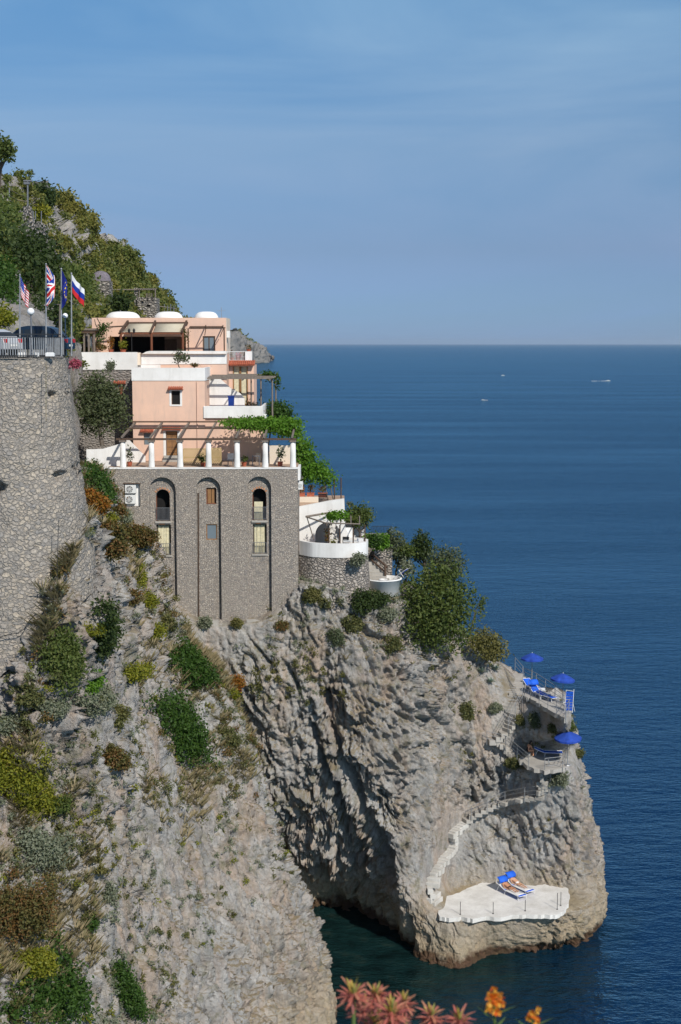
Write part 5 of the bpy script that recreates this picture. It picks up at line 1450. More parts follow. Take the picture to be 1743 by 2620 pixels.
# pergola of poles above the arched terrace
tpg = thing('pole_pergola', 'slanting pole pergola carrying a vine over the arched terrace', 'pergola', (X(850, 1390, 107), 107, zfl))
zq = Z(860, 1343, 106.2)
MB().tube(P(783, 1322, 107.5), P(832, 1338, 105.9), .06).tube(P(832, 1338, 105.9), P(922, 1341, 105.9), .055).build('front_pole', MAT['grey timber'], tpg)
MB().tube(P(783, 1322, 107.5), P(842, 1312, 108.6), .08).build('back_pole', MAT['grey timber'], tpg)
MB().tube(P(786, 1325, 107.5), P(804, 1382, 107.6), .04).build('strut', MAT['grey timber'], tpg)
for u in (842, 870, 904, 934): MB().tube((X(u, 1370, 106.2), 106.2, zfl), (X(u, 1370, 106.2), 106.2, zq), .05).build('post', MAT['dark timber'], tpg)
for u in (846, 872, 898, 920): MB().tube((X(u, 1340, 105.9), 105.9, zq + .05), (X(u, 1335, 108.8), 108.8, zq + .35), .045).build('rafter', MAT['grey timber'], tpg)
leaves('vine', [(X(853, 1316, 106.4), 106.6, Z(853, 1322, 106.4), 1.05, .9, .42), (X(880, 1308, 107), 107, Z(880, 1316, 107), .8, .7, .35)], 900, .13, 'vine leaf', tpg, seed=8, shell=.1)
potted('tall brown-leaved potted plant in the arched recess', (X(838, 1390, 107.6), 107.6, zfl), .25, .4, .4, 'rust leaf', 160, .1, 'pots on the arched terrace', lh=.95)
potted('low yellowish potted plant at the foot of the arch', (X(852, 1390, 107), 107, zfl), .25, .3, .4, 'lime leaf', 110, .1, 'pots on the arched terrace', lh=.3)
table((X(897, 1390, 107.2), 107.2, zfl), 'white-topped table on the arched terrace', 'white shell', 1.1)
table((X(885, 1390, 107.9), 107.9, zfl), 'dark high-backed chair behind the white terrace table', 'dark metal', .5, True, 'garden_chair')
table((X(922, 1390, 106.9), 106.9, zfl), 'white chair at the right end of the arched terrace', 'white metal', .5, True, 'garden_chair')

# garden steps, stone stub, round planter
zg = Z(980, 1497, 107.6)
ct = Vector((X(980, 1490, 108), 108.0, 0))
rp = MB(); Rr = 1.42
rp.lathe((ct.x, ct.y, 0), [(Rr - .2, Z(980, 1530, 106.6)), (Rr, Z(980, 1528, 106.6)), (Rr, Z(980, 1489, 106.6)), (Rr + .05, Z(980, 1489, 106.6)), (Rr + .05, Z(980, 1489, 106.6) + .08), (Rr - .2, Z(980, 1489, 106.6) + .08), (Rr - .2, Z(980, 1489, 106.6) - .5)], 40)
tag(rp.build('round_parapet', MAT['white plaster']), 'round white parapet of the lower garden platform beside the big dark tree', 'wall')
tag(MB().lathe((ct.x, ct.y, 0), [(.001, Z(980, 1489, 106.6) - .4), (Rr - .21, Z(980, 1489, 106.6) - .4)], 40, False).build('terrace', MAT['path concrete']), 'round paved garden platform', kind='structure')
zgp = Z(980, 1489, 106.6) - .4
tag(MB().lathe((ct.x, ct.y, 0), [(Rr + .5, 18.0), (Rr - .03, Z(980, 1530, 106.6) - .01)], 40, False).build('dry_stone_wall', MAT['dry stone']), 'round dry-stone footing under the round white parapet', 'wall')
bt_ = MB().lathe((ct.x - .0, ct.y - .7, zgp), [(.001, 0), (.25, 0), (.3, .42), (.33, .45), (.33, .5), (.25, .5), (.24, .4), (.001, .4)], 20, False)
tag(bt_.build('stone_basin', MAT['white plaster']), 'small round white basin on the garden platform', 'basin')
sx = MB().box((X(957, 1440, 110), 110, 24), (X(1004, 1440, 110), 111.5, Z(980, 1407, 110)))
tag(sx.build('stone_wall', MAT['dry stone']), 'stub of rough stone wall behind the dark wooden hand-rails', 'wall')
hr = thing('stair_handrail', 'dark timber handrail going down beside the rough stone stub', 'handrail', P(978, 1490, 108))
MB().beam(P(951, 1416, 109), P(992, 1452, 108), .12, .12).build('top_rail', MAT['dark timber'], hr)
MB().beam(P(948, 1430, 109), P(986, 1464, 108), .10, .10).build('lower_rail', MAT['dark timber'], hr)
MB().tube(P(986, 1445, 108), P(986, 1492, 108), .09).build('post', MAT['dark timber'], hr)
stp = MB()
for k in range(6):
    a_ = P(938 + 7 * k, 1436 + 9 * k, 109.3 - .25 * k)
    stp.box((a_.x - .7, a_.y - .4, a_.z - 2.5 - .002 * k), (a_.x + .7, a_.y + .4, a_.z - .002 * k))
tag(stp.build('steps', MAT['path concrete']), 'garden steps down to the round platform', kind='structure')
ir = thing('iron_railing', 'dark iron railing above an orange tiled ledge by the sea-side garden', 'railing', P(978, 1372, 111))
a_, b_ = P(952, 1371, 111), P(1003, 1371, 111)
bars(ir, 'bars', a_.x, b_.x, a_.z, a_.z + .75, 111, 14, 'dark metal', .014)
MB().box((a_.x, 110.9, a_.z - .28), (b_.x, 111.3, a_.z - .035)).build('tiled_ledge', MAT['terracotta'], ir)
tag(MB().box((a_.x - 1, 111.31, 24), (b_.x, 113, a_.z - .05)).build('garden_bank', MAT['dry stone']), 'stone bank that carries the iron railing', 'wall')
# ------------------------------------------------------------------ bathing platform
ZP = 3.62
edge_front = [(1126,2345),(1150,2349),(1180,2346),(1210,2351),(1245,2345),(1280,2347),(1310,2342),(1345,2340),(1385,2340),(1415,2341),(1432,2338),(1446,2327),(1454,2312),(1457,2290),(1452,2270),(1446,2262)]
edge_back = [(1425,2264),(1400,2261),(1370,2266),(1340,2264),(1310,2257),(1285,2258),(1260,2258),(1235,2258),(1215,2266),(1195,2272),(1175,2284),(1150,2292),(1128,2292),(1118,2302),(1119,2325)]
def dense(pts, n=4, jit=.05, seed=3):
    rr = random.Random(seed); out = []
    for a, b in zip(pts, pts[1:] + pts[:1]):
        for k in range(n):
            f = k / n
            q = PZ(a[0] + (b[0]-a[0])*f, a[1] + (b[1]-a[1])*f, ZP)
            out.append((q.x + rr.uniform(-jit, jit), q.y + rr.uniform(-jit, jit) * 1.5))
    return out
pl = dense(edge_front + edge_back)
plat = MB().prism(pl, ZP - .32, ZP)
tag(plat.build('bathing_platform', MAT['pale concrete']), 'irregular pale concrete bathing platform at the foot of the cliff', kind='structure')

def stanchion(u, v, h, label, lean=0.0):
    b = PZ(u, v, ZP)
    o = MB().tube(b, b + Vector((lean, 0, h)), .022, .022, 8).tube(b, b + Vector((0, 0, .04)), .06, .06, 10).build('stanchion', MAT['dark metal'], origin=b)
    tag(o, label, 'post', 'thin posts on the bathing platform')
stanchion(1178, 2340, 1.0, 'thin iron post at the end of the platform near the stairs')
stanchion(1262, 2338, .9, 'thin iron post at the platform edge, below the loungers to their left')
stanchion(1344, 2331, .88, 'thin iron post standing by the feet of the loungers')
stanchion(1426, 2327, 1.3, 'taller thin iron post near the rounded platform end')
stanchion(1435, 2317, 1.05, 'last thin iron post at the rounded end of the platform')

# ------------------------------------------------------------------ loungers
def lounger(pos, rz, label, L=2.05, W=.68, back=25, canopy=True, cloth='blue cloth', frame='white metal', zs=.34, group='blue beach loungers'):
    """head towards -x, feet towards +x in its own axes"""
    t = thing('beach_lounger', label, 'lounger', pos, group, rz)
    hb = -.18 * L                                             # hinge
    a = math.radians(back); bl = L * .40
    hx, hz = hb - bl * math.cos(a), zs + bl * math.sin(a)
    f = MB()
    for s in (-1, 1):
        y = s * W / 2
        f.tube((hb, y, zs), (L * .5, y, zs), .022).tube((hb, y, zs), (hx, y, hz), .022)
    f.tube((L * .5, -W/2, zs), (L * .5, W/2, zs), .022).tube((hx, -W/2, hz), (hx, W/2, hz), .022)
    f.tube((hb - bl*.6, -W/2, zs + bl*.6*math.sin(a)), (hb - bl*.9, -W/2, .0), .016).tube((hb - bl*.6, W/2, zs + bl*.6*math.sin(a)), (hb - bl*.9, W/2, .0), .016)
    f.build('frame', MAT[frame], t, local=True)
    for x in (hb + .1, L * .42):
        for s in (-1, 1):
            MB().tube((x, s * W/2, zs), (x + (.1 if x > 0 else -.1), s * W/2, 0), .02).build('leg', MAT[frame], t, local=True)
    m = MB(); n = 8
    prof = [(hx, hz)] + [(hb, zs)] + [(L * .5, zs)]
    for (xa, za), (xb, zb_) in zip(prof[:-1], prof[1:]):
        vs = []
        for i in range(n + 1):
            q = i / n; x = xa + (xb - xa) * q; z = za + (zb_ - za) * q - .04 * math.sin(PI * q)
            vs += [(x, -W/2 + .02, z), (x, W/2 - .02, z)]
        m.add(vs, [(2*i, 2*i+1, 2*i+3, 2*i+2) for i in range(n)], True)
    o = m.build('sling', MAT[cloth], t, local=True); so = o.modifiers.new('solid', 'SOLIDIFY'); so.thickness = .012
    if canopy:
        c = MB(); n = 10; r = .40; vs = []
        for i in range(n + 1):
            q = -.1 + (PI * .62) * i / n
            for s in (-1, 1): vs.append((hx + .06 + r * math.sin(q) * .95, s * (W/2 + .02), hz + .12 + r * math.cos(q) * .75 - .0))
        c.add(vs, [(2*i, 2*i+1, 2*i+3, 2*i+2) for i in range(n)], True)
        o = c.build('sunshade', MAT[cloth], t, local=True); so = o.modifiers.new('solid', 'SOLIDIFY'); so.thickness = .012
        k = MB()
        for s in (-1, 1): k.tube((hx, s * W/2, hz), (hx + .1, s * (W/2 + .02), hz + .42), .014)
        k.build('sunshade_arm', MAT[frame], o, local=True)
    return t, hb, a, zs

# ------------------------------------------------------------------ people
def person(label, pos, rz, joints, skin, clothes, hair, group=None):
    """joints: name -> (x, y, z, radius); one continuous skinned body; clothes and hair are child meshes"""
    t = thing('person', label, 'person', pos, group, rz)
    J = joints
    V, R, E, ix = [], [], [], {}
    def v(name, p, r):
        ix[name] = len(V); V.append(Vector(p)); R.append(r); return ix[name]
    for k, q in J.items(): v(k, q[:3], q[3])
    def e(a, b): E.append((ix[a], ix[b]))
    chain = [('pelvis','waist'),('waist','chest'),('chest','neck'),('neck','jaw'),('jaw','head'),('head','crown')]
    for s in 'lr':
        chain += [('chest','shoulder_'+s),('shoulder_'+s,'elbow_'+s),('elbow_'+s,'wrist_'+s),('wrist_'+s,'palm_'+s),
                  ('pelvis','hip_'+s),('hip_'+s,'knee_'+s),('knee_'+s,'ankle_'+s),('ankle_'+s,'heel_'+s),('ankle_'+s,'toe_'+s)]
    for a, b in chain: e(a, b)
    # five fingers of unequal length from each palm
    for s in 'lr':
        w, pm, el = V[ix['wrist_'+s]], V[ix['palm_'+s]], V[ix['elbow_'+s]]
        d = (pm - w).normalized()
        side = d.cross(Vector((0, 0, 1)))
        side = side.normalized() if side.length > .05 else Vector((0, 1, 0))
        dn = side.cross(d).normalized() * -1
        for k, (off, ln) in enumerate(((-.032, .068), (-.011, .082), (.011, .076), (.032, .06))):
            a = v('f%d%s' % (k, s), pm + side * off + d * .02, .0095)
            b = v('g%d%s' % (k, s), pm + side * off * 1.15 + d * (.02 + ln * .55) + dn * .006, .0085)
            c = v('h%d%s' % (k, s), pm + side * off * 1.2 + d * (.02 + ln) + dn * .022, .0075)
            E.append((ix['palm_'+s], a)); E.append((a, b)); E.append((b, c))
        sg = 1 if s == 'l' else -1
        a = v('t0' + s, w.lerp(pm, .5) + side * sg * .045, .011); b = v('t1' + s, w.lerp(pm, .95) + side * sg * .068 + d * .01, .009)
        E.append((ix['wrist_'+s], a)); E.append((a, b))
    m = bpy.data.meshes.new('body'); m.from_pydata([tuple(q) for q in V], E, []); m.update()
    o = bpy.data.objects.new('body', m); COL.objects.link(o); o.parent = t
    sk = o.modifiers.new('skin', 'SKIN'); sk.use_smooth_shade = True; sk.branch_smoothing = .4
    for i, r in enumerate(R):
        sv = m.skin_vertices[0].data[i]; sv.radius = (r, r); sv.use_root = (i == ix['pelvis'])
    ss = o.modifiers.new('sub', 'SUBSURF'); ss.levels = 1; ss.render_levels = 2
    m.materials.append(MAT[skin])
    # face: nose, ears, eyes, mouth
    hd, cr, jw = V[ix['head']], V[ix['crown']], V[ix['jaw']]
    upv = (cr - hd).normalized()
    fw = Vector(J_FACE.get(label, (0, 0, 1))).normalized(); fw = (fw - upv * fw.dot(upv)).normalized()
    sd = upv.cross(fw)
    r0 = J['head'][3]
    def blob(mb, c, rx, ry, rz_):
        vs = []; fs = []; n, k = 10, 6
        for j in range(k + 1):
            th = PI * j / k
            for i in range(n):
                ph = 2 * PI * i / n
                vs.append(Vector(c) + sd * (rx * math.sin(th) * math.cos(ph)) + fw * (ry * math.sin(th) * math.sin(ph)) + upv * (rz_ * math.cos(th)))
        for j in range(k):
            for i in range(n): fs.append((j*n+i, j*n+(i+1)%n, (j+1)*n+(i+1)%n, (j+1)*n+i))
        mb.add(vs, fs, True)
    mb = MB(); blob(mb, hd + fw * r0 * 1.0 - upv * .01, .013, .018, .022)
    for s in (-1, 1): blob(mb, hd + sd * s * r0 * 1.0 - upv * .005, .01, .02, .03)
    mb.build('nose_and_ears', MAT[skin], t, local=True)
    mb = MB()
    for s in (-1, 1): blob(mb, hd + fw * r0 * .93 + sd * s * .032 + upv * .02, .012, .006, .006)
    blob(mb, hd + fw * r0 * .92 - upv * .05, .022, .006, .005)
    mb.build('eyes_and_mouth', MAT['dark hair'], t, local=True)
    # hair: a cap over the back and top of the head
    mb = MB(); n, k = 20, 12; vs = []; fs = []
    for j in range(k + 1):
        th = PI * .70 * j / k
        for i in range(n):
            ph = 2 * PI * i / n
            fwd = math.cos(ph); rr = r0 * 1.10
            cut = 1.0 if fwd < .25 else max(.45, 1 - (fwd - .25) * .9)
            q = th * cut
            vs.append(hd + upv * .01 + fw * (rr * math.sin(q) * fwd) + sd * (rr * math.sin(q) * math.sin(ph)) + upv * (rr * 1.12 * math.cos(q)))
    for j in range(k):
        for i in range(n): fs.append((j*n+i, j*n+(i+1)%n, (j+1)*n+(i+1)%n, (j+1)*n+i))
    mb.add(vs, fs, True)
    if hair == 'long':
        for q in range(9):
            an = -1.1 + 2.2 * q / 8
            a0 = hd - fw * r0 * math.cos(an) * .9 + sd * r0 * math.sin(an) * .95
            mb.tube(a0 + upv * .03, a0 - upv * .16 - fw * .02, .032, .028, 7); mb.tube(a0 - upv * .16 - fw * .02, a0 - upv * .34 + fw * .0, .028, .012, 7)
    mb.build('hair', MAT['dark hair'], t, local=True)
    # garments follow the body as slightly wider skinned shells
    for nm, parts, grow, mat in clothes:
        vv = []; ee = []; rr_ = []; im = {}
        for a, b in parts:
            for key in (a, b):
                nk, fr_ = key if isinstance(key, tuple) else (key, None)
                if key not in im:
                    im[key] = len(vv)
                    if fr_ is None: vv.append(Vector(J[nk][:3])); rr_.append(J[nk][3] + grow)
                    else:
                        n2, f2 = fr_
                        vv.append(Vector(J[nk][:3]).lerp(Vector(J[n2][:3]), f2)); rr_.append(J[nk][3] * (1 - f2) + J[n2][3] * f2 + grow)
            ee.append((im[a], im[b]))
        m2 = bpy.data.meshes.new(nm); m2.from_pydata([tuple(q) for q in vv], ee, []); m2.update()
        o2 = bpy.data.objects.new(nm, m2); COL.objects.link(o2); o2.parent = t
        s2 = o2.modifiers.new('skin', 'SKIN'); s2.use_smooth_shade = True
        for i, r in enumerate(rr_): m2.skin_vertices[0].data[i].radius = (r, r)
        m2.skin_vertices[0].data[0].use_root = True
        o2.modifiers.new('sub', 'SUBSURF').render_levels = 2
        m2.materials.append(MAT[mat])
    return t
J_FACE = {}

def lying(hb, a, zs, up_face, k=1.12):
    """a body stretched on a lounger whose backrest starts at hb and rises by angle a"""
    ca, sa = math.cos(a), math.sin(a); zb_ = zs + .02
    def on_back(d, y, h, r): return (hb - d * ca * k + h * sa * .0, y * k, zb_ + d * sa * k + (h + .0) * 1.0 * k, r * k)
    def on_seat(d, y, h, r): return (hb + d * k, y * k, zb_ + h * k, r * k)
    s = 1
    J = {'pelvis': on_seat(.05, 0, .11, .125), 'waist': on_back(.13, 0, .12, .115), 'chest': on_back(.34, 0, .125, .135), 'neck': on_back(.52, 0, .12, .058),
         'jaw': on_back(.58, 0, .125, .068), 'head': on_back(.66, 0, .125, .090), 'crown': on_back(.74, 0, .125, .072)}
    for n, s in (('l', 1), ('r', -1)):
        J['shoulder_'+n] = on_back(.45, .18*s, .11, .062); J['elbow_'+n] = on_back(.17, .27*s, .08, .043); J['wrist_'+n] = on_seat(.06, .24*s, .08, .030); J['palm_'+n] = on_seat(.15, .22*s, .07, .034)
        J['hip_'+n] = on_seat(.10, .085*s, .105, .092); J['knee_'+n] = on_seat(.48, .11*s, .10 + (.05 if up_face else 0), .060); J['ankle_'+n] = on_seat(.86, .09*s, .055, .038)
        if up_face: J['heel_'+n] = on_seat(.90, .09*s, .03, .030); J['toe_'+n] = on_seat(.93, .12*s, .19, .026)
        else: J['heel_'+n] = on_seat(.88, .09*s, .10, .030); J['toe_'+n] = on_seat(1.03, .10*s, .03, .024)
    return J
pelv = [('pelvis','hip_l'),('pelvis','hip_r'),('hip_l',('hip_l',('knee_l',.35))),('hip_r',('hip_r',('knee_r',.35))),('pelvis',('pelvis',('waist',.5)))]
rzl = math.atan2(-2.45, 1.75)
for (u, v, lab, face, cl, skin, plab) in ((1311, 2290, 'lounger with a raised blue shade carrying the sunbather in dark trunks', True, 'dark swimwear', 'skin tanned', 'sunbather on his back in dark swim trunks, head under a blue shade'),
                                          (1331, 2278, 'lounger next to the rock carrying the sunbather lying face down', False, 'skin fair', 'skin fair', 'pale sunbather lying face down on the lounger nearer the rock')):
    b = PZ(u, v, ZP)
    b = Vector((b.x, b.y, ZP))
    lt_, hb, a, zs = lounger(b, rzl, lab, L=2.5, W=.82, back=20, group='loungers on the bathing platform')
    J = lying(hb, a, zs, face)
    J_FACE[plab] = (0, 0, 1) if face else (0, 0, -1)
    person(plab, b, rzl, J, skin, [('swim_trunks', pelv, .012, cl if face else 'white cloth')], 'short', 'sunbathers on the platform')
    # towel laid over the sling
    ca, sa = math.cos(a), math.sin(a); m = MB(); vs = []; prof = [(hb - .98 * ca, zs + .98 * sa + .03), (hb, zs + .01), (1.0, zs + .02)]
    R_ = Matrix.Translation(b) @ Matrix.Rotation(rzl, 4, 'Z')
    for (x, z) in [(prof[0][0] + (prof[1][0]-prof[0][0])*q/6, prof[0][1] + (prof[1][1]-prof[0][1])*q/6 - .035*math.sin(PI*q/6)) for q in range(7)] + [(prof[1][0] + (prof[2][0]-prof[1][0])*q/8, prof[1][1] + (prof[2][1]-prof[1][1])*q/8 - .03*math.sin(PI*q/8)) for q in range(1, 9)]:
        for s in (-1, 1): vs.append(R_ @ Vector((x, s * .36, z)))
    m.add(vs, [(2*i, 2*i+1, 2*i+3, 2*i+2) for i in range(len(vs)//2 - 1)], True)
    o = m.build('towel', MAT['white cloth']); so = o.modifiers.new('solid', 'SOLIDIFY'); so.thickness = .012; so.offset = 1
    tag(o, 'white towel under the sunbather in dark trunks' if face else 'white towel under the sunbather lying face down', 'towel', 'white towels on the loungers')

# ------------------------------------------------------------------ terraces on the headland
def terrace(pts, z, th, name_label, n=7, jit=.13, seed=1):
    rr = random.Random(seed); out = []
    for a, b in zip(pts, pts[1:] + pts[:1]):
        for k in range(n):
            f = k / n; q = PZ(a[0] + (b[0]-a[0])*f, a[1] + (b[1]-a[1])*f, z)
            out.append((q.x + rr.uniform(-jit, jit), q.y + rr.uniform(-jit, jit)))
    tag(MB().prism(out, z - th, z).build('terrace', MAT['path concrete']), name_label, kind='structure')
Z1 = 18.2
T1 = [(1340,1780),(1357,1787),(1400,1812),(1447,1840),(1464,1814),(1420,1784),(1372,1752),(1341,1738)]
terrace(T1, Z1, .32, 'upper concrete sun terrace on the headland')
Z2 = 13.8
T2 = [(1330,1944),(1352,1962),(1395,1972),(1440,1966),(1452,1940),(1466,1905),(1420,1898),(1375,1902),(1338,1926)]
terrace(T2, Z2, .30, 'lower concrete sun terrace on the headland', seed=2)

def umbrella(u, vbase, z, vtop, R, label, tilt=(0, 0)):
    b = PZ(u, vbase, z); top = P(u, vtop, b.y)
    t = thing('beach_umbrella', label, 'umbrella', b, 'blue beach umbrellas')
    hh = top.z - b.z
    MB().tube(b, b + Vector((0, 0, hh)), .024, .02, 8).build('pole', MAT['grey metal'], t)
    MB().tube(b, b + Vector((0, 0, .95)), .04, .04, 8).lathe(b, [(.001, .09), (.20, .07), (.24, 0), (.001, 0)], 14, False).build('base', MAT['galvanised metal'], t)
    n = 8; sag = .46 * R; vs = []; fs = []; rings = 6
    vs.append(Vector((0, 0, 0)))
    for j in range(1, rings + 1):
        q = j / rings; r = R * q
        for i in range(n * 4):
            ph = 2 * PI * i / (n * 4)
            dip = .10 * R * q * (1 - abs(math.cos(ph * n / 2))) * .6
            z_ = -sag * (q ** 1.25) - dip * .3
            rr = r * (1 - .05 * (1 - abs(math.cos(ph * n / 2))) * q)
            vs.append(Vector((rr * math.cos(ph), rr * math.sin(ph), z_)))
    m_ = n * 4
    for i in range(m_): fs.append((0, 1 + i, 1 + (i + 1) % m_))
    for j in range(rings - 1):
        for i in range(m_): fs.append((1 + j*m_ + i, 1 + (j+1)*m_ + i, 1 + (j+1)*m_ + (i+1)%m_, 1 + j*m_ + (i+1)%m_))
    # hanging valance
    base_ = len(vs)
    for i in range(m_): q = vs[1 + (rings-1)*m_ + i]; vs.append(Vector((q.x*1.005, q.y*1.005, q.z - .13)))
    for i in range(m_): fs.append((1 + (rings-1)*m_ + i, base_ + i, base_ + (i+1)%m_, 1 + (rings-1)*m_ + (i+1)%m_))
    tm = Matrix.Rotation(tilt[0], 4, 'X') @ Matrix.Rotation(tilt[1], 4, 'Y')
    c0 = b + Vector((0, 0, hh - .03))
    o = MB().add([c0 + (tm @ q) for q in vs], fs, False).build('canopy', MAT['umbrella cloth'], t)
    so = o.modifiers.new('solid', 'SOLIDIFY'); so.thickness = .008
    r_ = MB()
    for i in range(n):
        ph = 2 * PI * i / n
        r_.tube(c0 + tm @ Vector((0, 0, -.04)), c0 + tm @ Vector((R*.96*math.cos(ph), R*.96*math.sin(ph), -sag - .0)), .008, n=5)
    r_.build('ribs', MAT['grey metal'], t)
    MB().tube(c0, c0 + Vector((0, 0, .09)), .025, .01, 8).build('finial', MAT['white shell'], t)
    return t
umbrella(1361, 1742, Z1, 1670, .93, 'open blue umbrella standing highest, at the stair end of the upper terrace')
umbrella(1440, 1797, Z1, 1722, .95, 'open blue umbrella over the sea end of the upper terrace', (0, .08))
umbrella(1452, 1958, Z2, 1871, 1.04, 'open blue umbrella on the lower terrace, seen from above', (.10, -.03))

def lpos(u, v, z): q = PZ(u, v, z); return Vector((q.x, q.y, z))
ra = math.atan2(-6.0, 2.4)
lounger(lpos(1362, 1766, Z1), ra, 'blue lounger nearest the stairs on the upper terrace', 2.0, .66, 30, False)
lounger(lpos(1378, 1782, Z1), ra, 'blue lounger along the inner railing of the upper terrace', 2.0, .66, 30, True)
lounger(lpos(1400, 1790, Z1), ra + .2, 'blue lounger in the middle of the upper terrace, lying flat', 2.0, .66, 8, False)
tag(MB().box(*[(lambda q: ((q.x - .25, q.y - .5, Z1 + .001), (q.x + .25, q.y + .5, Z1 + .012)))(lpos(1388, 1764, Z1))][0]).build('beach_towel', MAT['white cloth']), 'white towel spread on the ground of the upper terrace', 'towel')
# upright folded lounger leaning against the sea railing
q = lpos(1455, 1822, Z1)
t = thing('beach_lounger', 'blue and white lounger stood upright against the sea-side railing', 'lounger', q, 'blue beach loungers', math.radians(-35))
MB().tube((-.32, 0, 0), (-.32, .18, 1.62), .022).tube((.32, 0, 0), (.32, .18, 1.78), .022).tube((-.32, .18, 1.62), (.32, .18, 1.62), .022).tube((-.32, .0, .04), (.32, .0, .04), .02).build('frame', MAT['white metal'], t, local=True)
m = MB()
for k in range(7):
    a_, b_ = .12 + .21 * k, .12 + .21 * k + .17
    m.add([(-.3, .1 * a_, a_ - .03), (.3, .1 * a_, a_ + .05), (.3, .1 * b_, b_ + .05), (-.3, .1 * b_, b_ - .03)], [(0, 1, 2, 3)])
o = m.build('sling', MAT['blue cloth'], t, local=True); so = o.modifiers.new('solid', 'SOLIDIFY'); so.thickness = .012
for s in (-.25, .25): MB().tube((s, .1, .9), (s + .05, .45, .0), .018).build('leg', MAT['white metal'], t, local=True)
# lower terrace loungers
lounger(lpos(1405, 1934, Z2), math.radians(-6), 'white-framed blue lounger at the front of the lower terrace', 2.1, .70, 22, False)
lounger(lpos(1404, 1915, Z2), math.radians(-4), 'blue lounger with a shade behind the front one on the lower terrace', 2.1, .70, 14, True)
lounger(lpos(1384, 1903, Z2), math.radians(8), 'blue lounger with a raised shade at the back of the lower terrace, beside the rock', 1.9, .62, 35, True)
# person sitting at the left end of the loungers
pb = lpos(1349, 1936, Z2)
lab = 'person with long dark hair sitting bent forward on a stone by the loungers'
k = 1.0
Js = {'pelvis': (0, 0, .50, .125), 'waist': (.05, 0, .66, .115), 'chest': (.16, 0, .86, .13), 'neck': (.25, 0, 1.03, .055), 'jaw': (.29, 0, 1.08, .066), 'head': (.31, 0, 1.16, .092), 'crown': (.33, 0, 1.24, .075)}
for n_, s in (('l', 1), ('r', -1)):
    Js['shoulder_'+n_] = (.18, .18*s, .95, .06); Js['elbow_'+n_] = (.30, .24*s, .70, .042); Js['wrist_'+n_] = (.46, .16*s, .56, .03); Js['palm_'+n_] = (.53, .13*s, .54, .034)
    Js['hip_'+n_] = (.06, .09*s, .49, .09); Js['knee_'+n_] = (.48, .13*s, .50, .06); Js['ankle_'+n_] = (.46, .13*s, .10, .04); Js['heel_'+n_] = (.42, .13*s, .04, .034); Js['toe_'+n_] = (.62, .15*s, .035, .03)
J_FACE[lab] = (1, 0, -.35)
person(lab, pb, math.radians(20), Js, 'skin tanned', [('swimsuit', [('pelvis','waist'),('waist',('waist',('chest',.8))),('pelvis','hip_l'),('pelvis','hip_r')], .012, 'dark swimwear')], 'long')
st_ = MB().lathe((pb.x - .02, pb.y, Z2), [(.001, .39), (.2, .385), (.27, .3), (.30, .12), (.28, -.05)], 9, False)
tag(st_.build('seat_stone', MAT['hill rock']), 'low rounded stone used as a seat beside the blue loungers', 'stone')
# low table with a thing on it under the umbrella
tb = lpos(1452, 1918, Z2); table((tb.x - .5, tb.y + .6, Z2), 'small pale table in the shade of the lower umbrella', 'white shell', .55)

# ------------------------------------------------------------------ railings
def pipe_railing(name, label, pts, h=.95, rails=3, r=.022, mat='galvanised metal', group='steel railings along the cliff stairs', spacing=1.7):
    base = sum(pts, Vector()) / len(pts)
    t = thing(name, label, 'railing', (base.x, base.y, min(p.z for p in pts)), group)
    for k in range(rails):
        z = h * (k + 1) / rails
        MB().path([p + Vector((0, 0, z)) for p in pts], r if k == rails - 1 else r * .75, 6).build('rail', MAT[mat], t)
    done = []
    L = 0; prev = None
    for a, b in zip(pts[:-1], pts[1:]):
        n = max(1, int(round((b - a).length / spacing)))
        for i in range(n): done.append(a.lerp(b, i / n))
    done.append(pts[-1])
    for q in done: MB().tube(q - Vector((0, 0, .25)), q + Vector((0, 0, h)), r * 1.15, n=6).build('post', MAT[mat], t)
    return t
def zpts(z, *uv): return [Vector((PZ(u, v, z).x, PZ(u, v, z).y, z)) for u, v in uv]
pipe_railing('railing', 'steel pipe railing on the inner edge of the upper sun terrace', zpts(Z1, (1342, 1781), (1358, 1788), (1402, 1813), (1447, 1839)))
pipe_railing('railing', 'steel pipe railing on the sea edge of the upper sun terrace', zpts(Z1, (1341, 1739), (1372, 1753), (1420, 1785), (1463, 1814), (1448, 1838)), 1.0)
pipe_railing('railing', 'steel pipe railing around the front of the lower sun terrace', zpts(Z2, (1394, 1970), (1440, 1965), (1452, 1940), (1465, 1907)), .9)
pipe_railing('railing', 'steel pipe railing from the stair landing down to the lower terrace', [hit(1244, 1900)[0] + Vector((0, -.5, .2)), hit(1292, 1912)[0] + Vector((0, -.6, .2)), zpts(Z2, (1353, 1960))[0]], .9)

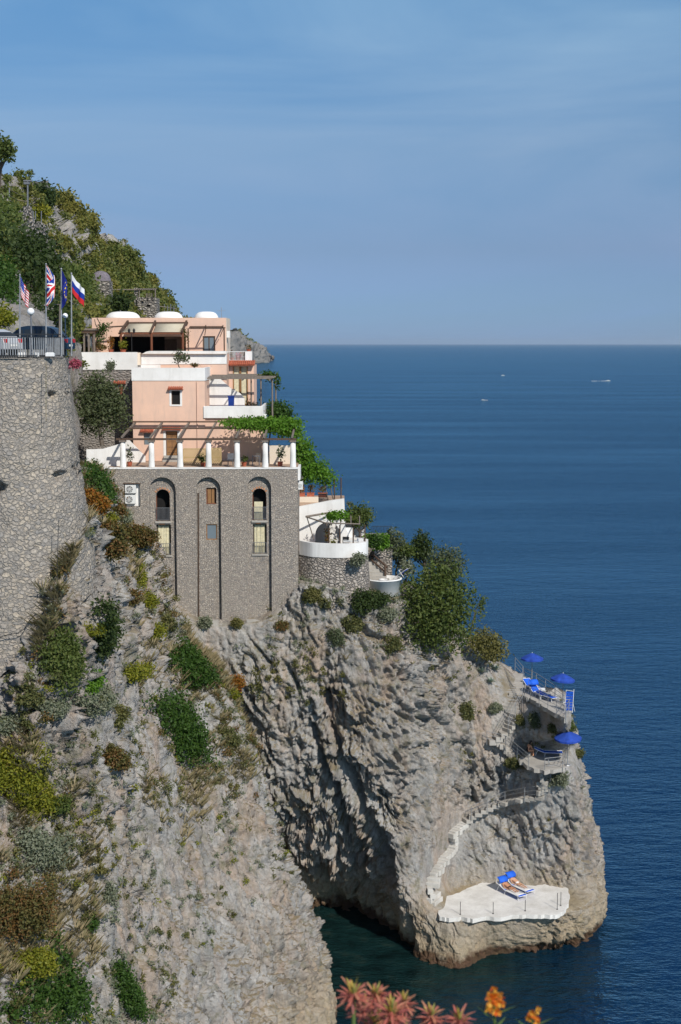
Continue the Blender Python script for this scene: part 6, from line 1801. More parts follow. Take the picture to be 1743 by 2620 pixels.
# ------------------------------------------------------------------ stairs cut into the cliff
def stair_flight(pts, width, label, n, out=.35, mat='path concrete', thick=.9):
    """steps follow a run of world points"""
    P_ = [Vector(p) for p in pts]
    seg = [(b - a).length for a, b in zip(P_[:-1], P_[1:])]
    T = sum(seg); m = MB()
    for i in range(n):
        s = T * (i + .5) / n; acc = 0
        for (a, b), l in zip(zip(P_[:-1], P_[1:]), seg):
            if s <= acc + l or (a, b) == (P_[-2], P_[-1]):
                c = a.lerp(b, min(1, (s - acc) / l)); d = Vector((b.x - a.x, b.y - a.y, 0)); break
            acc += l
        d = d.normalized() if d.length > .01 else Vector((1, 0, 0))
        sd = Vector((d.y, -d.x, 0)); hl = T / n * .56
        w = width * (1 + .16 * math.sin(i * 2.3)); c = c + sd * .10 * math.sin(i * 1.7)
        vs = []
        for zz in (c.z - thick - .003 * (i % 3), c.z + .002 * (i % 2)):
            for (a_, b_) in ((-1, -1), (1, -1), (1, 1), (-1, 1)):
                q = c + d * (a_ * hl) + sd * (b_ * w / 2); vs.append((q.x, q.y, zz))
        m.add(vs, ((0,3,2,1),(4,5,6,7),(0,1,5,4),(1,2,6,5),(2,3,7,6),(3,0,4,7)))
    o = m.build('steps', MAT[mat]); tag(o, label, kind='structure')
    bv = o.modifiers.new('bevel', 'BEVEL'); bv.width = .03; bv.segments = 2
    return o
def grounded(pts, o=.12):
    out = []
    for q in pts:
        d_ = q - Vector((0, 0, H)); r_ = CLIFF_BVH.ray_cast(Vector((0, 0, H)), d_.normalized())
        out.append(Vector(q) if r_[0] is None or abs(r_[0].y - q.y) > 7 else Vector((0, 0, H)) + d_ * ((r_[0].y - o) / q.y))
    return out
def on(u, v, o=.45): 
    h_, n_ = hit(u, v)
    return h_ + Vector((0, -o, 0))
s1 = [P(1316, 1722, 112.4), P(1318, 1745, 111.6), P(1322, 1775, 110.8), P(1312, 1815, 109.6), P(1292, 1866, 108.8)]
s1 = grounded(s1)
stair_flight(s1, 1.5, 'upper concrete steps down the headland beside the agaves', 24, thick=.3)
s2 = [P(1292, 1866, 108.8), P(1262, 1888, 108.2), P(1250, 1892, 108.1)]
s2 = grounded(s2)
stair_flight(s2, 1.5, 'concrete landing at the foot of the upper steps', 3, thick=.4)
s3 = [P(1270, 1892, 107.9), P(1300, 1912, 107.3), P(1335, 1945, 106.6)]
s3 = grounded(s3)
stair_flight(s3, 1.1, 'concrete steps from the landing to the lower sun terrace', 10, thick=.4)
s4 = [P(1385, 1972, 106.0), P(1392, 1995, 105.8), P(1390, 2018, 105.7), P(1380, 2034, 105.9)]
s4 = grounded(s4)
stair_flight(s4, 1.0, 'narrow steps below the lower sun terrace', 9, thick=.4)
s5 = [P(1392, 2034, 105.9), P(1340, 2040, 106.0), P(1290, 2050, 106.0), P(1245, 2066, 105.6), P(1205, 2086, 105.2), P(1190, 2100, 105.0)]
s5 = grounded(s5, .35)
stair_flight(s5, 1.0, 'sloping concrete walkway with railing across the cliff face', 14, thick=.3)
s6 = [P(1185, 2100, 104.9), P(1165, 2116, 104.5), P(1150, 2128, 104.3), P(1160, 2150, 104.0), P(1148, 2170, 103.8), P(1130, 2190, 103.6), P(1118, 2212, 103.4), P(1102, 2235, 103.3)]
s6 = grounded(s6)
stair_flight(s6, 1.15, 'bright crooked concrete steps down to the bathing platform', 20, mat='step concrete', thick=.40)
s7 = [P(1100, 2238, 103.2), P(1096, 2262, 103.0), P(1108, 2285, 102.9), P(1122, 2305, 103.0)]
s7 = grounded(s7)
stair_flight(s7, 1.7, 'pale concrete landing joining the steps to the platform', 6, mat='step concrete', thick=.4)
pipe_railing('railing', 'steel railing beside the upper steps by the highest umbrella', [P(1318, 1712, 113) , P(1338, 1735, 111.4), P(1337, 1790, 110.2), P(1300, 1868, 108.3)], .95)
pipe_railing('railing', 'steel railing along the walkway across the cliff face', [p + Vector((0, -.55, 0)) for p in s5[:-1]], .95)
pipe_railing('railing', 'short steel railing beside the narrow steps below the lower terrace', [p + Vector((.5, -.2, 0)) for p in s4], .95)
# ------------------------------------------------------------------ shrubs and trees
def bush(u, v, r, mat, label, n=None, size=.15, h=.8, Y=None, seed=None, lobes=None, group=None, name='shrub', px=None, up=.35, shell=.35, bv=hit, cat='shrub'):
    """shrub rooted where the sight line through u, v meets the rock; r is its half width in metres"""
    r *= 1.3 if Y is None else 1.0
    if Y is None:
        q, nn = bv(u, v)
    else:
        q, nn = P(u, v, Y), None
    seed = seed if seed is not None else int(u * 7 + v)
    rr = random.Random(seed)
    base = q + Vector((0, .1, -.15 * r))
    if lobes is None:
        L = [(q.x, q.y - .15 * r, q.z + up * r, r * .75, r * .75, r * h * .75)]
        for k in range(5 + int(r * 2)):
            a = rr.uniform(0, 2 * PI); d = rr.uniform(.35, .8) * r; s = rr.uniform(.25, .5) * r
            L.append((q.x + d * math.cos(a), q.y - .1 * r + .6 * d * math.sin(a), q.z + up * r + rr.uniform(-.5, .6) * r * h, s, s, s * .85))
    else:
        L = []
        for (uu, vv, rad, hh) in lobes:
            w, _ = bv(uu, vv)
            if w is None: w = P(uu, vv, q.y)
            rad *= 1.25; L.append((w.x, w.y - .45 * rad, w.z + .2 * rad, rad, rad, rad * hh))
    area = sum(l[3] * l[3] for l in L)
    n = n or int(min(9500, 40 * area / (size * size) * .42))
    t = thing(name, label, cat, base, group)
    b = MB()
    for l in L[:6]: b.tube(base, Vector(l[:3]), .05 + .02 * r, .015, 6)
    b.build('branches', MAT['bark'], t)
    leaves('foliage', L, n, size, mat, t, seed, shell=shell)
    return t
SG = 'shrubs on the rocky slope'
bush(238, 1300, .95, 'orange leaf', 'rust-orange shrub tucked against the edge of the round stone wall', size=.11, group=SG)
bush(262, 1345, 1.0, 'lime leaf', 'yellow-green shrub between the rust-orange one and the broad brown one', size=.10, group=SG)
bush(275, 1410, 1.6, 'rust leaf', 'broad rusty brown shrub overhanging bare rock left of the stone house', size=.11, group=SG)
bush(345, 1395, 1.25, 'rust leaf', 'reddish olive shrub just left of the lowest tall window', size=.11, group=SG)
bush(322, 1335, .8, 'grey leaf', 'grey-brown dry shrub below the air conditioners', size=.10, group=SG)
bush(292, 1312, .8, 'rust leaf', 'small brown shrub left of the dry grey one below the air conditioners', size=.10, group=SG)
bush(240, 1255, 1.0, 'ivy leaf', 'dark green creeper climbing between the round wall and the stone house', size=.12, h=1.6, lobes=[(238, 1195, .6, 1.1), (246, 1235, .8, 1.1), (258, 1262, .9, 1.0), (272, 1285, .8, .8)], group=SG)
bush(362, 1470, .5, 'lime leaf', 'narrow yellow strip of shrub hanging down the rock beside the stone house', size=.09, lobes=[(355, 1450, .5, 1), (362, 1480, .5, 1.2), (364, 1500, .4, 1)], group=SG)
bush(270, 1600, 1.6, 'deep leaf', 'dark blue-green upright shrub under the yellow outcrop', size=.12, h=1.3, lobes=[(275, 1560, .8, 1.1), (262, 1600, 1.0, 1), (280, 1625, 1.0, 1.1), (262, 1660, .8, 1), (255, 1680, .6, 1)], group=SG)
bush(240, 1625, .55, 'lime leaf', 'small bright yellow-green shrub against the dark upright one', size=.09, group=SG)
bush(165, 1690, 1.5, 'oak leaf', 'dark green shrub at the foot of the round stone wall', size=.11, h=1.2, lobes=[(165, 1625, .7, 1), (150, 1670, 1.0, 1), (185, 1690, 1.0, 1), (160, 1730, .9, 1), (175, 1755, .7, 1), (130, 1700, .6, 1)], group=SG)
bush(225, 1775, .95, 'vine leaf', 'bright lime green round shrub in the middle of the slope', size=.10, group=SG)
bush(250, 1800, 1.1, 'grey leaf', 'grey-green skirt of shrub under the lime green one', size=.10, lobes=[(205, 1790, .6, .7), (240, 1815, .8, .7), (280, 1795, .7, .8), (265, 1770, .6, .8)], group=SG)
bush(340, 1725, 1.1, 'lime leaf', 'low wide olive-lime shrub on bare rock', size=.10, lobes=[(325, 1722, .7, .8), (350, 1728, .7, .7), (378, 1715, .65, .8)], group=SG)
bush(480, 1690, 2.0, 'ivy leaf', 'dark green spreading shrub below the corner of the stone house', size=.13, lobes=[(465, 1665, .9, 1), (440, 1700, .9, .9), (490, 1700, 1.0, 1), (520, 1725, 1.0, 1), (545, 1745, .8, 1), (500, 1750, .8, 1), (470, 1640, .5, 1.2)], group=SG)
bush(450, 1860, 3.0, 'ivy leaf', 'largest dark green ivy mass on the slope', size=.13, lobes=[(400, 1800, .9, 1), (430, 1790, 1.0, 1), (465, 1800, 1.1, 1), (375, 1815, .6, .9), (445, 1840, 1.3, 1), (485, 1840, 1.1, 1), (460, 1890, 1.3, 1), (500, 1890, 1.2, 1), (455, 1930, 1.0, 1), (500, 1935, 1.2, 1), (540, 1945, .9, 1), (520, 1910, .9, 1)], group=SG, up=.2)
bush(592, 1762, .9, 'orange leaf', 'round orange-tinted shrub on top of the pale boulder', size=.10, group=SG)
bush(596, 1785, .6, 'lime leaf', 'yellowish shrub hanging below the orange-tinted one', size=.09, group=SG)
bush(580, 1905, 1.0, 'scrub leaf', 'olive shrub beside the ivy, at the gully edge', size=.10, group=SG)
bush(283, 1955, 1.0, 'rust leaf', 'brown-topped shrub with a dark base on grey rock', size=.10, group=SG)
bush(298, 1855, .9, 'scrub leaf', 'small olive shrub on bare rock above the brown-topped one', size=.10, group=SG)
bush(405, 1630, .9, 'lime leaf', 'yellow-green shrub at the lower left corner of the stone house', size=.10, group=SG)
bush(385, 1555, .85, 'lime leaf', 'yellow shrub on the rocks left of the tower foot', size=.09, group=SG)
bush(430, 1605, .8, 'scrub leaf', 'dry olive shrub directly under the stone house corner', size=.10, group=SG)
bush(335, 1540, .8, 'rust leaf', 'brownish shrub on pale rock, above the yellow one', size=.10, group=SG)
bush(26, 2010, 1.75, 'lime leaf', 'large yellow-green round shrub cut by the picture edge', size=.09, group=SG, h=1.0)
bush(92, 2065, 1.25, 'lime leaf', 'second yellow-green shrub, lower and more ragged', size=.085, group=SG, h=1.1)
bush(150, 2075, .65, 'oak leaf', 'small dark green shrub beside the ragged yellow-green one', size=.085, group=SG)
bush(110, 2180, 1.3, 'grey leaf', 'sprawling silver-grey shrub below the yellow-green pair', size=.085, lobes=[(70, 2140, .7, .8), (110, 2170, .8, .8), (150, 2200, .7, .8), (165, 2150, .6, .8), (90, 2210, .6, .8)], group=SG)
bush(48, 2380, 1.9, 'rust leaf', 'rusty brown shrub above the dark green thicket', size=.085, h=.9, group=SG)
bush(165, 2510, 2.1, 'ivy leaf', 'dark green thicket at the bottom of the slope', size=.11, lobes=[(60, 2530, 1.0, 1), (130, 2450, .8, 1), (160, 2500, 1.0, 1), (210, 2530, .9, 1), (180, 2570, 1.1, 1), (230, 2590, .8, 1), (120, 2590, 1.0, 1), (30, 2590, .9, 1), (150, 2405, .6, 1)], group=SG)
bush(85, 2480, 1.0, 'lime leaf', 'yellow-green shrub in front of the dark thicket', size=.085, group=SG)
bush(325, 2540, 1.2, 'ivy leaf', 'narrow green shrub right of the thicket', size=.09, lobes=[(310, 2500, .7, 1.1), (325, 2535, .8, 1.1), (350, 2570, .7, 1), (300, 2470, .5, 1.1), (372, 2600, .5, 1)], group=SG)
bush(205, 2375, .7, 'ivy leaf', 'small bright green shrub above the thicket', size=.085, group=SG)
bush(275, 2290, .6, 'grey leaf', 'upright grey-green shrub on the lower slope', size=.085, h=1.4, group=SG)
bush(20, 1880, .8, 'grey leaf', 'grey-green shrub near the picture edge, above the yellow-green one', size=.09, group=SG)
bush(130, 1830, .9, 'grey leaf', 'pale grey shrub on the upper slope', size=.09, group=SG)
bush(85, 1800, .7, 'scrub leaf', 'olive shrub near the base of the wall', size=.09, group=SG)
# on the main cliff and below the terraces
CG = 'shrubs on the headland cliff'
bush(528, 1603, .6, 'grey leaf', 'blue-grey shrub at the foot of the middle arch', size=.10, group=CG)
bush(790, 1440, .8, 'olive leaf', 'grey-green tuft on the left end of the dry-stone wall', size=.10, group=CG)
bush(765, 1470, .7, 'scrub leaf', 'olive tuft where the stone house meets the dry-stone wall', size=.10, group=CG)
bush(917, 1440, .85, 'grey leaf', 'silvery round shrub hanging under the curved white parapet', size=.10, Y=104.4, group=CG)
bush(935, 1540, 1.1, 'deep leaf', 'dark shrub under the dry-stone wall', size=.12, lobes=[(925, 1530, .8, .9), (960, 1540, .8, .8), (990, 1535, .6, .8), (915, 1560, .6, .9)], group=CG)
bush(905, 1610, .8, 'scrub leaf', 'olive shrub in the cliff crack below the dark one', size=.10, h=1.3, group=CG)
bush(835, 1550, .6, 'scrub leaf', 'small shrub on the cliff below the dry-stone wall', size=.10, group=CG)
bush(1330, 1850, .6, 'scrub leaf', 'green tuft in the rock between the two sun terraces, nearer the stairs', size=.09, group=CG)
bush(1415, 1870, .6, 'scrub leaf', 'green tuft in the rock under the corner of the upper sun terrace', size=.09, group=CG)
bush(1370, 1855, .7, 'olive leaf', 'grey-green tuft in the rock between the two sun terraces', size=.09, h=1.2, group=CG)
bush(1460, 1865, .5, 'oak leaf', 'dark tuft at the sea edge below the upper sun terrace', size=.09, h=1.3, group=CG)
bush(1430, 2005, .8, 'grey leaf', 'grey-green tuft below the lower sun terrace', size=.09, group=CG)
bush(1480, 1935, .5, 'scrub leaf', 'green tuft on the outer edge of the lower sun terrace', size=.09, group=CG)
bush(1315, 1965, .7, 'scrub leaf', 'olive tuft beside the steps to the lower terrace', size=.09, group=CG)
bush(1190, 1830, .8, 'scrub leaf', 'dark olive shrub on the cliff left of the concrete landing', size=.10, h=1.2, group=CG)
bush(1265, 1820, .6, 'grey leaf', 'grey tuft beside the upper steps', size=.09, group=CG)

bush(800, 1535, .8, 'scrub leaf', 'olive tuft on the cliff below the left end of the dry-stone wall', size=.10, group=CG)
bush(985, 1585, .9, 'grey leaf', 'grey-green shrub on the cliff under the round white parapet', size=.10, group=CG)
bush(860, 1640, .7, 'olive leaf', 'olive shrub in a crack of the upper cliff face', size=.10, h=1.3, group=CG)
bush(720, 1610, .6, 'rust leaf', 'brownish tuft at the right corner of the stone house foot', size=.10, group=CG)
bush(610, 1605, .5, 'scrub leaf', 'dry tuft between the two ledges at the foot of the stone house', size=.09, group=CG)
bush(1010, 1660, .8, 'scrub leaf', 'olive shrub on the cliff left of the largest tree foot', size=.10, group=CG)
bush(960, 1395, .9, 'ivy leaf', 'green bush filling the gap between the iron railing and the white terrace', size=.12, Y=107.8, group=None)
bush(1040, 1420, .9, 'oak leaf', 'dense green bush between the pine and the loose olive tree', size=.12, Y=110, group=None)
# trees on the headland
TG = 'trees on the headland'
def lob(*L):
    out = []
    for (u, v, Y, r, h) in L:
        p_ = P(u, v, Y); r *= 1.18; out.append((p_.x, p_.y, p_.z, r, r, r * h))
    return out
tree('headland_tree', 'largest dark olive-green tree, spreading over the cliff edge', P(1110, 1660, 107.5),
     lob((1048,1526,107.5,1.58,.95),(1102,1470,108,1.58,.9),(1168,1515,107.6,1.68,.95),(1120,1571,106.4,1.78,.95),(1054,1593,106.6,1.37,.95),(1192,1588,107,1.37,.9),(1132,1638,106.4,1.37,.9),(1078,1644,106.4,1.16,.9),(1156,1459,108.2,1.26,.9),(1222,1543,107.4,1.00,.85),(1030,1492,107.8,0.95,.9),(1180,1660,107,1.05,.9)),
     8600, .16, 'oak leaf', .2, seed=21, group=TG, shell=.45)
tree('headland_tree', 'paler olive tree crown above the largest dark tree', P(1120, 1545, 110),
     lob((1115,1420,110,1.1,.8),(1155,1415,110,1.1,.8),(1180,1440,110,.8,.8),(1125,1460,109.6,1.1,.8),(1165,1470,109.6,1.0,.8),(1135,1500,109.4,.9,.9),(1100,1448,110,.7,.8)),
     2900, .13, 'olive leaf', .13, seed=22, group=TG, shell=.35)
tree('pine_tree', 'dark spiky-topped pine rising highest among the headland trees', P(1085, 1500, 112),
     lob((1080,1352,112,.42,1.6),(1078,1380,112,.85,.75),(1105,1398,112,.75,.6),(1052,1395,112,.75,.6),(1080,1415,112,1.0,.55),(1062,1430,112,.7,.6),(1102,1425,112,.6,.6)),
     2300, .12, 'deep leaf', .12, seed=23, group=TG, shell=.15)
tree('headland_tree', 'loose olive tree beside the iron railing', P(1015, 1480, 111),
     lob((1005,1365,111,.9,.9),(1025,1385,111,.9,.9),(990,1395,110.6,.8,.8),(1030,1420,110.4,.9,.9),(1000,1425,110.4,.7,.7),(1040,1450,110.2,.7,.8)),
     2100, .13, 'olive leaf', .11, seed=24, group=TG, shell=.25)
bush(965, 1400, 1.1, 'vine leaf', 'green climber covering the bank below the iron railing', size=.12, Y=108.8, group=None, name='climber', h=.8)
tree('headland_tree', 'small feathery grey-green tree hanging over the folded deck chair', P(1040, 1490, 109.5),
     lob((1035,1440,109.5,.7,.8),(1050,1460,109.3,.7,.8),(1028,1470,109.3,.5,.8)), 900, .11, 'grey leaf', .08, seed=26, group=TG, shell=.2)
tree('headland_tree', 'rusty and green bushy tree at the seaward end of the headland', P(1240, 1700, 111),
     lob((1215,1615,111,.9,.9),(1250,1630,111,1.0,.9),(1280,1655,111,.9,.85),(1235,1665,110.4,1.0,.85),(1265,1685,110.8,.9,.8),(1210,1650,110.2,.8,.9),(1300,1672,111.4,.5,.8)),
     3000, .13, 'scrub leaf', .1, seed=27, group=TG, shell=.35)
tree('headland_tree', 'thin bare-branched sapling leaning over the sea beside the largest tree', P(1205, 1610, 110),
     lob((1230,1545,110,.4,.7),(1240,1530,110,.35,.7),(1225,1580,110,.35,.7),(1236,1560,110,.3,.7)), 260, .11, 'oak leaf', .06, seed=28, group=TG, shell=.1)
# agaves
ag = random.Random(5)
for k, (u, v, r, lab) in enumerate(((1243, 1692, .75, 'topmost blue-grey agave on the cliff beside the upper steps'), (1268, 1716, .7, 'blue-grey agave right beside the concrete steps'), (1232, 1722, .65, 'blue-grey agave on the rock left of the other two'), (1255, 1748, .6, 'lowest blue-grey agave of the cluster'))):
    q, _ = hit(u, v); q = q + Vector((0, -.2, .1))
    m = MB()
    for i in range(26):
        a = i * 2.4; el = .25 + .9 * (i / 26); L_ = r * ag.uniform(.8, 1.1)
        d = Vector((math.cos(a) * math.cos(el), math.sin(a) * math.cos(el), math.sin(el)))
        s = d.cross(Vector((0, 0, 1))).normalized(); u_ = s.cross(d)
        p0 = q; p1 = q + d * L_ * .5 - Vector((0, 0, .0)); p2 = q + d * L_ - Vector((0, 0, .10 * L_))
        m.add([p0 - s*.03, p0 + s*.03, p1 + s*.065 + u_*.02, p1 - u_*.02, p1 - s*.065 + u_*.02, p2], [(0,1,2,3),(0,3,4),(3,2,5),(4,3,5)], False)
    tag(m.build('agave', MAT['agave leaf'], fixn=False), lab, 'agave', 'agaves by the upper steps')

# folded deck chair by the round platform
q = P(1028, 1478, 108.8)
t = thing('deck_chair', 'blue and white deck chair half hidden by the big trees', 'deck chair', q, None, -.5)
MB().tube((-.5, -.3, 0), (.55, -.3, .75), .02).tube((-.5, .3, 0), (.55, .3, .75), .02).tube((-.1, -.3, .6), (.4, -.3, 0), .02).tube((-.1, .3, .6), (.4, .3, 0), .02).tube((.55, -.3, .75), (.55, .3, .75), .02).tube((-.1, -.3, .6), (-.1, .3, .6), .02).build('frame', MAT['white metal'], t, local=True)
o = MB().add([(-.35, -.28, .12), (-.35, .28, .12), (.05, .28, .28), (.05, -.28, .28), (.52, .28, .74), (.52, -.28, .74)], [(0, 1, 2, 3), (3, 2, 4, 5)], True).build('sling', MAT['umbrella cloth'], t, local=True)
so = o.modifiers.new('solid', 'SOLIDIFY'); so.thickness = .012

# plants at the houses
tree('olive_tree', 'large round olive-green tree between the round wall and the pink house', P(262, 1140, 108),
     lob((245,985,109,1.4,.9),(285,1010,109,1.3,.9),(230,1040,108.5,1.4,.9),(275,1050,108,1.5,.9),(310,1060,108.5,1.1,.9),(255,1090,108,1.3,.8),(310,1095,108.4,.8,.8),(225,1095,108.6,1.0,.8),(262,955,109.4,.8,1.0),(215,1000,109,.9,1.0),(325,1085,108.5,.6,.7),(215,1050,108.4,1.1,.9),(208,1085,108.4,.8,.8),(300,1020,109,1.1,.9),(240,960,109.4,.7,.9)),
     7600, .14, 'olive leaf', .17, seed=31, shell=.45)
leaf('olive dark leaf', [(0.08, 0.10, 0.045), (0.105, 0.125, 0.058), (0.062, 0.082, 0.034), (0.14, 0.15, 0.08)])
for c in bpy.data.objects:
    if c.parent and c.parent.name == 'olive_tree' and c.name.startswith('crown'): c.data.materials[0] = MAT['olive dark leaf']
bush(282, 945, .5, 'grey leaf', 'wispy grey shrub tip rising in front of the white terrace wall', size=.09, Y=112, h=1.5, name='wispy_shrub', shell=.1)
bush(194, 940, .45, 'pink petal', 'pink flowering bush at the end of the round stone wall', size=.09, Y=79, name='flowering_bush')
tree('small_tree', 'small round-leaved tree on the roof of the middle pink house', P(462, 944, 114.5), lob((455,915,114.5,.42,1),(474,912,114.5,.45,1),(464,898,114.5,.35,.9),(450,925,114.5,.3,.9),(480,922,114.5,.3,.9)), 420, .10, 'olive leaf', .05, seed=32, shell=.1)
bush(497, 938, .4, 'rust leaf', 'low reddish plants along the roof edge of the middle pink house', n=140, size=.08, Y=114.5, name='roof_plants', h=.4)
cl = thing('climber', 'green climber with rusty lower leaves at the left veranda corner', 'climber', P(258, 900, 118.6))
leaves('foliage', lob((262,838,118.6,.45,.8),(258,855,118.6,.5,1),(270,832,118.6,.6,.4),(255,875,118.6,.5,1)), 620, .10, 'ivy leaf', cl, seed=33, shell=.1)
leaves('lower_foliage', lob((252,888,118.5,.6,.7),(268,890,118.5,.5,.6)), 260, .10, 'rust leaf', cl, seed=34, shell=.1)
potted('yellow-leaved plant in a pot in front of the veranda', (X(315, 890, 117), 117, uzf), .25, .35, .45, 'lime leaf', 170, .1, 'pots on the upper terrace', lh=.6)
potted('orange-yellow plant in a pot beside the veranda corner post', (X(284, 885, 117.6), 117.6, uzf), .22, .35, .35, 'orange leaf', 130, .1, 'pots on the upper terrace', lh=.8)
cl = thing('climber', 'dry brown climber on the right post of the veranda', 'climber', P(476, 898, 118.2))
leaves('foliage', lob((474,850,118.2,.35,1.2),(476,870,118.2,.3,1.3),(478,888,118.2,.28,1.1),(470,845,118.0,.4,.6)), 330, .09, 'rust leaf', cl, seed=35, shell=.1)

# vines of the column pergola
vz_ = zb + .9
vn = thing('grape_vine', 'bright green vine spread over the right half of the column pergola', 'vine', (X(679, 1165, 107), 108, zf))
L = []
rr = random.Random(9)
for k in range(20):
    u = 570 + k * 10.5
    y = rr.uniform(108, 111.6)
    L.append((X(u, 1100, y), y, zb + .45 + (y - 105.3) * .13 + rr.uniform(-.1, .3), .75, .8, .34))
for k in range(6):
    u = 700 + k * 14; L.append((X(u, 1100, 109), 108.6, zb + .5 + rr.uniform(-.2, .5), .8, .9, .5))
leaves('canopy', L, 5600, .14, 'vine leaf', vn, seed=36, shell=.05)
MB().path([Vector((X(690, 1190, 109.5), 109.5, zf)), Vector((X(686, 1150, 109.5), 109.4, zf + 1.2)), Vector((X(694, 1110, 109.5), 109.3, zb + .6))], .06).build('stem', MAT['bark'], vn)
vn = thing('grape_vine', 'bright green vine cascading down the right side of the stone house', 'vine', P(800, 1290, 110))
leaves('canopy', lob((765,1125,111,.95,.9),(775,1160,110.6,.9,1),(790,1185,110.4,.85,.9),(785,1215,110.2,.9,.8),(815,1205,110.4,.8,.8),(840,1220,110.4,.8,.7),(862,1225,110.4,.6,.7),(770,1205,110.4,.8,1),(800,1235,110.2,.7,.6),(855,1245,110.4,.45,.9),(755,1090,111.4,.8,.9)), 4600, .14, 'vine leaf', vn, seed=37, shell=.25)
b = MB()
for pts in ([P(835, 1345, 109), P(848, 1310, 109.4), P(838, 1270, 110), P(830, 1235, 110.3)], [P(868, 1300, 109.6), P(852, 1275, 110), P(845, 1240, 110.3)]): b.path(pts, .045)
b.build('stem', MAT['bark'], vn)
for u in (856, 873): tag(MB().tube(P(u, 1288, 110.2), P(u, 1222, 110.2), .05).build('post', MAT['dark timber']), 'dark vine post on the balcony, nearer the house' if u == 856 else 'dark vine post at the free corner of the balcony', 'post', 'vine posts on the balcony')
tree('round_tree', 'dense round dark green tree behind the pole pergola', P(920, 1395, 110.5), lob((900,1312,110.5,.9,.85),(930,1310,110.5,.95,.85),(920,1335,110.2,.9,.7),(942,1325,110.6,.6,.8),(892,1330,110.2,.6,.7)), 2600, .12, 'oak leaf', .1, seed=38, shell=.45)
bush(895, 1296, .4, 'olive leaf', 'thin pale shoots above the dense round tree', n=120, size=.09, Y=111, name='shoots', shell=.05)
tree('laurel_tree', 'dark green tree beside the white terrace end, above the vine', P(715, 1110, 115), lob((700,1050,116,1.1,.9),(725,1045,116.5,.9,.85),(712,1080,115,1.1,.9),(738,1075,115.5,.7,.9),(690,1040,117,.7,.8),(738,1060,116,.6,.8)), 2600, .14, 'ivy leaf', .12, seed=39, shell=.4)
bush(735, 1110, 1.0, 'vine leaf', 'yellow-green leafy bush between the dark tree and the vine', size=.13, Y=113.5, name='leafy_bush', h=1.1)
bush(668, 1068, .5, 'rust leaf', 'small rusty plant at the end of the white terrace wall', n=120, size=.09, Y=113.2, name='small_plant')
tag(MB().box((X(672, 1070, 113), 112.5, Z(676, 1072, 113)), (X(683, 1070, 113), 113, Z(676, 1059, 113))).box((X(674, 1070, 113), 112.45, Z(676, 1069, 113)), (X(681, 1070, 113), 112.499, Z(676, 1062, 113))).build('wall_box', MAT['white shell']), 'small white box on the end wall of the pink terrace', 'box')

# ------------------------------------------------------------------ hillside trees and walls
HG_ = 'trees on the hillside above the car park'
def htree(lobes, n, size, mat, label, seed, base, r0=.3, name='hillside_tree', shell=.45):
    L2 = []
    for (u, v, Y, r, h) in lobes:                              # keep each lobe in front of the slope it grows from
        q, _ = hhit(u, v)
        L2.append((u, v, min(Y, q.y - .55 * r) if q is not None and q.y - .55 * r > Y - 30 else Y, r, h))
    lobes = L2
    return tree(name, label, base, lob(*lobes), n, size, mat, r0, group=HG_, seed=seed, shell=shell)
htree([(60,640,112,2.4,1.0),(95,660,110,2.2,1),(45,690,108,2.4,1),(90,715,107,2.2,1),(115,640,114,1.6,1),(60,745,105,2.0,.9),(100,760,104,1.6,.9),(30,640,114,1.8,1),(125,690,109,1.6,1.1),(80,610,116,1.7,.9)], 6000, .22, 'deep leaf', 'broad dark evergreen tree behind the flagpoles', 41, P(85, 840, 100))
htree([(-15,560,125,2.6,1),(10,600,122,2.0,1),(-10,640,118,2.2,1),(5,530,130,1.6,1)], 3000, .22, 'oak leaf', 'dark green tree at the picture edge above the yellow bush', 42, P(-10, 780, 115))
htree([(-5,700,100,1.7,1),(15,735,99,1.3,1),(-10,760,98,1.6,.9),(10,690,101,1.2,.9),(20,770,98,.9,.9)], 3000, .17, 'ivy leaf', 'bright green bushy tree at the picture edge beside the striped flag', 43, P(0, 840, 97), .2)
htree([(5,805,92,1.0,.9),(-10,820,92,1.2,.8),(18,822,92,.6,.8)], 1300, .14, 'lime leaf', 'low yellow-green bush at the picture edge behind the silver car', 44, P(0, 850, 91.5), .1, 'yellow_bush')
htree([(150,700,150,2.6,.9),(180,720,152,2.4,.9),(165,750,146,2.4,.8),(210,735,160,2.4,.9),(140,740,140,2.0,1),(225,760,160,1.8,.8),(190,770,150,1.6,.8)], 4600, .26, 'oak leaf', 'wide dark green tree between the blue flag and the stone hut', 45, P(175, 835, 150))
htree([(118,790,106,1.3,1),(100,780,104,1.2,1),(140,800,112,1.3,1),(165,790,118,1.5,1.0),(150,830,110,1.2,1),(185,815,120,1.2,.9)], 2300, .18, 'deep leaf', 'dark shaded bush behind the globe lamps', 46, P(160, 850, 112), .12, 'shaded_bush')
htree([(102,505,262,2.6,1.2),(112,500,262,2.4,1.3),(108,520,258,2.6,1),(95,490,262,1.8,1)], 1500, .42, 'deep leaf', 'dark conical tree near the top of the hill', 47, P(105, 545, 255), .3)
htree([(100,538,235,2.2,.7),(110,545,234,1.6,.6),(92,542,234,1.4,.6)], 800, .36, 'lime leaf', 'yellow bush below the dark conical hilltop tree', 48, P(101, 555, 234), .2, 'yellow_bush')
htree([(10,365,190,1.5,.8),(25,375,190,1.2,.7),(18,390,190,1.6,.6),(32,372,190,.7,.5),(20,408,190,1.2,.5),(-10,372,190,2.0,.9),(-5,395,190,1.6,.7)], 1500, .26, 'oak leaf', 'lone wind-bent tree on the skyline at the picture edge', 49, P(-2, 478, 192), .3, shell=.15)
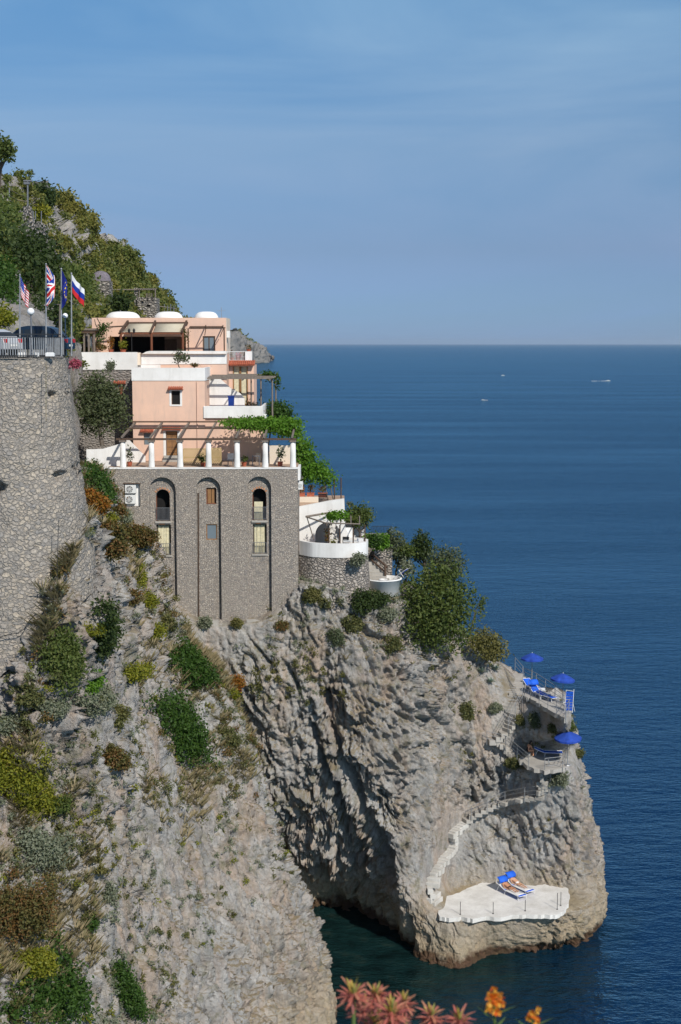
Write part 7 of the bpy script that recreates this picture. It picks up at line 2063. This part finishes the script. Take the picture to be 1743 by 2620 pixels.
htree([(312,770,190,1.7,.9),(322,765,190,1.5,.8),(300,775,188,1.2,.8)], 900, .28, 'deep leaf', 'dark bush on the grey crag above the white domes', 50, P(312, 795, 190), .15, 'crag_bush')

# small bushes scattered over the far hill: one mass
def scatter_hill():
    V, F = [], []; off = 0
    r = np.random.default_rng(77); cnt = 0
    me = hill.data; nv = len(me.vertices)
    co = np.empty(nv * 3, np.float32); me.vertices.foreach_get('co', co); co = co.reshape(-1, 3) + np.array(hill.location)
    pick = r.permutation(nv)
    dens = fbm(co / 14.0, 3, 201)
    for i in pick:
        if cnt > 3400: break
        c = co[i]
        if dens[i] < -.20 + .25 * r.random(): continue
        if c[1] < 104 or c[2] < 44: continue
        far_ = min(1.4, max(.55, c[1] / 230))
        rad = r.uniform(.5, 1.7) * far_ if r.random() < .85 else r.uniform(1.6, 2.6) * far_
        n = int(60 + 75 * rad)
        v, f = leaf_cloud([(c[0], c[1] - .3 * rad, c[2] + .3 * rad, rad, rad, rad * .7)], n, .15 + .10 * rad, int(i) % 100000, shell=.2)
        V.append(v); F.append(f + off); off += len(v); cnt += 1
    return np.concatenate(V), np.concatenate(F)
V, F = scatter_hill()
hs = mesh_np('scrub', V, F, MAT['hill leaf'])
tag(hs, 'olive and yellow scrub covering the far hillside', kind='stuff')
# the same on the distant headland, low dark cover on its crest
r = np.random.default_rng(5)
V, F, off = [], [], 0
co = fp2.reshape(FG.shape)[: FG.shape[0] // 2].reshape(-1, 3)
for i in r.permutation(len(co))[:420]:
    c = co[i]
    if c[2] < 22: continue
    rad = r.uniform(4, 9); v, f = leaf_cloud([(c[0], c[1], c[2], rad, rad, rad * .5)], 18, 4.0, int(i), shell=.2)
    V.append(v); F.append(f + off); off += len(v)
tag(mesh_np('scrub', np.concatenate(V), np.concatenate(F), MAT['hill leaf']), 'dark scrub on the crest of the distant headland', kind='stuff')

# dry-stone walls, posts and buildings on the hill
def hill_wall(pts, h, label, Ys, th=1.2):
    m = MB(); A = [P(u, v, Y) for (u, v), Y in zip(pts, Ys)]
    n = len(A); vs = []
    for a in A: vs += [a + Vector((0, 0, -h)), a, a + Vector((0, th, 0)), a + Vector((0, th, -h))]
    fs = []
    for i in range(n - 1):
        for k in range(4): fs.append((4*i+k, 4*i+4+k, 4*i+4+(k+1)%4, 4*i+(k+1)%4))
    fs += [(0,1,2,3), (4*n-1,4*n-2,4*n-3,4*n-4)]
    m.add(vs, fs)
    tag(m.build('stone_wall', MAT['hill stone']), label, 'wall', 'stone terrace walls on the hill')
hill_wall([(20,560),(45,545),(60,528),(75,526),(80,545),(88,575)], 4.5, 'upper pale stone terrace wall under the hilltop lamp post', [170,172,174,176,176,176])
hill_wall([(30,600),(50,575),(75,566),(100,566),(115,575),(118,590)], 3.5, 'lower pale stone terrace wall above the broad dark tree', [150,152,154,156,158,160])
hill_wall([(120,615),(130,630),(143,650),(148,668),(140,700)], 4.0, 'short pale stone wall descending right of the broad dark tree', [138,139,140,141,141])
hill_wall([(30,720),(38,700),(42,690),(46,720),(44,760)], 5.0, 'narrow pale stone wall behind the striped flag', [103,103,103,103,103])
def hill_post(u, v0, v1, Y, r, label, cat='post', top=False):
    b, t_ = P(u, v0, Y), P(u + 1, v1, Y)
    m = MB().tube(b - Vector((0, 0, 1.5)), t_, r, r * .8)
    if top: m.tube(t_ + Vector((-.5, 0, .05)), t_ + Vector((.5, 0, .05)), r * .9).box((t_.x - .45, t_.y - .2, t_.z - .35), (t_.x + .25, t_.y + .2, t_.z - .1))
    tag(m.build('lamp_post' if top else 'post', MAT['grey metal']), label, cat, None if top else 'fence posts on the hill')
hill_post(70, 528, 464, 176, .13, 'tall street lamp post on the stone wall near the hilltop', 'lamp post', True)
hill_post(23, 535, 480, 165, .10, 'thin pole left of the hilltop lamp post')
for k, (u, v0, v1) in enumerate(((84, 562, 540), (90, 563, 540), (105, 566, 540))): hill_post(u, v0, v1, 160, .07, ('first short fence post on the lower stone wall', 'second short fence post on the lower stone wall', 'third short fence post, below the yellow bush')[k])
tag(MB().path([P(-20, 480, 160), P(0, 490, 163), P(24, 500, 166), P(45, 512, 170), P(70, 516, 176)], .07).build('cable', MAT['straw']), 'slack pale cable running down to the hilltop lamp post', 'cable')
tag(MB().path([P(23, 483, 166), P(45, 496, 171), P(69, 505, 176)], .05).build('cable', MAT['straw']), 'thinner cable above the slack one, reaching the hilltop lamp post', 'cable')
tag(MB().path([P(150, 776, 130), P(215, 780, 150), P(285, 778, 190)], .05).build('cable', MAT['straw']), 'straight thin cable above the upper house, across the hillside', 'cable')
# stone hut
hb_ = P(262, 765, 205)
hut = thing('stone_hut', 'pale stone hut with a rounded purple-grey tiled roof on the hillside', 'hut', hb_)
x0, x1 = X(243, 740, 205), X(280, 740, 205); zt_, zb_2 = Z(260, 718, 205), Z(260, 775, 205)
MB().box((x0, 205, zb_2 - 2), (x1, 208, zt_)).box((x1 - .8, 204.6, zb_2 - 2), (x1 + .1, 204.99, zt_ - 1.2)).build('wall', MAT['hill stone'], hut)
cx = (X(228, 715, 205) + X(280, 715, 205)) / 2; R = (X(280, 715, 205) - X(228, 715, 205)) / 2
dm = MB().lathe((0, 0, 0), [(R * 1.02, 0), (R, .12), (R * .88, .75), (R * .62, 1.15), (R * .3, 1.38), (.001, 1.45)], 18, False)
dm.V = [Vector((cx + v.x, 206.5 + v.y * .9, zt_ + .01 + v.z)) for v in dm.V]
plain('slate tiles', (0.17, 0.15, 0.17), 0.85, 0.35, 4)
dm.build('roof', MAT['slate tiles'], hut)
# terrace building with arches and pergola
YB_ = 262.0
tb_ = thing('terrace_building', 'small stone terrace building with dark arches and a pole pergola on the hill', 'building', P(380, 790, YB_))
z0_, z1_ = Z(385, 800, YB_), Z(385, 764, YB_)
hs_ = [arch(X(u0, 770, YB_), X(u1, 770, YB_), Z(385, v1, YB_), Z(385, v0, YB_), 8) for (u0, u1, v0, v1) in ((361, 368, 763, 775), (374, 381, 763, 771), (387, 393, 763, 771), (374, 386, 779, 785))]
MB().plate(rect(X(352, 780, YB_), X(400, 780, YB_), z0_ - 3, Z(385, 761, YB_)), hs_, YB_, YB_ + .5).box((X(352, 780, YB_) + .01, YB_ + 1.2, z0_ - 3), (X(400, 780, YB_) - .01, YB_ + 5, Z(385, 762, YB_))).build('wall', MAT['hill stone'], tb_)
MB().box((X(342, 740, YB_), YB_ + .6, z0_ - 2), (X(351, 740, YB_), YB_ + 1.3, Z(346, 736, YB_))).build('chimney', MAT['hill stone'], tb_)
for u in (356, 397, 374, 378, 383, 388): MB().tube((X(u, 750, YB_), YB_ + .3, Z(u, 762, YB_)), (X(u, 750, YB_), YB_ + .3, Z(u, 741 if u in (356, 397) else 750, YB_)), .12 if u in (356, 397) else .08).build('post', MAT['grey timber'], tb_)
b = MB().tube((X(283, 742, YB_), YB_ + .3, Z(283, 741, YB_)), (X(399, 742, YB_), YB_ + .3, Z(399, 741, YB_)), .11)
for k in range(9): b.tube((X(352 + k * 5.5, 742, YB_), YB_ - .5, Z(370, 740, YB_)), (X(352 + k * 5.5, 742, YB_), YB_ + 3, Z(370, 740, YB_) + .2), .07)
b.build('pergola_poles', MAT['grey timber'], tb_)
for k, u in enumerate((407, 420, 428, 436, 444)):
    hill_post(u, 800, 782 - (4 if k % 2 else 0), 300, .12, ('first', 'second', 'third', 'fourth', 'last')[k] + ' post of the terrace fence right of the small arches, counting towards the sea')
tag(MB().path([P(402, 783, 299), P(425, 786, 300), P(452, 790, 301)], .10).build('fence_rail', MAT['grey timber']), 'long pale fence rail above the second white dome', 'rail')

# ------------------------------------------------------------------ grass and low herbs on the rock: masses
def ground_cover(name, label, mat, count, seed, size, nleaf, rad, cond, tall=.5):
    r = np.random.default_rng(seed)
    pk = r.integers(0, len(CLP), count * 14)
    c = CLP[pk]; nn = CLN[pk]
    dens = fbm(c / 3.5, 3, seed) + .5 * fbm(c / 0.9, 2, seed + 1)
    ok = cond(c, nn) & (dens > .02 + .22 * r.random(len(c)))
    c = c[ok][:count]; nn = nn[ok][:count]
    V, F, off = [], [], 0
    for k in range(len(c)):
        q = c[k] + nn[k] * .05; rd = rad * r.uniform(.5, 1.4)
        m = nleaf
        if tall > 1:                                           # grass: long blades that lean outwards
            a = r.uniform(0, 2 * PI, m); L = rd * r.uniform(.7, 1.5, m)
            d = np.stack([np.cos(a) * .6, np.sin(a) * .6 - .25, np.full(m, .8)], 1)
            b0 = q + np.stack([np.cos(a), np.sin(a), np.zeros(m)], 1) * rd * .25
            tip = b0 + d * L[:, None] * np.array([1, 1, .8])
            s = np.stack([-np.sin(a), np.cos(a), np.zeros(m)], 1) * size
            v = np.stack([b0 - s, b0 + s, (b0 + tip) / 2 + s * .8 + np.array([0, 0, .05]), tip], 1).reshape(-1, 3)
            f = np.arange(m * 4).reshape(m, 4)
        else:
            v, f = leaf_cloud([(q[0], q[1], q[2], rd, rd, rd * tall)], m, size, int(seed + k), shell=.25)
        V.append(v); F.append(f + off); off += len(v)
    tag(mesh_np(name, np.concatenate(V), np.concatenate(F), MAT[mat]), label, kind='stuff')
spur = lambda c, nn: (c[:, 0] < -3.5 + 0.0 * c[:, 1]) & (c[:, 1] < 103.5) & (c[:, 1] > 52) & (c[:, 2] > 9) & (nn[:, 2] > .12)
spur_up = lambda c, nn: (c[:, 0] < -6.0) & (c[:, 1] < 103.5) & (c[:, 1] > 56) & (c[:, 2] > 15) & (nn[:, 2] > .2)
ground_cover('low_scrub', 'rusty and olive cushions of herbs on the upper slope', 'rust leaf', 460, 311, .085, 130, .62, spur_up, .6)
ground_cover('low_scrub', 'olive cushions of herbs on the upper slope', 'scrub leaf', 620, 312, .085, 130, .62, spur_up, .6)
ground_cover('low_scrub', 'yellowish herbs in bloom scattered on the slope', 'lime leaf', 200, 313, .08, 80, .4, spur, .7)
crest = lambda c, nn: (c[:, 1] > 101) & (c[:, 1] < 116) & (c[:, 2] > 19.5) & (c[:, 2] < 33) & (c[:, 0] > -8) & (c[:, 0] < 13)
right = lambda c, nn: (c[:, 0] > 8) & (c[:, 0] < 21) & (c[:, 1] > 103) & (c[:, 1] < 114) & (c[:, 2] > 9) & (c[:, 2] < 22)
ground_cover('dry_grass', 'straw-coloured dry grass in the cracks of the slope', 'straw', 5200, 301, .024, 24, .55, spur_up, 2)
ground_cover('low_scrub', 'low grey-green herbs growing between the rocks of the slope', 'grey leaf', 1500, 302, .08, 60, .36, spur, .6)
ground_cover('low_scrub', 'low olive herbs growing between the rocks of the slope', 'scrub leaf', 1200, 303, .085, 60, .38, spur, .6)
ground_cover('low_scrub', 'olive herbs hanging along the top of the cliff', 'scrub leaf', 1500, 304, .095, 60, .42, crest, .8)
ground_cover('low_scrub', 'grey herbs hanging along the top of the cliff', 'grey leaf', 520, 305, .09, 55, .36, crest, .8)
ground_cover('low_scrub', 'sparse olive herbs on the headland rock by the stairs', 'scrub leaf', 150, 306, .08, 45, .28, right, .8)
ground_cover('dry_grass', 'dry grass along the top of the cliff', 'straw', 260, 307, .018, 22, .35, crest, 2)
# ------------------------------------------------------------------ boats far out
def boat(u, v, L, label, wake=True, rz=0.0, cabin=True):
    b = PZ(u, v, 0.0); b = Vector((b.x, b.y, 0))
    t = thing('motor_boat', label, 'boat', b, 'boats far out on the sea', rz)
    W = L * .32; Hh = L * .11
    prof = [(-.5, .8), (.0, 1.0), (.3, .75), (.5, .02)]
    vs = []
    for (x, w) in prof: vs += [(x * L, -w * W / 2, Hh), (x * L, w * W / 2, Hh), (x * L * .96, w * W * .3, -.1), (x * L * .96, -w * W * .3, -.1)]
    fs = []
    for i in range(3):
        for k in range(4): fs.append((4*i+k, 4*i+4+k, 4*i+4+(k+1)%4, 4*i+(k+1)%4))
    fs += [(0,1,2,3), (15,14,13,12)]
    MB().add(vs, fs).build('hull', MAT['white shell'], t, local=True)
    if cabin:
        MB().box((-.12*L, -W*.28, Hh), (.16*L, W*.28, Hh + L*.10)).build('cabin', MAT['white shell'], t, local=True)
        MB().box((.161*L, -W*.24, Hh + L*.03), (.168*L, W*.24, Hh + L*.085)).box((-.08*L, -W*.285, Hh + L*.04), (.12*L, -W*.281, Hh + L*.085)).build('window', MAT['window glass'], t, local=True)
    MB().tube((0, 0, Hh), (0, 0, Hh + L*.30), L*.012).build('mast', MAT['grey metal'], t, local=True)
    if wake:
        r = np.random.default_rng(int(u)); m = MB()
        for k in range(60):
            x = -L * (.4 + (3.2 if L > 5 else .8) * r.random() ** 1.6); y = r.normal() * W * (.25 + .12 * abs(x) / L); s = L * .12 * r.uniform(.4, 1.2)
            c = Vector((b.x + x * math.cos(rz) - y * math.sin(rz), b.y + x * math.sin(rz) + y * math.cos(rz), .02 + .10 * r.random()))
            m.add([c + Vector((s * math.cos(q), s * math.sin(q) * 1.2, 0.0)) for q in np.linspace(0, 2*PI, 7)[:-1]] + [c + Vector((0, 0, .35 * s))], [(i, (i+1) % 6, 6) for i in range(6)], True)
        tag(m.build('foam', MAT['white cloth']), 'white foam behind ' + label, kind='stuff')
boat(1556, 975, 6, 'white motor boat with a long wake, rightmost on the sea', True, math.radians(8))
boat(1236, 1024, 3.2, 'small white boat nearest the coast, left of the wake', True, math.radians(165), True)
boat(1213, 880.6, 60, 'white ship on the horizon, the left one of two', False, 0.2)
boat(1405, 880.6, 60, 'white ship on the horizon, the right one of two', False, 0.1)
boat(1287, 961, 5, 'tiny boat between the ships on the horizon and the boats with wakes', False)

# ------------------------------------------------------------------ flowers close to the camera
def rosette(u, v, Y, r, label, tips=True, seed=0, long=None):
    r *= .85
    rr = random.Random(seed)
    c = P(u, v, Y)
    base = P(u + rr.uniform(-25, 25), 2800, Y + .05)
    t = thing('coral_plant', label, 'plant', base, 'coral-red plants in front of the sea')
    b = MB(); mid_ = base.lerp(c, .6) + Vector((rr.uniform(-.02, .02), 0, 0))
    b.tube(base, mid_, .006, .0055, 6); b.tube(mid_, c, .0055, .004, 6)
    b.build('stem', MAT['stem green'], t)
    def blades(name, n, L0, L1, e0, e1, mat, w):
        m = MB()
        for i in range(n):
            a = i * 2.4 + rr.uniform(-.2, .2); el = e0 + (e1 - e0) * i / n + rr.uniform(-.15, .15); L = r * rr.uniform(L0, L1)
            d = Vector((math.cos(a) * math.cos(el), math.sin(a) * math.cos(el), math.sin(el)))
            s = d.cross(Vector((0, 0, 1))).normalized() * w * r; u_ = s.cross(d).normalized() * w * r * .5
            p0 = c - Vector((0, 0, rr.uniform(0, .5) * r)) + d * r * .05; p1 = p0 + d * L * .55 + Vector((0, 0, .05 * L)); p2 = p0 + d * L
            m.add([p0 - s*.4, p0 + s*.4, p1 + s, p1 - u_, p1 - s, p2 + s*.35, p2 - s*.35], [(0,1,2,3),(0,3,4),(3,2,5),(3,5,6),(4,3,6)])
        m.build(name, MAT[mat], t, fixn=False)
    blades('leaves', 42, .75, 1.1, -.75, .75, 'coral leaf', .085)
    m = MB()
    for i in range(26):                                        # older leaves stand off lower down the stem
        f = rr.uniform(.35, .98); o_ = mid_.lerp(c, f); a = i * 2.4; L = r * rr.uniform(.5, .8); el = rr.uniform(-.5, .5)
        d = Vector((math.cos(a) * math.cos(el), math.sin(a) * math.cos(el), math.sin(el))); s = d.cross(Vector((0, 0, 1))).normalized() * .07 * r
        m.add([o_, o_ + d * L * .5 + s, o_ + d * L, o_ + d * L * .5 - s], [(0, 1, 2, 3)])
    m.build('lower_leaves', MAT['coral leaf'], t, fixn=False)
    if tips: blades('young_leaves', 11, .55, .9, .8, 1.4, 'tip leaf', .075)
    return t
FG2 = ((905, 2535, .05, 'coral plant with the highest rosette, at the left end'), (962, 2540, .045, 'coral plant just right of the highest rosette'), (938, 2572, .05, 'coral plant with a drooping bright red rosette below the two highest'), (1003, 2583, .055, 'largest coral rosette in the middle of the group'), (1035, 2560, .04, 'coral plant with upright yellowish tips right of the largest rosette'), (1104, 2594, .05, 'coral plant with orange tips standing apart in the middle'), (1175, 2606, .046, 'coral plant with mostly green tips, right end of the group'), (960, 2615, .05, 'lowest coral rosette, cut off by the picture edge'))
for k, (u, v, r_, lab) in enumerate(FG2): rosette(u, v, 3.0 + .12 * (k % 3), r_, lab, True, 60 + k)
def flower_stalk(u, v, Y, label, seed, n=16, r=.03):
    rr = random.Random(seed); c = P(u, v, Y); base = P(u + 4, 2800, Y + .03)
    t = thing('orange_flower', label, 'flower', base, 'orange flowers in front of the sea')
    MB().tube(base, c, .004, .003, 6).build('stem', MAT['stem green'], t)
    m = MB()
    for i in range(8):
        a = i * 2.4; p0 = c - Vector((0, 0, .02 + .012 * i)); d = Vector((math.cos(a), math.sin(a) * .6, .45)); s = Vector((-d.y, d.x, 0)).normalized() * .004
        m.add([p0, p0 + d * .022 + s, p0 + d * .05, p0 + d * .022 - s], [(0, 1, 2, 3)])
    m.build('leaves', MAT['stem green'], t, fixn=False)
    m = MB()
    for i in range(n):
        cc = c + Vector((rr.gauss(0, r * .55), rr.gauss(0, r * .5), rr.uniform(-.4, 1.0) * r))
        for k in range(4):
            a = PI / 2 * k + rr.uniform(0, 1); d = Vector((math.cos(a) * .8, -.5, math.sin(a) * .8)).normalized(); s = d.cross(Vector((0, 1, .2))).normalized()
            L = r * .42
            m.add([cc, cc + d * L * .6 + s * L * .4, cc + d * L, cc + d * L * .6 - s * L * .4], [(0, 1, 2, 3)])
    m.build('petals', MAT['orange petal'], t, fixn=False)
flower_stalk(1265, 2575, 3.0, 'taller orange flower head with yellow buds', 71, 22, .028)
flower_stalk(1362, 2606, 3.1, 'smaller orange flower head cut off by the picture edge', 72, 14, .022)

# ------------------------------------------------------------------ light and air
AZ, EL = math.radians(30), math.radians(39)
sd_ = Vector((math.sin(AZ) * math.cos(EL), -math.cos(AZ) * math.cos(EL), math.sin(EL)))
sl = bpy.data.lights.new('sun', 'SUN'); sl.energy = 4.4; sl.angle = math.radians(0.53); sl.color = (1.0, 0.945, 0.86)
so_ = bpy.data.objects.new('sun', sl); COL.objects.link(so_)
so_.rotation_euler = (-sd_).to_track_quat('-Z', 'Y').to_euler()
so_.location = (60, -60, 160)

w = bpy.data.worlds.new("World"); SC.world = w; w.use_nodes = True
nt = w.node_tree; nt.nodes.clear()
out = nt.nodes.new('ShaderNodeOutputWorld'); bg = nt.nodes.new('ShaderNodeBackground')
sky = nt.nodes.new('ShaderNodeTexSky'); sky.sky_type = 'NISHITA'; sky.sun_disc = False
sky.sun_elevation = EL
sky.sun_rotation = math.atan2(sd_.x, sd_.y)
sky.altitude = 50; sky.air_density = 1.0; sky.dust_density = 0.2; sky.ozone_density = 3.0
bg.inputs['Strength'].default_value = 0.10
# thin high cirrus
tc = nt.nodes.new('ShaderNodeTexCoord'); mp = nt.nodes.new('ShaderNodeMapping'); mp.inputs['Scale'].default_value = (1.2, 1.2, 7.0); mp.inputs['Rotation'].default_value = (0, .25, 0)
nz = nt.nodes.new('ShaderNodeTexNoise'); nz.inputs['Scale'].default_value = 1.6; nz.inputs['Detail'].default_value = 6; nz.inputs['Roughness'].default_value = .55; nz.inputs['Distortion'].default_value = .6
rp_ = nt.nodes.new('ShaderNodeValToRGB'); rp_.color_ramp.elements[0].position = .40; rp_.color_ramp.elements[0].color = (0, 0, 0, 1); rp_.color_ramp.elements[1].position = .70; rp_.color_ramp.elements[1].color = (.42, .42, .42, 1)
mx = nt.nodes.new('ShaderNodeMix'); mx.data_type = 'RGBA'
nt.links.new(tc.outputs['Generated'], mp.inputs[0]); nt.links.new(mp.outputs[0], nz.inputs['Vector']); nt.links.new(nz.outputs['Fac'], rp_.inputs[0])
nt.links.new(rp_.outputs[0], mx.inputs[0]); nt.links.new(sky.outputs[0], mx.inputs[6]); mx.inputs[7].default_value = (8.5, 8.7, 9.0, 1)
# haze tint painted into the sky colour by height, darker and bluer near the horizon
sx_ = nt.nodes.new('ShaderNodeSeparateXYZ'); nt.links.new(tc.outputs['Generated'], sx_.inputs[0])
hr_ = nt.nodes.new('ShaderNodeValToRGB'); e = hr_.color_ramp.elements
for _ in range(4): e.new(.5)
for el, (pz, c) in zip(e, ((0.0, (.29, .46, .92)), (.02, (.295, .455, .86)), (.064, (.36, .45, .69)), (.131, (.50, .61, .76)), (.2256, (.56, .79, .93)), (.45, (.8, .9, 1.0)))): el.position = pz; el.color = (*c, 1)
nt.links.new(sx_.outputs[2], hr_.inputs[0])
ml_ = nt.nodes.new('ShaderNodeMix'); ml_.data_type = 'RGBA'; ml_.blend_type = 'MULTIPLY'; ml_.inputs[0].default_value = 1.0
nt.links.new(mx.outputs[2], ml_.inputs[6]); nt.links.new(hr_.outputs[0], ml_.inputs[7])
nt.links.new(ml_.outputs[2], bg.inputs[0]); nt.links.new(bg.outputs[0], out.inputs[0])

# the air over the sea
HAZE = True
if HAZE:
    t = NT('sea air'); pv = t.n('ShaderNodeVolumePrincipled'); pv.inputs['Color'].default_value = (0.68, 0.84, 1.0, 1); pv.inputs['Density'].default_value = 1.8e-5; pv.inputs['Anisotropy'].default_value = 0.1
    t.l(pv.outputs[0], t.out.inputs['Volume'])
    hz = MB().box((-80000, -2500, -7), (80000, 80000, 190)).build('haze', t.m, origin=(0, 0, 0))
    tag(hz, 'thin bluish haze over the sea', kind='stuff')

SC.render.engine = 'CYCLES'
SC.cycles.max_bounces = 6; SC.cycles.diffuse_bounces = 3; SC.cycles.glossy_bounces = 3; SC.cycles.transmission_bounces = 2; SC.cycles.volume_bounces = 0; SC.cycles.transparent_max_bounces = 4
SC.cycles.use_denoising = True
try: SC.cycles.denoiser = 'OPENIMAGEDENOISE'
except Exception: pass
SC.cycles.sample_clamp_indirect = 4.0
SC.view_settings.view_transform = 'Standard'
SC.view_settings.look = 'None'
SC.view_settings.exposure = 0.0
SC.view_settings.gamma = 1.0
SC.view_settings.use_curve_mapping = False
